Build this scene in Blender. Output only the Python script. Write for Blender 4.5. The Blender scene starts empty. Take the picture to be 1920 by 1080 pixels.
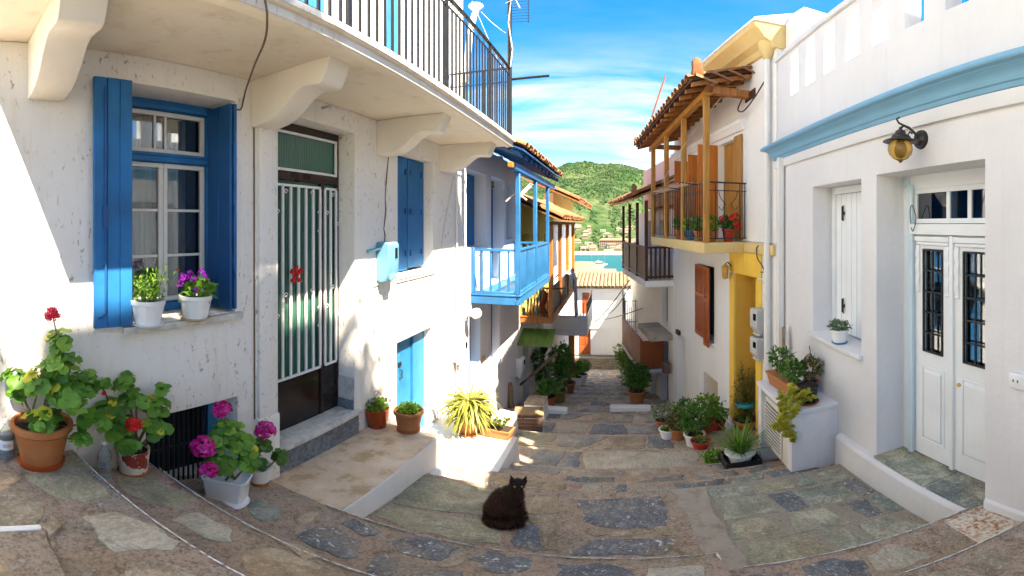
import bpy, bmesh, math, random
from mathutils import Vector, Matrix
sin, cos, tan, pi = math.sin, math.cos, math.tan, math.pi
SC = bpy.context.scene
COL = SC.collection
rnd = random.Random(7)

# ------------------------------------------------------------------ camera (a stitched panorama: equirectangular lens)
FPX, CX, CY, W_, H_ = 800.0, 1160.0, 420.0, 1920.0, 1080.0     # photo pixels per radian, street direction, horizon row
cam_d = bpy.data.cameras.new('camera')
cam = bpy.data.objects.new('camera', cam_d); COL.objects.link(cam)
cam_d.type = 'PANO'; cam_d.panorama_type = 'EQUIRECTANGULAR'
yaw = (W_ / 2 - CX) / FPX                                       # picture centre, radians right of the street axis
cam_d.longitude_min, cam_d.longitude_max = -W_ / 2 / FPX, W_ / 2 / FPX
cam_d.latitude_min, cam_d.latitude_max = -(H_ - CY) / FPX, CY / FPX
cam_d.clip_start, cam_d.clip_end = 0.05, 20000
cam.location = (0, 0, 0); cam.rotation_euler = (pi / 2, 0, -yaw)
SC.camera = cam

# ------------------------------------------------------------------ light
SUN = Vector((0.65, -0.40, 1.0)).normalized()                   # towards the sun
sun_el = math.asin(SUN.z); sun_az = math.atan2(SUN.x, SUN.y)
wd = bpy.data.worlds.new('World'); SC.world = wd; wd.use_nodes = True
nt = wd.node_tree; nt.nodes.clear()
N = nt.nodes.new; Lk = nt.links.new
out = N('ShaderNodeOutputWorld'); mix = N('ShaderNodeMixShader')
bg = N('ShaderNodeBackground'); bgc = N('ShaderNodeBackground')
sky = N('ShaderNodeTexSky'); sky.sky_type = 'NISHITA'; sky.sun_disc = False
sky.sun_elevation = sun_el; sky.sun_rotation = sun_az
sky.air_density = 1.0; sky.dust_density = 0.0; sky.ozone_density = 3.0; sky.altitude = 1200
hs = N('ShaderNodeHueSaturation'); hs.inputs['Saturation'].default_value = 1.45; hs.inputs['Value'].default_value = 1.0
Lk(sky.outputs[0], hs.inputs['Color']); Lk(hs.outputs[0], bg.inputs[0]); bg.inputs[1].default_value = 0.085
bgc.inputs[0].default_value = (1, 1, 1, 1); bgc.inputs[1].default_value = 0.27
tc = N('ShaderNodeTexCoord'); sep = N('ShaderNodeSeparateXYZ'); Lk(tc.outputs['Generated'], sep.inputs[0])
def wmath(op, a, b=None):
    m = N('ShaderNodeMath'); m.operation = op
    for i, v in enumerate((a, b)):
        if v is None: continue
        if isinstance(v, (int, float)): m.inputs[i].default_value = v
        else: Lk(v, m.inputs[i])
    return m.outputs[0]
zz = wmath('ADD', wmath('MAXIMUM', sep.outputs[2], 0.0), 0.16)
comb = N('ShaderNodeCombineXYZ')
Lk(wmath('DIVIDE', sep.outputs[0], zz), comb.inputs[0]); Lk(wmath('DIVIDE', sep.outputs[1], zz), comb.inputs[1])
mp = N('ShaderNodeMapping'); Lk(comb.outputs[0], mp.inputs[0])
mp.inputs['Rotation'].default_value = (0, 0, 0.25); mp.inputs['Scale'].default_value = (0.55, 1.5, 1); mp.inputs['Location'].default_value = (1.2, 2.7, 0)
nz = N('ShaderNodeTexNoise'); Lk(mp.outputs[0], nz.inputs['Vector'])
nz.inputs['Scale'].default_value = 1.15; nz.inputs['Detail'].default_value = 9; nz.inputs['Roughness'].default_value = 0.58; nz.inputs['Distortion'].default_value = 0.35
cr = N('ShaderNodeValToRGB'); Lk(nz.outputs[0], cr.inputs[0])
cr.color_ramp.elements[0].position = 0.445; cr.color_ramp.elements[0].color = (0, 0, 0, 1)
cr.color_ramp.elements[1].position = 0.655; cr.color_ramp.elements[1].color = (1, 1, 1, 1)
# a cloud belt low in the sky, clear air above it, a bank on the hills; unseen overhead cloud added for neutral fill
belt = N('ShaderNodeValToRGB'); Lk(sep.outputs[2], belt.inputs[0])
e = belt.color_ramp.elements
e[0].position = 0.0; e[0].color = (1, 1, 1, 1)
e[1].position = 0.72; e[1].color = (0.85, 0.85, 0.85, 1)
for p_, v_ in ((0.155, 1.0), (0.185, 0.35), (0.215, 0.9), (0.31, 1.0), (0.38, 0.25), (0.44, 0.06), (0.54, 0.10)):
    q = e.new(p_); q.color = (v_, v_, v_, 1)
low = N('ShaderNodeValToRGB'); Lk(sep.outputs[2], low.inputs[0])
low.color_ramp.elements[0].position = 0.13; low.color_ramp.elements[0].color = (0.16, 0.16, 0.16, 1)
low.color_ramp.elements[1].position = 0.185; low.color_ramp.elements[1].color = (0, 0, 0, 1)
cmask = wmath('MULTIPLY', wmath('MULTIPLY', wmath('MINIMUM', wmath('ADD', cr.outputs[0], low.outputs[0]), 1.0), belt.outputs[0]), 0.92)
Lk(cmask, mix.inputs[0]); Lk(bg.outputs[0], mix.inputs[1]); Lk(bgc.outputs[0], mix.inputs[2]); Lk(mix.outputs[0], out.inputs[0])

sd = bpy.data.lights.new('sun', 'SUN'); sd.energy = 4.0; sd.angle = math.radians(0.53); sd.color = (1.0, 0.955, 0.88)
so = bpy.data.objects.new('sun', sd); COL.objects.link(so); so.rotation_euler = SUN.to_track_quat('Z', 'Y').to_euler(); so.location = SUN * 60
vs = SC.view_settings; vs.view_transform = 'Standard'; vs.look = 'None'; vs.exposure = 2.55; vs.gamma = 1.0; vs.use_curve_mapping = False
vs.use_white_balance = True; vs.white_balance_temperature = 8200; vs.white_balance_tint = 10    # camera balanced for open shade
SC.cycles.use_denoising = True; SC.cycles.max_bounces = 8; SC.cycles.diffuse_bounces = 6; SC.cycles.glossy_bounces = 3
SC.cycles.transmission_bounces = 4; SC.cycles.transparent_max_bounces = 12; SC.cycles.caustics_reflective = False; SC.cycles.caustics_refractive = False
SC.cycles.use_adaptive_sampling = True; SC.cycles.adaptive_threshold = 0.03

# ------------------------------------------------------------------ helpers: rays through photo pixels, meshes, objects
def ray(x, y):
    th = (x - CX) / FPX; ph = (CY - y) / FPX
    return Vector((sin(th), cos(th), tan(ph)))
def PX(x, y, X): r = ray(x, y); return r * (X / r.x)
def PY(x, y, Y): r = ray(x, y); return r * (Y / r.y)
def PZ(x, y, Z): r = ray(x, y); return r * (Z / r.z)

class MB:
    def __init__(s, sgn=1): s.v = []; s.f = []; s.s = sgn
    def add(s, vs, fs):
        b = len(s.v); s.v += [Vector(p) for p in vs]; s.f += [tuple(b + i for i in f) for f in fs]; return s
    def box(s, u0, u1, d0, d1, z0, z1):
        a, b = sorted((u0, u1)); c, d = sorted((s.s * d0, s.s * d1)); e_, g = sorted((z0, z1))
        vs_ = [(x, y, z) for z in (e_, g) for y in (c, d) for x in (a, b)]
        return s.add(vs_, [(0, 2, 3, 1), (4, 5, 7, 6), (0, 1, 5, 4), (2, 6, 7, 3), (0, 4, 6, 2), (1, 3, 7, 5)])
    def hexa(s, p):                                              # 8 corners: bottom ring 0-3, top ring 4-7
        p = [(q[0], s.s * q[1], q[2]) for q in p]
        return s.add(p, [(3, 2, 1, 0), (4, 5, 6, 7), (0, 1, 5, 4), (1, 2, 6, 5), (2, 3, 7, 6), (3, 0, 4, 7)])
    def tube(s, pts, r, n=6, cap=True):
        pts = [Vector((p[0], s.s * p[1], p[2])) for p in pts]; rs = r if isinstance(r, (list, tuple)) else [r] * len(pts)
        b = len(s.v); ref = None
        for i, p in enumerate(pts):
            t = (pts[min(i + 1, len(pts) - 1)] - pts[max(i - 1, 0)])
            t = t.normalized() if t.length > 1e-9 else Vector((0, 0, 1))
            if ref is None: ref = t.orthogonal().normalized()
            ref = (ref - t * ref.dot(t)); ref = ref.normalized() if ref.length > 1e-6 else t.orthogonal().normalized()
            bi = t.cross(ref)
            for k in range(n):
                a = 2 * pi * k / n; s.v.append(p + (ref * cos(a) + bi * sin(a)) * rs[i])
        for i in range(len(pts) - 1):
            for k in range(n):
                k2 = (k + 1) % n; s.f.append((b + i * n + k, b + i * n + k2, b + (i + 1) * n + k2, b + (i + 1) * n + k))
        if cap:
            s.f.append(tuple(b + k for k in reversed(range(n)))); m = b + (len(pts) - 1) * n; s.f.append(tuple(m + k for k in range(n)))
        return s
    def bar(s, p, q, w, h=None):                                 # square-section bar
        return s.tube([p, q], (h or w) * 0.7071, 4)
    def lathe(s, prof, c=(0, 0, 0), n=20, sy=1.0):
        b = len(s.v); c = Vector(c)
        for r, z in prof:
            for k in range(n):
                a = 2 * pi * k / n; s.v.append(c + Vector((r * cos(a), r * sin(a) * sy, z)))
        for i in range(len(prof) - 1):
            for k in range(n):
                k2 = (k + 1) % n; s.f.append((b + i * n + k, b + i * n + k2, b + (i + 1) * n + k2, b + (i + 1) * n + k))
        if prof[0][0] > 1e-5: s.f.append(tuple(b + k for k in reversed(range(n))))
        if prof[-1][0] > 1e-5:
            m = b + (len(prof) - 1) * n; s.f.append(tuple(m + k for k in range(n)))
        return s
    def prism(s, poly, a, b, plane='dz'):                        # outline in (d,z) swept along u, or (u,z) along d, or (u,d) along z
        n = len(poly)
        def pt(p, t):
            if plane == 'dz': return (t, s.s * p[0], p[1])
            if plane == 'uz': return (p[0], s.s * t, p[1])
            return (p[0], s.s * p[1], t)
        vs_ = [pt(p, a) for p in poly] + [pt(p, b) for p in poly]
        return s.add(vs_, [tuple(range(n)), tuple(range(2 * n - 1, n - 1, -1))] + [(i, (i + 1) % n, n + (i + 1) % n, n + i) for i in range(n)])
    def ball(s, c, r, n=10, m=7):
        rx, ry, rz = r if isinstance(r, (tuple, list)) else (r, r, r)
        b = len(s.v); c = Vector((c[0], s.s * c[1], c[2]))
        for i in range(1, m):
            t = pi * i / m
            for k in range(n): a = 2 * pi * k / n; s.v.append(c + Vector((rx * sin(t) * cos(a), ry * sin(t) * sin(a), rz * cos(t))))
        s.v += [c + Vector((0, 0, rz)), c - Vector((0, 0, rz))]; T = len(s.v) - 2
        for i in range(m - 2):
            for k in range(n):
                k2 = (k + 1) % n; s.f.append((b + i * n + k, b + (i + 1) * n + k, b + (i + 1) * n + k2, b + i * n + k2))
        for k in range(n):
            k2 = (k + 1) % n; s.f.append((T, b + k, b + k2)); s.f.append((T + 1, b + (m - 2) * n + k2, b + (m - 2) * n + k))
        return s
    def wall(s, u0, u1, z0, z1, th, holes=(), d0=0.0, sub=0.6):
        """a wall slab d0..d0+th with rectangular openings (ua,ub,za,zb); one closed skin with reveals"""
        def cuts(lo, hi, vals):
            c = sorted({round(v, 5) for v in [lo, hi] + [x for x in vals if lo < x < hi]}); o = []
            for a, b in zip(c, c[1:]):
                k = max(1, int(math.ceil((b - a) / sub))); o += [a + (b - a) * i / k for i in range(k)]
            return o + [c[-1]]
        us = cuts(u0, u1, [h[0] for h in holes] + [h[1] for h in holes]); zs = cuts(z0, z1, [h[2] for h in holes] + [h[3] for h in holes])
        nu, nz_ = len(us) - 1, len(zs) - 1
        sol = [[not any(h[0] < (us[i] + us[i + 1]) / 2 < h[1] and h[2] < (zs[j] + zs[j + 1]) / 2 < h[3] for h in holes) for j in range(nz_)] for i in range(nu)]
        idx = {}
        def V(i, j, k):
            key = (i, j, k)
            if key not in idx: idx[key] = len(s.v); s.v.append(Vector((us[i], s.s * (d0 + k * th), zs[j])))
            return idx[key]
        S = lambda i, j: 0 <= i < nu and 0 <= j < nz_ and sol[i][j]
        for i in range(nu):
            for j in range(nz_):
                if not sol[i][j]: continue
                s.f.append((V(i, j, 0), V(i + 1, j, 0), V(i + 1, j + 1, 0), V(i, j + 1, 0)))
                s.f.append((V(i, j, 1), V(i, j + 1, 1), V(i + 1, j + 1, 1), V(i + 1, j, 1)))
                if not S(i - 1, j): s.f.append((V(i, j, 0), V(i, j + 1, 0), V(i, j + 1, 1), V(i, j, 1)))
                if not S(i + 1, j): s.f.append((V(i + 1, j, 0), V(i + 1, j, 1), V(i + 1, j + 1, 1), V(i + 1, j + 1, 0)))
                if not S(i, j - 1): s.f.append((V(i, j, 0), V(i, j, 1), V(i + 1, j, 1), V(i + 1, j, 0)))
                if not S(i, j + 1): s.f.append((V(i, j + 1, 0), V(i + 1, j + 1, 0), V(i + 1, j + 1, 1), V(i, j + 1, 1)))
        return s
    def mesh(s, name, smooth=False, recalc=True, bev=0.0, seg=2, off=(0, 0, 0), sharp=40):
        me = bpy.data.meshes.new(name); o_ = Vector(off)
        me.from_pydata([tuple(p - o_) for p in s.v], [], s.f)
        if recalc or bev:
            bm = bmesh.new(); bm.from_mesh(me)
            if recalc: bmesh.ops.recalc_face_normals(bm, faces=bm.faces)
            if bev:
                es = [e_ for e_ in bm.edges if len(e_.link_faces) == 2 and e_.calc_face_angle(0) > 0.5]
                try: bmesh.ops.bevel(bm, geom=es, offset=bev, segments=seg, profile=0.6, affect='EDGES', clamp_overlap=True)
                except Exception: pass
            bm.to_mesh(me); bm.free()
        if smooth or bev:
            for p in me.polygons: p.use_smooth = True
            try: me.set_sharp_from_angle(angle=math.radians(sharp))
            except Exception: pass
        return me

def link(name, data, mat, parent=None, loc=None, rot=None, scale=None):
    o = bpy.data.objects.new(name, data); COL.objects.link(o)
    if data is not None and mat is not None and len(data.materials) == 0: data.materials.append(mat)
    if parent is not None: o.parent = parent
    if loc is not None: o.location = loc
    if rot is not None: o.rotation_euler = rot
    if scale is not None: o.scale = scale
    return o
def part(name, mb, mat, parent=None, **k):
    lab = k.pop('label', None); kind = k.pop('kind', None); m = k.pop('m', None)
    me = mb.mesh(name, **k); o = link(name, me, mat, parent)
    if parent is not None and 'zb' in parent.keys() and parent.type == 'EMPTY' and parent.parent is None:
        for v in me.vertices: v.co.z -= parent['zb']
    elif parent is not None and 'zb' in parent.keys():
        for v in me.vertices: v.co.z -= parent['zb']
    if parent is not None and 'zb' in parent.keys(): o['zb'] = parent['zb']
    if lab: o['label'] = lab
    if kind: o['kind'] = kind
    return o
def tag(o, label, cat=None, group=None, kind=None):
    o['label'] = label
    if cat: o['category'] = cat
    if group: o['group'] = group
    if kind: o['kind'] = kind
    return o
def thing(name, label, cat, loc=(0, 0, 0), rotz=0.0, group=None, kind=None):
    o = bpy.data.objects.new(name, None); COL.objects.link(o); o.location = loc; o.rotation_euler = (0, 0, rotz); o.empty_display_size = 0.1
    return tag(o, label, cat, group, kind)
class Frame:
    """facade frame: u runs along the wall away from the camera, d into the house, z up"""
    def __init__(s, name, label, cat, origin, udir, inward, zb):
        U = Vector((udir[0], udir[1], 0)).normalized(); s.o = Vector((origin[0], origin[1], 0)); s.U = U
        Wv = Vector((-U.y, U.x, 0)); s.s = 1 if Wv.dot(Vector((inward[0], inward[1], 0))) > 0 else -1
        s.I = Wv * s.s
        s.root = thing(name, label, cat, (origin[0], origin[1], zb), math.atan2(U.y, U.x)); s.root['zb'] = zb
    def mb(s): return MB(s.s)
    def uz(s, x, y, d=0.0):
        r = ray(x, y); P0 = s.o + s.I * d
        t = P0.dot(s.I) / r.dot(s.I); p = r * t
        return (p - s.o).dot(s.U), p.z
    def u(s, x, d=0.0): return s.uz(x, CY, d)[0]
    def z(s, x, y, d=0.0): return s.uz(x, y, d)[1]
    def w(s, u, d, z): return s.o + s.U * u + s.I * d + Vector((0, 0, z))
def copy_part(o, parent, loc, rot=None, scale=None):
    c = o.copy(); COL.objects.link(c); c.parent = parent; c.location = loc
    if rot is not None: c.rotation_euler = rot
    if scale is not None: c.scale = scale
    return c
# ------------------------------------------------------------------ materials
MATS = {}
class NT:
    def __init__(s, name):
        s.m = bpy.data.materials.new(name); s.m.use_nodes = True; s.t = s.m.node_tree; s.t.nodes.clear()
        s.o = s.t.nodes.new('ShaderNodeOutputMaterial'); s.p = s.t.nodes.new('ShaderNodeBsdfPrincipled'); s.t.links.new(s.p.outputs[0], s.o.inputs[0])
        s.tc = s.t.nodes.new('ShaderNodeTexCoord'); s.geo = None
    def n(s, typ, **k):
        x = s.t.nodes.new(typ)
        for a, b in k.items(): setattr(x, a, b)
        return x
    def l(s, a, b): s.t.links.new(a, b)
    def set(s, sock, v):
        if isinstance(v, bpy.types.NodeSocket): s.l(v, sock)
        else: sock.default_value = v
    def coord(s, scale=(1, 1, 1), kind='Object', rot=(0, 0, 0)):
        m = s.n('ShaderNodeMapping'); s.l(s.tc.outputs[kind], m.inputs[0]); m.inputs['Scale'].default_value = scale; m.inputs['Rotation'].default_value = rot
        return m.outputs[0]
    def wcoord(s, scale=(1, 1, 1), rot=(0, 0, 0)):
        if s.geo is None: s.geo = s.n('ShaderNodeNewGeometry')
        m = s.n('ShaderNodeMapping'); s.l(s.geo.outputs['Position'], m.inputs[0]); m.inputs['Scale'].default_value = scale; m.inputs['Rotation'].default_value = rot
        return m.outputs[0]
    def noise(s, vec, scale, detail=5, rough=0.55, dist=0.0):
        x = s.n('ShaderNodeTexNoise'); s.l(vec, x.inputs['Vector']); x.inputs['Scale'].default_value = scale; x.inputs['Detail'].default_value = detail
        x.inputs['Roughness'].default_value = rough; x.inputs['Distortion'].default_value = dist; return x.outputs[0]
    def voro(s, vec, scale, feature='F1', out='Distance'):
        x = s.n('ShaderNodeTexVoronoi', feature=feature); s.l(vec, x.inputs['Vector']); x.inputs['Scale'].default_value = scale; return x.outputs[out]
    def ramp(s, fac, stops, interp='LINEAR'):
        x = s.n('ShaderNodeValToRGB'); s.l(fac, x.inputs[0]); x.color_ramp.interpolation = interp; e = x.color_ramp.elements
        while len(e) < len(stops): e.new(0.5)
        for el, (p, c) in zip(e, stops):
            el.position = p; el.color = (c, c, c, 1) if isinstance(c, (int, float)) else (*c, 1)
        return x.outputs[0]
    def mixc(s, fac, a, b, mode='MIX'):
        x = s.n('ShaderNodeMix', data_type='RGBA', blend_type=mode)
        s.set(x.inputs[0], fac); 
        for i, v in ((6, a), (7, b)):
            if isinstance(v, (tuple, list)): x.inputs[i].default_value = (*v, 1)
            else: s.l(v, x.inputs[i])
        return x.outputs[2]
    def math(s, op, a, b=0.0):
        x = s.n('ShaderNodeMath', operation=op); s.set(x.inputs[0], a); s.set(x.inputs[1], b); return x.outputs[0]
    def bump(s, h, strength=0.3, dist=0.01, nrm=None):
        x = s.n('ShaderNodeBump'); s.l(h, x.inputs['Height']); x.inputs['Strength'].default_value = strength; x.inputs['Distance'].default_value = dist
        if nrm is not None: s.l(nrm, x.inputs['Normal'])
        return x.outputs[0]
    def fin(s, col, rough=0.6, nrm=None, metal=0.0, spec=0.4):
        p = s.p
        if isinstance(col, (tuple, list)): p.inputs['Base Color'].default_value = (*col, 1)
        else: s.l(col, p.inputs['Base Color'])
        s.set(p.inputs['Roughness'], rough); p.inputs['Metallic'].default_value = metal; p.inputs['Specular IOR Level'].default_value = spec
        if nrm is not None: s.l(nrm, p.inputs['Normal'])
        MATS[s.m.name] = s.m; return s.m

def plaster(name, base, dirt, chips=0.0, chipcol=(0.20, 0.155, 0.11), stain=(0.55, 0.47, 0.33), stainamt=0.25):
    t = NT(name); c = t.wcoord()
    n1 = t.noise(c, 1.1, 6, 0.6); n2 = t.noise(c, 14, 5, 0.6); n3 = t.noise(t.wcoord((3, 3, 0.55)), 2.2, 6, 0.65)
    col = t.mixc(t.ramp(n1, [(0.35, 0.0), (0.75, 1.0)]), base, dirt)
    col = t.mixc(t.math('MULTIPLY', t.ramp(n3, [(0.55, 0.0), (0.8, 1.0)]), stainamt), col, stain)
    h = t.math('ADD', t.math('MULTIPLY', n2, 0.5), t.math('MULTIPLY', t.noise(c, 3.0, 3), 1.0))
    drip = t.noise(t.wcoord((9, 9, 0.35)), 1.0, 5, 0.7); col = t.mixc(t.math('MULTIPLY', t.ramp(drip, [(0.56, 0.0), (0.72, 1.0)]), 0.22), col, stain)
    if chips > 0:
        a = t.noise(t.wcoord((34, 34, 14), (0.35, 0.3, 0)), 1.0, 4, 0.66, 0.8); b = t.noise(c, 1.35, 4, 0.6)
        k = t.math('MULTIPLY', t.ramp(a, [(0.61, 0.0), (0.65, 0.9)]), t.ramp(b, [(0.42, 0.0), (0.56, 1.0)]))
        sp = t.noise(t.wcoord((60, 60, 34)), 1.0, 3, 0.5)
        k2 = t.math('MULTIPLY', t.ramp(sp, [(0.675, 0.0), (0.71, 0.6)]), t.ramp(n1, [(0.4, 0.2), (0.6, 1.0)]))
        k = t.math('MAXIMUM', k, k2)
        col = t.mixc(k, col, t.mixc(n2, chipcol, (0.52, 0.44, 0.34)))
        h = t.math('SUBTRACT', h, t.math('MULTIPLY', k, 0.5))
    return t.fin(col, 0.85, t.bump(h, 0.35, 0.02), spec=0.2)
plaster('plaster_white', (0.79, 0.78, 0.76), (0.73, 0.72, 0.70), 0.0, stainamt=0.14)
plaster('plaster_clean', (0.715, 0.715, 0.725), (0.64, 0.64, 0.655), 0.0, stain=(0.5, 0.48, 0.45), stainamt=0.16)
plaster('plaster_worn', (0.82, 0.795, 0.76), (0.76, 0.73, 0.69), 1.0, stainamt=0.35)
plaster('plaster_soffit', (0.84, 0.77, 0.67), (0.78, 0.68, 0.54), 0.0, stain=(0.52, 0.38, 0.22), stainamt=0.5)
plaster('plaster_edge', (0.78, 0.76, 0.73), (0.62, 0.57, 0.50), 1.0, (0.25, 0.16, 0.09), (0.42, 0.25, 0.09), 0.5)
plaster('plaster_yellow', (0.86, 0.56, 0.10), (0.80, 0.48, 0.08), 0.0, (0.3, 0.2, 0.1), (0.42, 0.27, 0.08), 0.25)
plaster('plaster_cream', (0.72, 0.54, 0.26), (0.66, 0.46, 0.19), 0.0, (0.3, 0.2, 0.1), (0.45, 0.3, 0.1), 0.3)
plaster('plaster_bracket', (0.80, 0.76, 0.70), (0.74, 0.69, 0.62), 0.0, stainamt=0.2)
plaster('plaster_olive', (0.42, 0.43, 0.12), (0.34, 0.34, 0.10), 0.0)
plaster('plaster_pink', (0.72, 0.50, 0.42), (0.66, 0.45, 0.38), 0.0)
plaster('plaster_lilac', (0.74, 0.74, 0.78), (0.68, 0.68, 0.72), 0.0, stainamt=0.15)

def paint(name, col, worn=(0.3, 0.25, 0.2), wear=0.25, rough=0.45, grain=(30, 30, 1.2), var=0.12, light=None):
    t = NT(name); c = t.wcoord(grain); n1 = t.noise(c, 1.0, 5, 0.6); n2 = t.noise(t.wcoord(), 2.6, 5, 0.6)
    d = tuple(x * (1 - var * 2.2) for x in col); li = light or tuple(min(1, x * (1 + var) + var * 0.03) for x in col)
    base = t.mixc(t.ramp(n2, [(0.3, 0.0), (0.7, 1.0)]), d, li); base = t.mixc(t.math('MULTIPLY', n1, 0.5), base, col)
    k = t.math('MULTIPLY', t.ramp(n1, [(0.66, 0.0), (0.72, 1.0)]), t.math('MULTIPLY', t.ramp(n2, [(0.5, 0.0), (0.65, 1.0)]), wear))
    base = t.mixc(k, base, worn)
    return t.fin(base, t.ramp(n2, [(0.3, rough - 0.08), (0.7, rough + 0.15)]), t.bump(n1, 0.25, 0.004), spec=0.4)
paint('blue_paint', (0.0003, 0.15, 0.40), (0.08, 0.28, 0.44), 0.9, 0.55, var=0.22)
paint('blue_dark', (0.003, 0.08, 0.25), (0.10, 0.2, 0.36), 0.3)
paint('blue_light', (0.008, 0.17, 0.38), (0.30, 0.25, 0.18), 0.9, light=(0.03, 0.24, 0.46))
paint('blue_balcony', (0.008, 0.13, 0.32), (0.16, 0.30, 0.38), 0.8, light=(0.02, 0.18, 0.40))
paint('cornice_blue', (0.17, 0.41, 0.60), (0.35, 0.5, 0.6), 0.4, grain=(6, 6, 6), var=0.06)
paint('white_wood', (0.78, 0.82, 0.85), (0.62, 0.62, 0.6), 0.5, var=0.04)
paint('sash_white', (0.74, 0.73, 0.70), (0.36, 0.29, 0.2), 1.0, var=0.05, grain=(40, 40, 8))
paint('metal_white', (0.80, 0.81, 0.82), (0.5, 0.4, 0.3), 0.3, 0.35, var=0.04)
paint('pastel_blue', (0.55, 0.72, 0.80), (0.8, 0.8, 0.8), 0.4, var=0.05)
paint('brown_metal', (0.022, 0.014, 0.012), (0.05, 0.03, 0.02), 0.2, 0.13, var=0.1)
paint('brown_frame', (0.030, 0.016, 0.013), (0.06, 0.04, 0.03), 0.3, 0.3, var=0.1)
paint('iron_black', (0.014, 0.015, 0.018), (0.12, 0.05, 0.02), 0.8, 0.45, grain=(20, 20, 20), var=0.1)
paint('iron_navy', (0.006, 0.007, 0.011), (0.06, 0.03, 0.015), 0.4, 0.5, grain=(20, 20, 20), var=0.1)
paint('lamp_bronze', (0.028, 0.020, 0.015), (0.16, 0.07, 0.03), 0.7, 0.4, grain=(20, 20, 20), var=0.1)
paint('red_wood', (0.38, 0.085, 0.022), (0.2, 0.05, 0.03), 0.4)
paint('green_paint', (0.13, 0.24, 0.04), (0.2, 0.25, 0.1), 0.3)
paint('sage_paint', (0.36, 0.44, 0.25), (0.5, 0.5, 0.4), 0.3)
paint('yellow_paint', (0.68, 0.38, 0.05), (0.5, 0.3, 0.1), 0.3, var=0.06)
paint('orange_wood', (0.60, 0.17, 0.03), (0.3, 0.12, 0.05), 0.5)
paint('rust_panel', (0.33, 0.085, 0.025), (0.2, 0.06, 0.03), 0.6)
paint('pipe_white', (0.76, 0.75, 0.73), (0.5, 0.45, 0.38), 0.5, 0.5, var=0.05)
paint('plastic_white', (0.78, 0.79, 0.80), (0.6, 0.57, 0.5), 0.2, 0.35, var=0.03)
paint('plastic_grey', (0.52, 0.52, 0.50), (0.4, 0.38, 0.34), 0.4, 0.45, var=0.06)
paint('plastic_black', (0.02, 0.021, 0.024), (0.05, 0.05, 0.05), 0.2, 0.4)
paint('plastic_red', (0.45, 0.03, 0.012), (0.4, 0.1, 0.05), 0.3, 0.4)
paint('plastic_teal', (0.03, 0.42, 0.44), (0.2, 0.5, 0.5), 0.2, 0.4)
paint('ac_cream', (0.70, 0.67, 0.58), (0.5, 0.45, 0.35), 0.4, 0.4, var=0.05)
paint('red_bow', (0.62, 0.012, 0.012), (0.5, 0.02, 0.02), 0.2, 0.6)
paint('meter_blue', (0.13, 0.34, 0.48), (0.5, 0.5, 0.48), 1.0, 0.4, grain=(9, 9, 5), var=0.15)
paint('gilt', (0.62, 0.42, 0.12), (0.4, 0.25, 0.08), 0.4, 0.3)
paint('cable_brown', (0.14, 0.09, 0.05), (0.2, 0.15, 0.1), 0.4)
paint('cable_dark', (0.05, 0.05, 0.055), (0.1, 0.1, 0.1), 0.3)
paint('cable_pale', (0.66, 0.62, 0.55), (0.4, 0.4, 0.4), 0.3)
paint('cloth_lilac', (0.36, 0.34, 0.40), (0.5, 0.5, 0.55), 0.2, 0.9, grain=(90, 90, 90))
paint('curtain', (0.72, 0.71, 0.66), (0.7, 0.7, 0.66), 0.1, 0.9)
paint('net_green', (0.05, 0.42, 0.16), (0.1, 0.4, 0.2), 0.2, 0.7)
paint('soil', (0.035, 0.022, 0.014), (0.08, 0.05, 0.03), 0.8, 0.95, grain=(60, 60, 60))
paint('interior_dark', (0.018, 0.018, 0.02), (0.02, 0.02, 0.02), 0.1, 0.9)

def wood(name, a, b, rough=0.6):
    t = NT(name); c = t.coord((22, 22, 1.6)); n1 = t.noise(c, 1.0, 6, 0.65, 0.8); n2 = t.noise(t.wcoord(), 3.0, 4)
    col = t.mixc(t.ramp(n1, [(0.3, 0.0), (0.7, 1.0)]), a, b); col = t.mixc(t.math('MULTIPLY', n2, 0.45), col, tuple(x * 0.5 for x in a))
    return t.fin(col, rough, t.bump(n1, 0.4, 0.004), spec=0.35)
wood('wood_brown', (0.246, 0.085, 0.026), (0.566, 0.226, 0.068))
wood('wood_amber', (0.324, 0.138, 0.028), (0.680, 0.324, 0.065))
wood('wood_orange', (0.530, 0.140, 0.023), (0.800, 0.296, 0.055))
wood('wood_dark', (0.045, 0.018, 0.010), (0.11, 0.042, 0.022))
wood('wood_weathered', (0.22, 0.13, 0.065), (0.42, 0.28, 0.15))
wood('wood_mauve', (0.12, 0.06, 0.045), (0.22, 0.12, 0.09))

def clay(name, a, b, pale, palefac=0.35, rough=0.75, sc=6.0):
    t = NT(name); c = t.wcoord(); n1 = t.noise(c, sc, 6, 0.6); n2 = t.noise(c, sc * 7, 4, 0.6)
    oi = t.n('ShaderNodeObjectInfo'); rr = oi.outputs['Random']
    col = t.mixc(n1, a, b); col = t.mixc(t.math('MULTIPLY', rr, 0.35), col, pale)
    col = t.mixc(t.math('MULTIPLY', t.ramp(n1, [(0.55, 0.0), (0.75, 1.0)]), palefac), col, pale)
    return t.fin(col, rough, t.bump(t.math('ADD', n2, n1), 0.3, 0.006), spec=0.3)
clay('terracotta', (0.36, 0.105, 0.028), (0.42, 0.145, 0.042), (0.46, 0.24, 0.12), 0.3)
clay('terracotta_dark', (0.34, 0.075, 0.025), (0.42, 0.11, 0.035), (0.42, 0.2, 0.1), 0.25)
clay('terracotta_glazed', (0.30, 0.035, 0.008), (0.36, 0.06, 0.014), (0.36, 0.09, 0.03), 0.2, 0.28)
clay('roof_clay', (0.22, 0.075, 0.028), (0.28, 0.115, 0.05), (0.36, 0.23, 0.14), 0.6, 0.85, 3.0)
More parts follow.
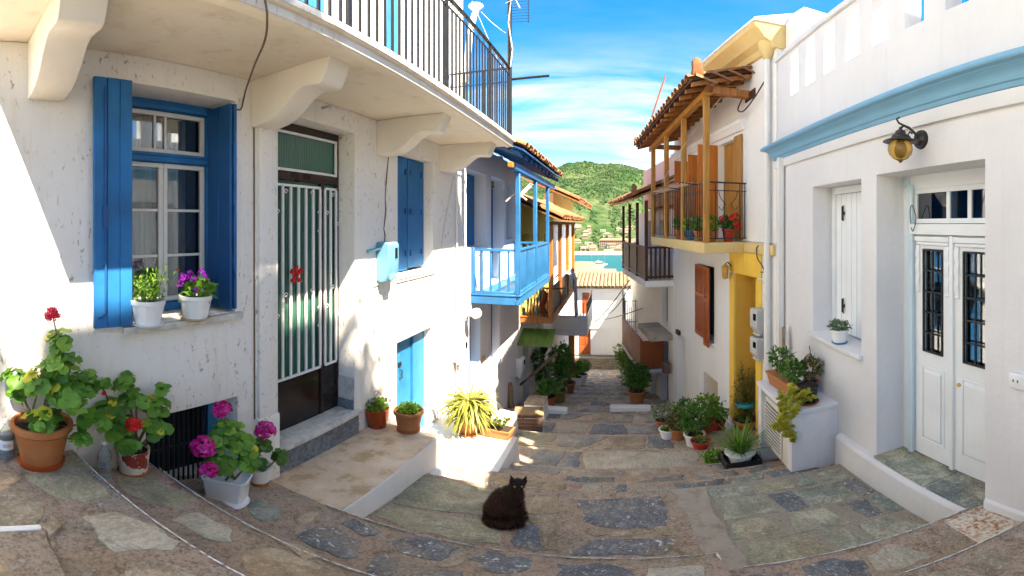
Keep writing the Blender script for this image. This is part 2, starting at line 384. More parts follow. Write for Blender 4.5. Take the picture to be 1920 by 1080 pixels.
clay('roof_clay_far', (0.21, 0.125, 0.075), (0.26, 0.17, 0.105), (0.32, 0.25, 0.18), 0.5, 0.85, 1.2)
clay('jar_olive', (0.16, 0.115, 0.025), (0.26, 0.19, 0.05), (0.3, 0.25, 0.1), 0.4, 0.35)
clay('saucer_tan', (0.55, 0.38, 0.20), (0.60, 0.42, 0.24), (0.65, 0.52, 0.36), 0.4)
t = NT('peeling_pot'); c = t.coord(); n = t.noise(t.coord((1, 1, 0.7)), 16, 5, 0.5, 0.4); n = t.math('ADD', n, 0.04)
col = t.mixc(t.ramp(n, [(0.50, 0.0), (0.52, 1.0)]), (0.28, 0.035, 0.02), t.mixc(t.noise(c, 40, 3), (0.72, 0.68, 0.62), (0.55, 0.48, 0.4)))
t.fin(col, 0.6, t.bump(t.ramp(n, [(0.50, 0.0), (0.52, 1.0)]), 0.5, 0.004))

def stone(name, cols, spot=0.0, rough=0.7, streak=(7, 2.2, 5), pale=0.6, smear=0.4):
    """flagstone: each stone takes its own tint (object random) and carries cleavage streaks, stains and lime spots"""
    t = NT(name); oi = t.n('ShaderNodeObjectInfo'); R = oi.outputs['Random']; c = t.wcoord()
    k = len(cols); base = t.ramp(R, [((i + 0.0) / max(1, k - 1), cc) for i, cc in enumerate(cols)])
    n1 = t.noise(t.wcoord(streak, (0, 0, 0.5)), 2.0, 8, 0.68, 1.2); n2 = t.noise(c, 2.2, 5, 0.6); n3 = t.noise(c, 40, 4, 0.6)
    col = t.mixc(t.ramp(n1, [(0.35, 0.75), (0.62, 0.0)]), base, t.mixc(0.45, base, (0.02, 0.02, 0.02)))
    col = t.mixc(t.math('MULTIPLY', t.ramp(n1, [(0.55, 0.0), (0.75, 1.0)]), 0.7), col, t.mixc(0.5, base, (0.60, 0.58, 0.52)))
    col = t.mixc(t.math('MULTIPLY', t.ramp(n2, [(0.48, 0.0), (0.68, 1.0)]), 0.65), col, (0.33, 0.24, 0.14))
    n5 = t.noise(c, 4.5, 8, 0.72, 0.6); col = t.mixc(t.math('MULTIPLY', t.ramp(n5, [(0.51, 0.0), (0.60, 1.0)]), 0.7 * pale), col, t.mixc(0.35, (0.66, 0.60, 0.46), base)); col = t.mixc(t.ramp(n5, [(0.38, 0.8), (0.47, 0.0)]), col, t.mixc(0.55, base, (0.03, 0.028, 0.025)))
    n6 = t.noise(c, 9, 7, 0.75); col = t.mixc(t.math('MULTIPLY', t.ramp(n6, [(0.52, 0.0), (0.60, 1.0)]), smear), col, (0.54, 0.40, 0.30)); n8 = t.noise(c, 48, 4, 0.75); col = t.mixc(t.ramp(n8, [(0.40, 0.55), (0.48, 0.0)]), col, t.mixc(0.5, base, (0.03, 0.03, 0.03))); col = t.mixc(t.ramp(n8, [(0.55, 0.0), (0.64, 0.45)]), col, (0.6, 0.57, 0.52))
    if spot:
        v = t.noise(c, 26, 3, 0.5); col = t.mixc(t.math('MULTIPLY', t.ramp(v, [(0.64, 0.0), (0.68, 1.0)]), spot), col, (0.66, 0.66, 0.64))
        w = t.noise(c, 70, 2, 0.5); col = t.mixc(t.math('MULTIPLY', t.ramp(w, [(0.70, 0.0), (0.73, 1.0)]), spot * 0.8), col, (0.6, 0.58, 0.54))
    h = t.math('ADD', t.math('MULTIPLY', n1, 1.0), t.math('MULTIPLY', n3, 0.35))
    return t.fin(col, t.ramp(n2, [(0.3, rough - 0.18), (0.7, rough + 0.1)]), t.bump(h, 0.8, 0.018), spec=0.4)
stone('slate_blue', [(0.095, 0.112, 0.140), (0.128, 0.147, 0.178), (0.166, 0.178, 0.197), (0.109, 0.128, 0.153)], 0.85, pale=0.2, smear=0.12)
stone('slate_green', [(0.216, 0.258, 0.208), (0.316, 0.352, 0.273), (0.172, 0.222, 0.208), (0.359, 0.359, 0.266), (0.244, 0.280, 0.251)], 0.2, pale=1.1, smear=0.2)
stone('slab_olive', [(0.310, 0.295, 0.186), (0.388, 0.364, 0.240), (0.341, 0.318, 0.209)], 0.25, streak=(3, 9, 5))
stone('stone_tan', [(0.360, 0.240, 0.128), (0.450, 0.323, 0.195), (0.300, 0.217, 0.135), (0.405, 0.352, 0.255)], 0.25)
stone('stone_pale', [(0.446, 0.419, 0.344), (0.540, 0.499, 0.405), (0.405, 0.365, 0.284)], 0.3)
stone('stone_mixed', [(0.240, 0.255, 0.270), (0.390, 0.300, 0.210), (0.195, 0.225, 0.247), (0.450, 0.375, 0.285), (0.300, 0.285, 0.255), (0.360, 0.300, 0.232), (0.165, 0.195, 0.232)], 0.4)
stone('wall_stone', [(0.34, 0.26, 0.16), (0.42, 0.33, 0.21), (0.28, 0.24, 0.19), (0.40, 0.29, 0.15)], 0.2, 0.85)
t = NT('mortar'); c = t.wcoord(); n1 = t.noise(c, 1.5, 6, 0.62); n2 = t.noise(c, 58, 4, 0.8); n3 = t.noise(c, 9, 9, 0.8, 0.3); n4 = t.noise(c, 2.4, 5, 0.6); n7 = t.noise(c, 24, 5, 0.75)
col = t.mixc(t.ramp(n1, [(0.38, 0.0), (0.60, 1.0)]), (0.82, 0.60, 0.49), (0.74, 0.56, 0.40))
col = t.mixc(t.ramp(n4, [(0.50, 0.0), (0.64, 0.8)]), col, (0.62, 0.55, 0.47))
col = t.mixc(t.ramp(n3, [(0.38, 0.8), (0.48, 0.0)]), col, (0.36, 0.24, 0.165))
col = t.mixc(t.ramp(n3, [(0.53, 0.0), (0.63, 0.75)]), col, (0.82, 0.68, 0.57))
col = t.mixc(t.ramp(n7, [(0.38, 0.7), (0.46, 0.0)]), col, (0.40, 0.28, 0.20))
col = t.mixc(t.ramp(n2, [(0.38, 0.7), (0.47, 0.0)]), col, (0.32, 0.22, 0.16)); col = t.mixc(t.ramp(n2, [(0.54, 0.0), (0.63, 0.7)]), col, (0.84, 0.74, 0.64))
col = t.mixc(t.ramp(t.noise(c, 17, 3, 0.5), [(0.66, 0.0), (0.69, 0.85)]), col, (0.80, 0.77, 0.73))
t.fin(col, 0.9, t.bump(t.math('ADD', n2, t.math('MULTIPLY', n3, 3.0)), 1.0, 0.03), spec=0.15)
t = NT('mortar_grey'); c = t.wcoord(); n1 = t.noise(c, 3, 6, 0.65); n2 = t.noise(c, 60, 4, 0.7)
col = t.mixc(n1, (0.26, 0.21, 0.15), (0.42, 0.38, 0.32)); col = t.mixc(t.ramp(n2, [(0.35, 0.6), (0.5, 0.0)]), col, (0.08, 0.065, 0.05))
t.fin(col, 0.9, t.bump(n2, 0.5, 0.012), spec=0.2)
t = NT('concrete_tan'); c = t.wcoord(); n1 = t.noise(c, 1.9, 7, 0.65, 0.5); n2 = t.noise(c, 60, 4, 0.7); n3 = t.noise(c, 6, 6, 0.6)
col = t.mixc(t.ramp(n1, [(0.3, 0.0), (0.7, 1.0)]), (0.68, 0.53, 0.40), (0.58, 0.45, 0.32)); col = t.mixc(t.ramp(n3, [(0.50, 0.0), (0.62, 0.75)]), col, (0.40, 0.27, 0.14)); col = t.mixc(t.ramp(n3, [(0.36, 0.6), (0.45, 0.0)]), col, (0.72, 0.62, 0.52))
col = t.mixc(t.ramp(n2, [(0.62, 0.0), (0.75, 0.5)]), col, (0.5, 0.43, 0.36))
t.fin(col, 0.85, t.bump(t.math('ADD', n2, n3), 0.3, 0.008), spec=0.25)
t = NT('concrete_grey'); c = t.wcoord(); n1 = t.noise(c, 2.5, 7, 0.65); n2 = t.noise(c, 60, 4, 0.7)
col = t.mixc(n1, (0.26, 0.21, 0.165), (0.48, 0.42, 0.35)); col = t.mixc(t.ramp(t.noise(c, 7, 8, 0.75), [(0.5, 0.0), (0.64, 0.7)]), col, (0.20, 0.15, 0.11)); col = t.mixc(t.ramp(n2, [(0.6, 0.0), (0.75, 0.5)]), col, (0.55, 0.5, 0.44)); t.fin(col, 0.9, t.bump(n2, 0.4, 0.01), spec=0.2)
t = NT('marble_white'); c = t.wcoord(); n1 = t.noise(t.wcoord((4, 2, 2), (0, 0, 0.6)), 2.4, 8, 0.65, 1.5)
t.fin(t.mixc(t.ramp(n1, [(0.42, 0.0), (0.62, 1.0)]), (0.66, 0.64, 0.60), (0.40, 0.41, 0.42)), 0.4, t.bump(n1, 0.1, 0.004))
t = NT('marble_grey'); c = t.wcoord(); n1 = t.noise(t.wcoord((2, 4, 4), (0.5, 0, 0.6)), 2.6, 8, 0.65, 2.0)
t.fin(t.mixc(t.ramp(n1, [(0.38, 0.0), (0.66, 1.0)]), (0.085, 0.10, 0.125), (0.24, 0.26, 0.29)), 0.5, t.bump(n1, 0.15, 0.004))
t = NT('rusty_plate'); c = t.wcoord(); n1 = t.noise(c, 30, 5, 0.7); n2 = t.noise(c, 5, 4)
col = t.mixc(t.ramp(n1, [(0.45, 0.0), (0.58, 1.0)]), (0.62, 0.55, 0.44), (0.34, 0.11, 0.02)); col = t.mixc(t.ramp(n2, [(0.5, 0.0), (0.7, 0.6)]), col, (0.7, 0.66, 0.58))
t.fin(col, 0.8, t.bump(n1, 0.6, 0.006), 0.0)
def glassy(name, tint, clear=0.75, rough=0.03, fac=0.12):
    t = NT(name); g = t.n('ShaderNodeBsdfGlossy'); g.inputs['Roughness'].default_value = rough; g.inputs['Color'].default_value = (0.9, 0.95, 1, 1)
    tr = t.n('ShaderNodeBsdfTransparent'); tr.inputs[0].default_value = (*[clear * x for x in tint], 1)
    lw = t.n('ShaderNodeLayerWeight'); lw.inputs[0].default_value = 0.35
    f = t.math('ADD', t.math('MULTIPLY', lw.outputs['Fresnel'], 0.75), fac)
    mx = t.n('ShaderNodeMixShader'); t.l(f, mx.inputs[0]); t.l(tr.outputs[0], mx.inputs[1]); t.l(g.outputs[0], mx.inputs[2]); t.l(mx.outputs[0], t.o.inputs[0]); MATS[name] = t.m
glassy('glass', (0.9, 0.95, 0.95)); glassy('glass_dark', (0.25, 0.30, 0.36), 0.5)
t = NT('glass_green'); c = t.wcoord((1, 42, 1)); n1 = t.noise(c, 1.0, 1); w_ = t.n('ShaderNodeTexWave'); w_.bands_direction = 'Y'; t.l(t.wcoord(), w_.inputs[0]); w_.inputs['Scale'].default_value = 11
t.fin(t.mixc(w_.outputs[0], (0.02, 0.10, 0.072), (0.04, 0.165, 0.12)), 0.12, t.bump(w_.outputs[0], 0.5, 0.006), spec=0.6)
t = NT('glass_amber'); t.p.inputs['Transmission Weight'].default_value = 0.75; t.fin((0.85, 0.50, 0.12), 0.12); t.p.inputs['IOR'].default_value = 1.35
t = NT('glass_milk'); t.fin((0.82, 0.81, 0.78), 0.25)
t = NT('bottle_plastic'); t.p.inputs['Transmission Weight'].default_value = 0.8; t.fin((0.80, 0.88, 0.86), 0.1); t.p.inputs['IOR'].default_value = 1.15
t = NT('label_print'); t.fin((0.8, 0.82, 0.84), 0.5)
t = NT('print_blue'); t.fin((0.02, 0.10, 0.42), 0.5)
t = NT('print_grey'); t.fin((0.12, 0.12, 0.13), 0.5)
t = NT('paint_line'); n1 = t.noise(t.wcoord(), 25, 4, 0.6); t.fin(t.mixc(t.ramp(n1, [(0.45, 0.0), (0.6, 1.0)]), (0.75, 0.74, 0.72), (0.5, 0.42, 0.36)), 0.85)

def leafmat(name, a, b, c3=None, trans=0.3, rough=0.45, yellow=None):
    t = NT(name); g = t.n('ShaderNodeNewGeometry'); oi = t.n('ShaderNodeObjectInfo')
    r = t.math('FRACT', t.math('ADD', g.outputs['Random Per Island'], oi.outputs['Random']))
    st = [(0.0, a), (0.8, b)] + ([(0.93, c3)] if c3 else []) + ([(0.99, yellow)] if yellow else [])
    col = t.ramp(r, st); n1 = t.noise(t.wcoord(), 45, 3); col = t.mixc(t.math('MULTIPLY', n1, 0.3), col, tuple(x * 0.4 for x in a))
    t.fin(col, rough, None, spec=0.35)
    tl = t.n('ShaderNodeBsdfTranslucent'); t.l(col, tl.inputs[0]); mx = t.n('ShaderNodeMixShader'); mx.inputs[0].default_value = trans
    t.l(t.p.outputs[0], mx.inputs[1]); t.l(tl.outputs[0], mx.inputs[2]); t.l(mx.outputs[0], t.o.inputs[0]); return t.m
leafmat('leaf_geranium', (0.064, 0.193, 0.022), (0.156, 0.368, 0.040), (0.276, 0.478, 0.064), yellow=(0.773, 0.662, 0.055))
leafmat('leaf_deep', (0.044, 0.130, 0.024), (0.110, 0.260, 0.044), (0.180, 0.340, 0.060))
leafmat('leaf_bright', (0.087, 0.217, 0.022), (0.189, 0.392, 0.043), (0.348, 0.478, 0.087))
leafmat('leaf_lime', (0.144, 0.192, 0.024), (0.240, 0.288, 0.054), (0.336, 0.360, 0.096))
leafmat('leaf_spider', (0.180, 0.210, 0.026), (0.330, 0.330, 0.074), (0.450, 0.434, 0.180), yellow=(0.360, 0.240, 0.044))
leafmat('leaf_gold', (0.480, 0.450, 0.060), (0.800, 0.780, 0.150), (0.600, 0.660, 0.090), yellow=(0.800, 0.600, 0.150))
leafmat('leaf_bronze', (0.096, 0.112, 0.032), (0.256, 0.160, 0.064), (0.176, 0.240, 0.048))
leafmat('leaf_grey', (0.098, 0.182, 0.098), (0.210, 0.308, 0.182), (0.280, 0.364, 0.210))
leafmat('leaf_dry', (0.224, 0.192, 0.032), (0.416, 0.320, 0.080), (0.192, 0.256, 0.048))
leafmat('petal_red', (0.72, 0.012, 0.018), (0.85, 0.03, 0.035), trans=0.25)
leafmat('petal_crimson', (0.68, 0.006, 0.06), (0.80, 0.03, 0.10), trans=0.25)
leafmat('petal_pink', (0.66, 0.006, 0.24), (0.80, 0.03, 0.36), (0.82, 0.12, 0.46), trans=0.25)
leafmat('petal_purple', (0.28, 0.006, 0.42), (0.42, 0.015, 0.55), trans=0.25)
leafmat('petal_pale', (0.72, 0.36, 0.55), (0.82, 0.50, 0.66), trans=0.25)
leafmat('petal_orange', (0.75, 0.18, 0.01), (0.85, 0.28, 0.02), trans=0.25)
leafmat('forest_leaf', (0.018, 0.056, 0.016), (0.034, 0.082, 0.021), (0.052, 0.10, 0.028), 0.1, 0.8)
t = NT('stem'); t.fin((0.16, 0.12, 0.05), 0.8); t = NT('stem_green'); t.fin((0.12, 0.17, 0.04), 0.7)
t = NT('bark'); n1 = t.noise(t.wcoord((8, 8, 2)), 3, 5); t.fin(t.mixc(n1, (0.06, 0.04, 0.025), (0.16, 0.11, 0.07)), 0.9, t.bump(n1, 0.5, 0.02))
t = NT('fur'); n1 = t.noise(t.wcoord(), 9, 4); t.fin(t.mixc(t.ramp(n1, [(0.35, 0.0), (0.75, 1.0)]), (0.008, 0.004, 0.003), (0.03, 0.011, 0.005)), 0.65, None, spec=0.25)
t = NT('fur_hair'); g_ = t.n('ShaderNodeNewGeometry'); t.fin(t.ramp(g_.outputs['Random Per Island'], [(0.0, (0.008, 0.004, 0.0025)), (0.5, (0.045, 0.015, 0.007)), (1.0, (0.15, 0.048, 0.016))]), 0.6, None, spec=0.25)
t = NT('cat_eye'); t.fin((0.35, 0.42, 0.10), 0.15); t = NT('cat_pupil'); t.fin((0.002, 0.002, 0.002), 0.1); t = NT('cat_nose'); t.fin((0.015, 0.01, 0.01), 0.4)
t = NT('sea_water'); c = t.wcoord(); n1 = t.noise(c, 0.05, 5, 0.6); n2 = t.noise(c, 0.012, 4)
t.fin(t.mixc(n2, (0.006, 0.075, 0.095), (0.012, 0.11, 0.125)), 0.5, t.bump(n1, 0.25, 2.0), spec=0.08)
t = NT('hill_soil'); c = t.wcoord(); n1 = t.noise(c, 0.012, 8, 0.7); n2 = t.noise(c, 0.06, 6, 0.7); sx = t.n('ShaderNodeSeparateXYZ'); g_ = t.n('ShaderNodeNewGeometry'); t.l(g_.outputs['Position'], sx.inputs[0])
col = t.mixc(t.ramp(n1, [(0.42, 0.0), (0.60, 1.0)]), (0.028, 0.078, 0.022), (0.10, 0.125, 0.06)); col = t.mixc(t.ramp(n2, [(0.4, 0.7), (0.56, 0.0)]), col, (0.022, 0.052, 0.012))
t.fin(col, 0.95, t.bump(n2, 0.8, 6.0), spec=0.1)
t = NT('town_ground'); n1 = t.noise(t.wcoord(), 0.3, 6, 0.6); t.fin(t.mixc(n1, (0.30, 0.26, 0.19), (0.12, 0.15, 0.06)), 0.95, None, spec=0.1)
t = NT('sand'); t.fin((0.30, 0.26, 0.19), 0.95)
t = NT('far_white'); n1 = t.noise(t.wcoord(), 0.2, 3); t.fin(t.mixc(n1, (0.40, 0.37, 0.33), (0.30, 0.26, 0.22)), 0.9)
t = NT('far_cream'); t.fin((0.30, 0.20, 0.13), 0.9); t = NT('far_dark'); t.fin((0.06, 0.07, 0.08), 0.6)
def M(n): return MATS[n]
# ------------------------------------------------------------------ the setting: land, sea, hills, stepped street
def heightsheet(name, mat, xs, ys, zf, label, kind='structure'):
    mb = MB(); n = len(xs)
    for y in ys:
        for x in xs: mb.v.append(Vector((x, y, zf(x, y))))
    for j in range(len(ys) - 1):
        for i in range(n - 1): a = j * n + i; mb.f.append((a, a + 1, a + n + 1, a + n))
    return tag(part(name, mb, M(mat), smooth=True, recalc=False, sharp=180), label, kind=kind)
SEA = -45.0
def land_z(x, y):
    if y < 26: return -1.9 - 0.9 - 0.285 * max(y, -6) - (0.6 if y > 3 else 0)
    return -10.6 - (y - 26) / 300 * 37.5
heightsheet('ground', 'town_ground', [-700, -300, -120, -60, -30, -12, -6, -3, 0, 3, 6, 12, 30, 60, 120, 300, 700], [-60, -20, -6, -3, 0, 2, 3, 4, 8, 12, 16, 20, 24, 26, 30, 60, 120, 200, 270, 320, 340], land_z, 'sloping town ground below the houses')
mb = MB(); mb.add([(-9000, 290, SEA), (9000, 290, SEA), (9000, 12000, SEA), (-9000, 12000, SEA)], [(0, 1, 2, 3)])
tag(part('sea', mb, M('sea_water'), recalc=False), 'turquoise bay between the town and the green hills', kind='structure')
from mathutils import noise as mn
SKY_PTS = [(-2500, 420), (400, 352), (800, 335), (1000, 326), (1040, 318), (1062, 309), (1100, 304), (1125, 309), (1150, 307), (1180, 312), (1215, 324), (1400, 350), (1800, 385), (4500, 420)]
def skyline(px):
    for (a, b), (c, d) in zip(SKY_PTS, SKY_PTS[1:]):
        if a <= px <= c: return b + (d - b) * (px - a) / (c - a)
    return 420
def hill_z(az, D):
    px = CX + az * FPX; top = tan((CY - skyline(px)) / FPX) * 1550
    t = (D - 640) / (1550 - 640)
    if t <= 0: return SEA - 0.5 + max(-30.0, t * 40)
    if t <= 1: base = SEA + 1 + (top - SEA) * (0.10 * min(1, t * 6) * t + 0.95 * t ** 1.25 + (0.0)) / (1.05 if t > 0.166 else 1.05)
    else: base = top - (t - 1) * 160
    nv = mn.fractal(Vector((az * 9, D / 220, 3.3)), 1.0, 2.0, 5) * 26 * min(1, t * 2.5) * (1 if t < 0.85 else max(0.15, (1.05 - t) * 4) if t < 1.05 else 0.15)
    return base + nv
mb = MB(); azs = [-1.5 + 3.0 * i / 260 for i in range(261)]; Ds = [600, 630, 645, 660, 680, 710, 750, 800, 850, 900, 960, 1020, 1080, 1140, 1200, 1260, 1320, 1380, 1440, 1500, 1550, 1600, 1700, 1900]
for D in Ds:
    for a in azs: mb.v.append(Vector((sin(a) * D, cos(a) * D, hill_z(a, D))))
for j in range(len(Ds) - 1):
    for i in range(260): k = j * 261 + i; mb.f.append((k, k + 1, k + 262, k + 261))
tag(part('hills', mb, M('hill_soil'), smooth=True, recalc=False, sharp=180), 'green wooded hills across the bay', kind='structure')
# far woodland: tree crowns as one mass
mb = MB(); r_ = random.Random(11)
for k in range(12000):
    a = r_.uniform(-0.36, 0.20); D = 655 + 900 * r_.random() ** 0.8; t_ = (D - 640) / 910
    if mn.noise(Vector((a * 40, D / 55, 1.7))) + (t_ - 0.42) * 1.1 < r_.uniform(-0.35, 0.25): continue
    z = hill_z(a, D); s_ = r_.uniform(1.5, 3.4); c = Vector((sin(a) * D, cos(a) * D, z + s_ * 0.5))
    n_ = 6; b = len(mb.v); ph = r_.random() * 6
    for h, q in ((-0.6, 0.85), (0.35, 0.8)):
        for i in range(n_): an = ph + 2 * pi * i / n_; mb.v.append(c + Vector((cos(an) * q * r_.uniform(0.75, 1.2), sin(an) * q * r_.uniform(0.75, 1.2), h)) * s_)
    mb.v.append(c + Vector((0, 0, s_ * r_.uniform(0.9, 1.3))))
    for i in range(n_):
        i2 = (i + 1) % n_; mb.f.append((b + i, b + i2, b + n_ + i2, b + n_ + i)); mb.f.append((b + n_ + i, b + n_ + i2, b + 2 * n_))
tag(part('hillside_forest', mb, M('forest_leaf'), recalc=False), 'dense green trees covering the far hillside', kind='stuff')
mb = MB(); b = 0
for i in range(121):
    a = -0.6 + 1.2 * i / 120
    for D, z in ((618, SEA + 0.1), (638, SEA + 1.5), (652, SEA + 3.5)): mb.v.append(Vector((sin(a) * D, cos(a) * D, z)))
for i in range(120):
    for j in range(2): k = i * 3 + j; mb.f.append((k, k + 1, k + 4, k + 3))
tag(part('beach', mb, M('sand'), recalc=False), 'pale strip of beach along the far shore', kind='structure')

# ------------------------------------------------------------------ stepped street
street = thing('street', 'steep stepped street paved with slate flagstones in pinkish mortar', None, (0, 0, 0), kind='structure')
TREADS = []
def tread(xl, xr, bl, br, fl, fr, zbl, zbr, zfl, zfr, mat='mortar', drop=0.9):
    """quad tread: back-left, back-right, front-left, front-right (front = downhill nosing)"""
    T = dict(xl=xl, xr=xr, b=(bl, br), f=(fl, fr), zb=(zbl, zbr), zf=(zfl, zfr)); TREADS.append(T)
    mb = MB(); nx = max(2, int((xr - xl) / 0.09)); ny = max(2, int((max(fl, fr) - min(bl, br)) / 0.12)); r = random.Random(int(abs(fl) * 1000) + int(abs(xl) * 77)); idx = {}
    for j in range(ny + 1):
        for i in range(nx + 1):
            s_, t_ = i / nx, j / ny
            x = xl + (xr - xl) * s_; y = (bl + (br - bl) * s_) * (1 - t_) + (fl + (fr - fl) * s_) * t_
            z = (zbl + (zbr - zbl) * s_) * (1 - t_) + (zfl + (zfr - zfl) * s_) * t_
            if j == ny: y += r.uniform(-0.009, 0.009); z += r.uniform(-0.008, 0.002)
            else: z += r.uniform(-0.004, 0.004)
            if j == 0: y -= 0.04
            mb.v.append(Vector((x, y, z)))
    n = nx + 1
    for j in range(ny):
        for i in range(nx): a = j * n + i; mb.f.append((a, a + 1, a + n + 1, a + n))
    b = len(mb.v); last = ny * n
    for i in range(n): p = mb.v[last + i]; mb.v.append(Vector((p.x, p.y + 0.012, p.z - 0.02)))
    for i in range(n): p = mb.v[last + i]; mb.v.append(Vector((p.x, p.y + 0.0, p.z - drop)))
    for q in (0, 1):
        for i in range(nx):
            u_ = last + i if q == 0 else b + i; w = b + q * n + i; mb.f.append((u_, u_ + 1, w + 1, w))
    # side skirts
    for i in (0, nx):
        c = len(mb.v); ids = [j * n + i for j in range(ny + 1)]
        for k in ids: p = mb.v[k]; mb.v.append(Vector((p.x, p.y, p.z - drop)))
        for k in range(ny): mb.f.append((ids[k], ids[k + 1], c + k + 1, c + k))
    T['obj'] = part('step', mb, M(mat), street, smooth=True, recalc=False, sharp=50); return T
def tz(T, x, y):
    s_ = (x - T['xl']) / (T['xr'] - T['xl']); b = T['b'][0] + (T['b'][1] - T['b'][0]) * s_; f = T['f'][0] + (T['f'][1] - T['f'][0]) * s_; t_ = (y - b) / (f - b)
    return (T['zb'][0] * (1 - s_) + T['zb'][1] * s_) * (1 - t_) + (T['zf'][0] * (1 - s_) + T['zf'][1] * s_) * t_
def on_tread(T, px, py):
    p = PZ(px, py, (T['zb'][0] + T['zf'][1]) / 2)
    for _ in range(8): p = PZ(px, py, tz(T, p.x, p.y))
    return p
def ground_at(x, y):
    for T in TREADS:
        s_ = (x - T['xl']) / (T['xr'] - T['xl'])
        if -0.001 <= s_ <= 1.001 and T['b'][0] + (T['b'][1] - T['b'][0]) * s_ <= y <= T['f'][0] + (T['f'][1] - T['f'][0]) * s_: return tz(T, x, y)
    return land_z(x, y)
XM = 0.48
TA = tread(-1.36, XM, -3.5, -3.5, 0.30, 0.33, -1.0, -1.0, -1.20, -1.22)
TB0 = tread(-2.45, -1.36, -3.5, -3.5, 0.665, 0.79, -1.20, -1.20, -1.40, -1.40)
TB = tread(-1.36, XM, 0.30, 0.33, 0.79, 0.98, -1.36, -1.40, -1.40, -1.44)
TC = tread(-2.45, XM, 0.665, 0.98, 1.20, 1.36, -1.55, -1.58, -1.645, -1.68)
TD = tread(-2.45, XM, 1.20, 1.36, 2.05, 2.06, -1.86, -1.88, -2.05, -2.06)
TK = tread(-2.45, XM, 2.05, 2.06, 3.29, 3.40, -2.30, -2.37, -2.42, -2.46)
TR0 = tread(XM, 2.4, -3.5, -3.5, 0.62, 0.60, -1.5, -1.5, -1.72, -1.72)
TG = tread(XM, 2.4, 0.62, 0.60, 1.52, 1.33, -1.92, -1.92, -1.98, -1.98)
TF = tread(XM, 2.4, 1.52, 1.33, 1.99, 1.83, -2.13, -2.13, -2.15, -2.15)
TL = tread(XM, 2.4, 1.99, 1.83, 3.42, 3.52, -2.395, -2.555, -2.465, -2.555, 'mortar_grey')
prev = (3.29, 3.52); 
STEPS = [(3.77, 3.85, -2.62), (4.14, 4.18, -2.78), (4.57, 4.60, -2.95), (5.38, 5.36, -3.15)]
yy, zz_ = 5.38, -3.15
while yy < 24.5: yy += 1.03; zz_ -= 0.285 * 1.03; STEPS.append((yy, yy + rnd.uniform(-0.08, 0.08), zz_))
T5 = tread(-2.45, XM, 3.29, 3.40, 3.77, 3.80, -2.57, -2.58, -2.62, -2.63); T5b = tread(XM, 2.4, 3.42, 3.52, 3.80, 3.85, -2.60, -2.63, -2.64, -2.66)
prev = (3.77, 3.85); FAR = []
for (a, b, z) in STEPS[1:]:
    FAR.append(tread(-2.5, 2.5, prev[0], prev[1], a, b, z + 0.05, z + 0.04, z, z - 0.01)); prev = (a, b)

def stone_obj(poly, T, mat, h=0.009, name='paving_stone', joined=None, inset=0.012):
    """flagstone with its own chipped edge, standing proud of the mortar; poly in world XY"""
    n = len(poly); cx = sum(p[0] for p in poly) / n; cy = sum(p[1] for p in poly) / n
    cz = tz(T, cx, cy); vs_, top = [], []
    tilt = (rnd.uniform(-0.004, 0.004), rnd.uniform(-0.004, 0.004))
    def zt(x, y): return tz(T, x, y) - cz + (x - cx) * tilt[0] + (y - cy) * tilt[1]
    for x, y in poly: vs_.append((x - cx, y - cy, zt(x, y) - 0.02))
    for x, y in poly:
        d = math.hypot(x - cx, y - cy) or 1; q = 1 - 0.3 * inset / d; vs_.append(((x - cx) * q, (y - cy) * q, zt(x, y) + h * 0.55))
    for x, y in poly:
        d = math.hypot(x - cx, y - cy) or 1; q = max(0.5, 1 - inset / d); vs_.append(((x - cx) * q, (y - cy) * q, zt(x, y) + h))
    vs_.append((0, 0, h + zt(cx, cy)))
    fs = [(i, (i + 1) % n, n + (i + 1) % n, n + i) for i in range(n)] + [(n + i, n + (i + 1) % n, 2 * n + (i + 1) % n, 2 * n + i) for i in range(n)] + [(2 * n + i, 2 * n + (i + 1) % n, 3 * n) for i in range(n)]
    if joined is not None:
        joined.add([(v[0] + cx, v[1] + cy, v[2] + cz) for v in vs_], fs); return
    mb = MB(); mb.add(vs_, fs); me = mb.mesh(name, smooth=True, recalc=False, sharp=35); o = link(name, me, M(mat), T['obj'], (cx, cy, cz)); return o
def rough_poly(pts, amp=0.012, sub=3):
    o = []; n = len(pts)
    for i in range(n):
        a, b = Vector(pts[i]), Vector(pts[(i + 1) % n]); d = (b - a); nn = Vector((-d.y, d.x)).normalized() if d.length else Vector((0, 0))
        k = max(1, min(sub, int(d.length / 0.055)))
        for j in range(k): q = a + d * (j / k) + (nn * rnd.uniform(-amp, amp) if j else Vector((rnd.uniform(-amp, amp), rnd.uniform(-amp, amp))) * 0.5); o.append((q.x, q.y))
    return o
def px_stone(T, pix, mat, h=0.006):
    pts = [on_tread(T, *p) for p in pix]; stone_obj(rough_poly([(p.x, p.y) for p in pts], 0.020, 6), T, mat, h)
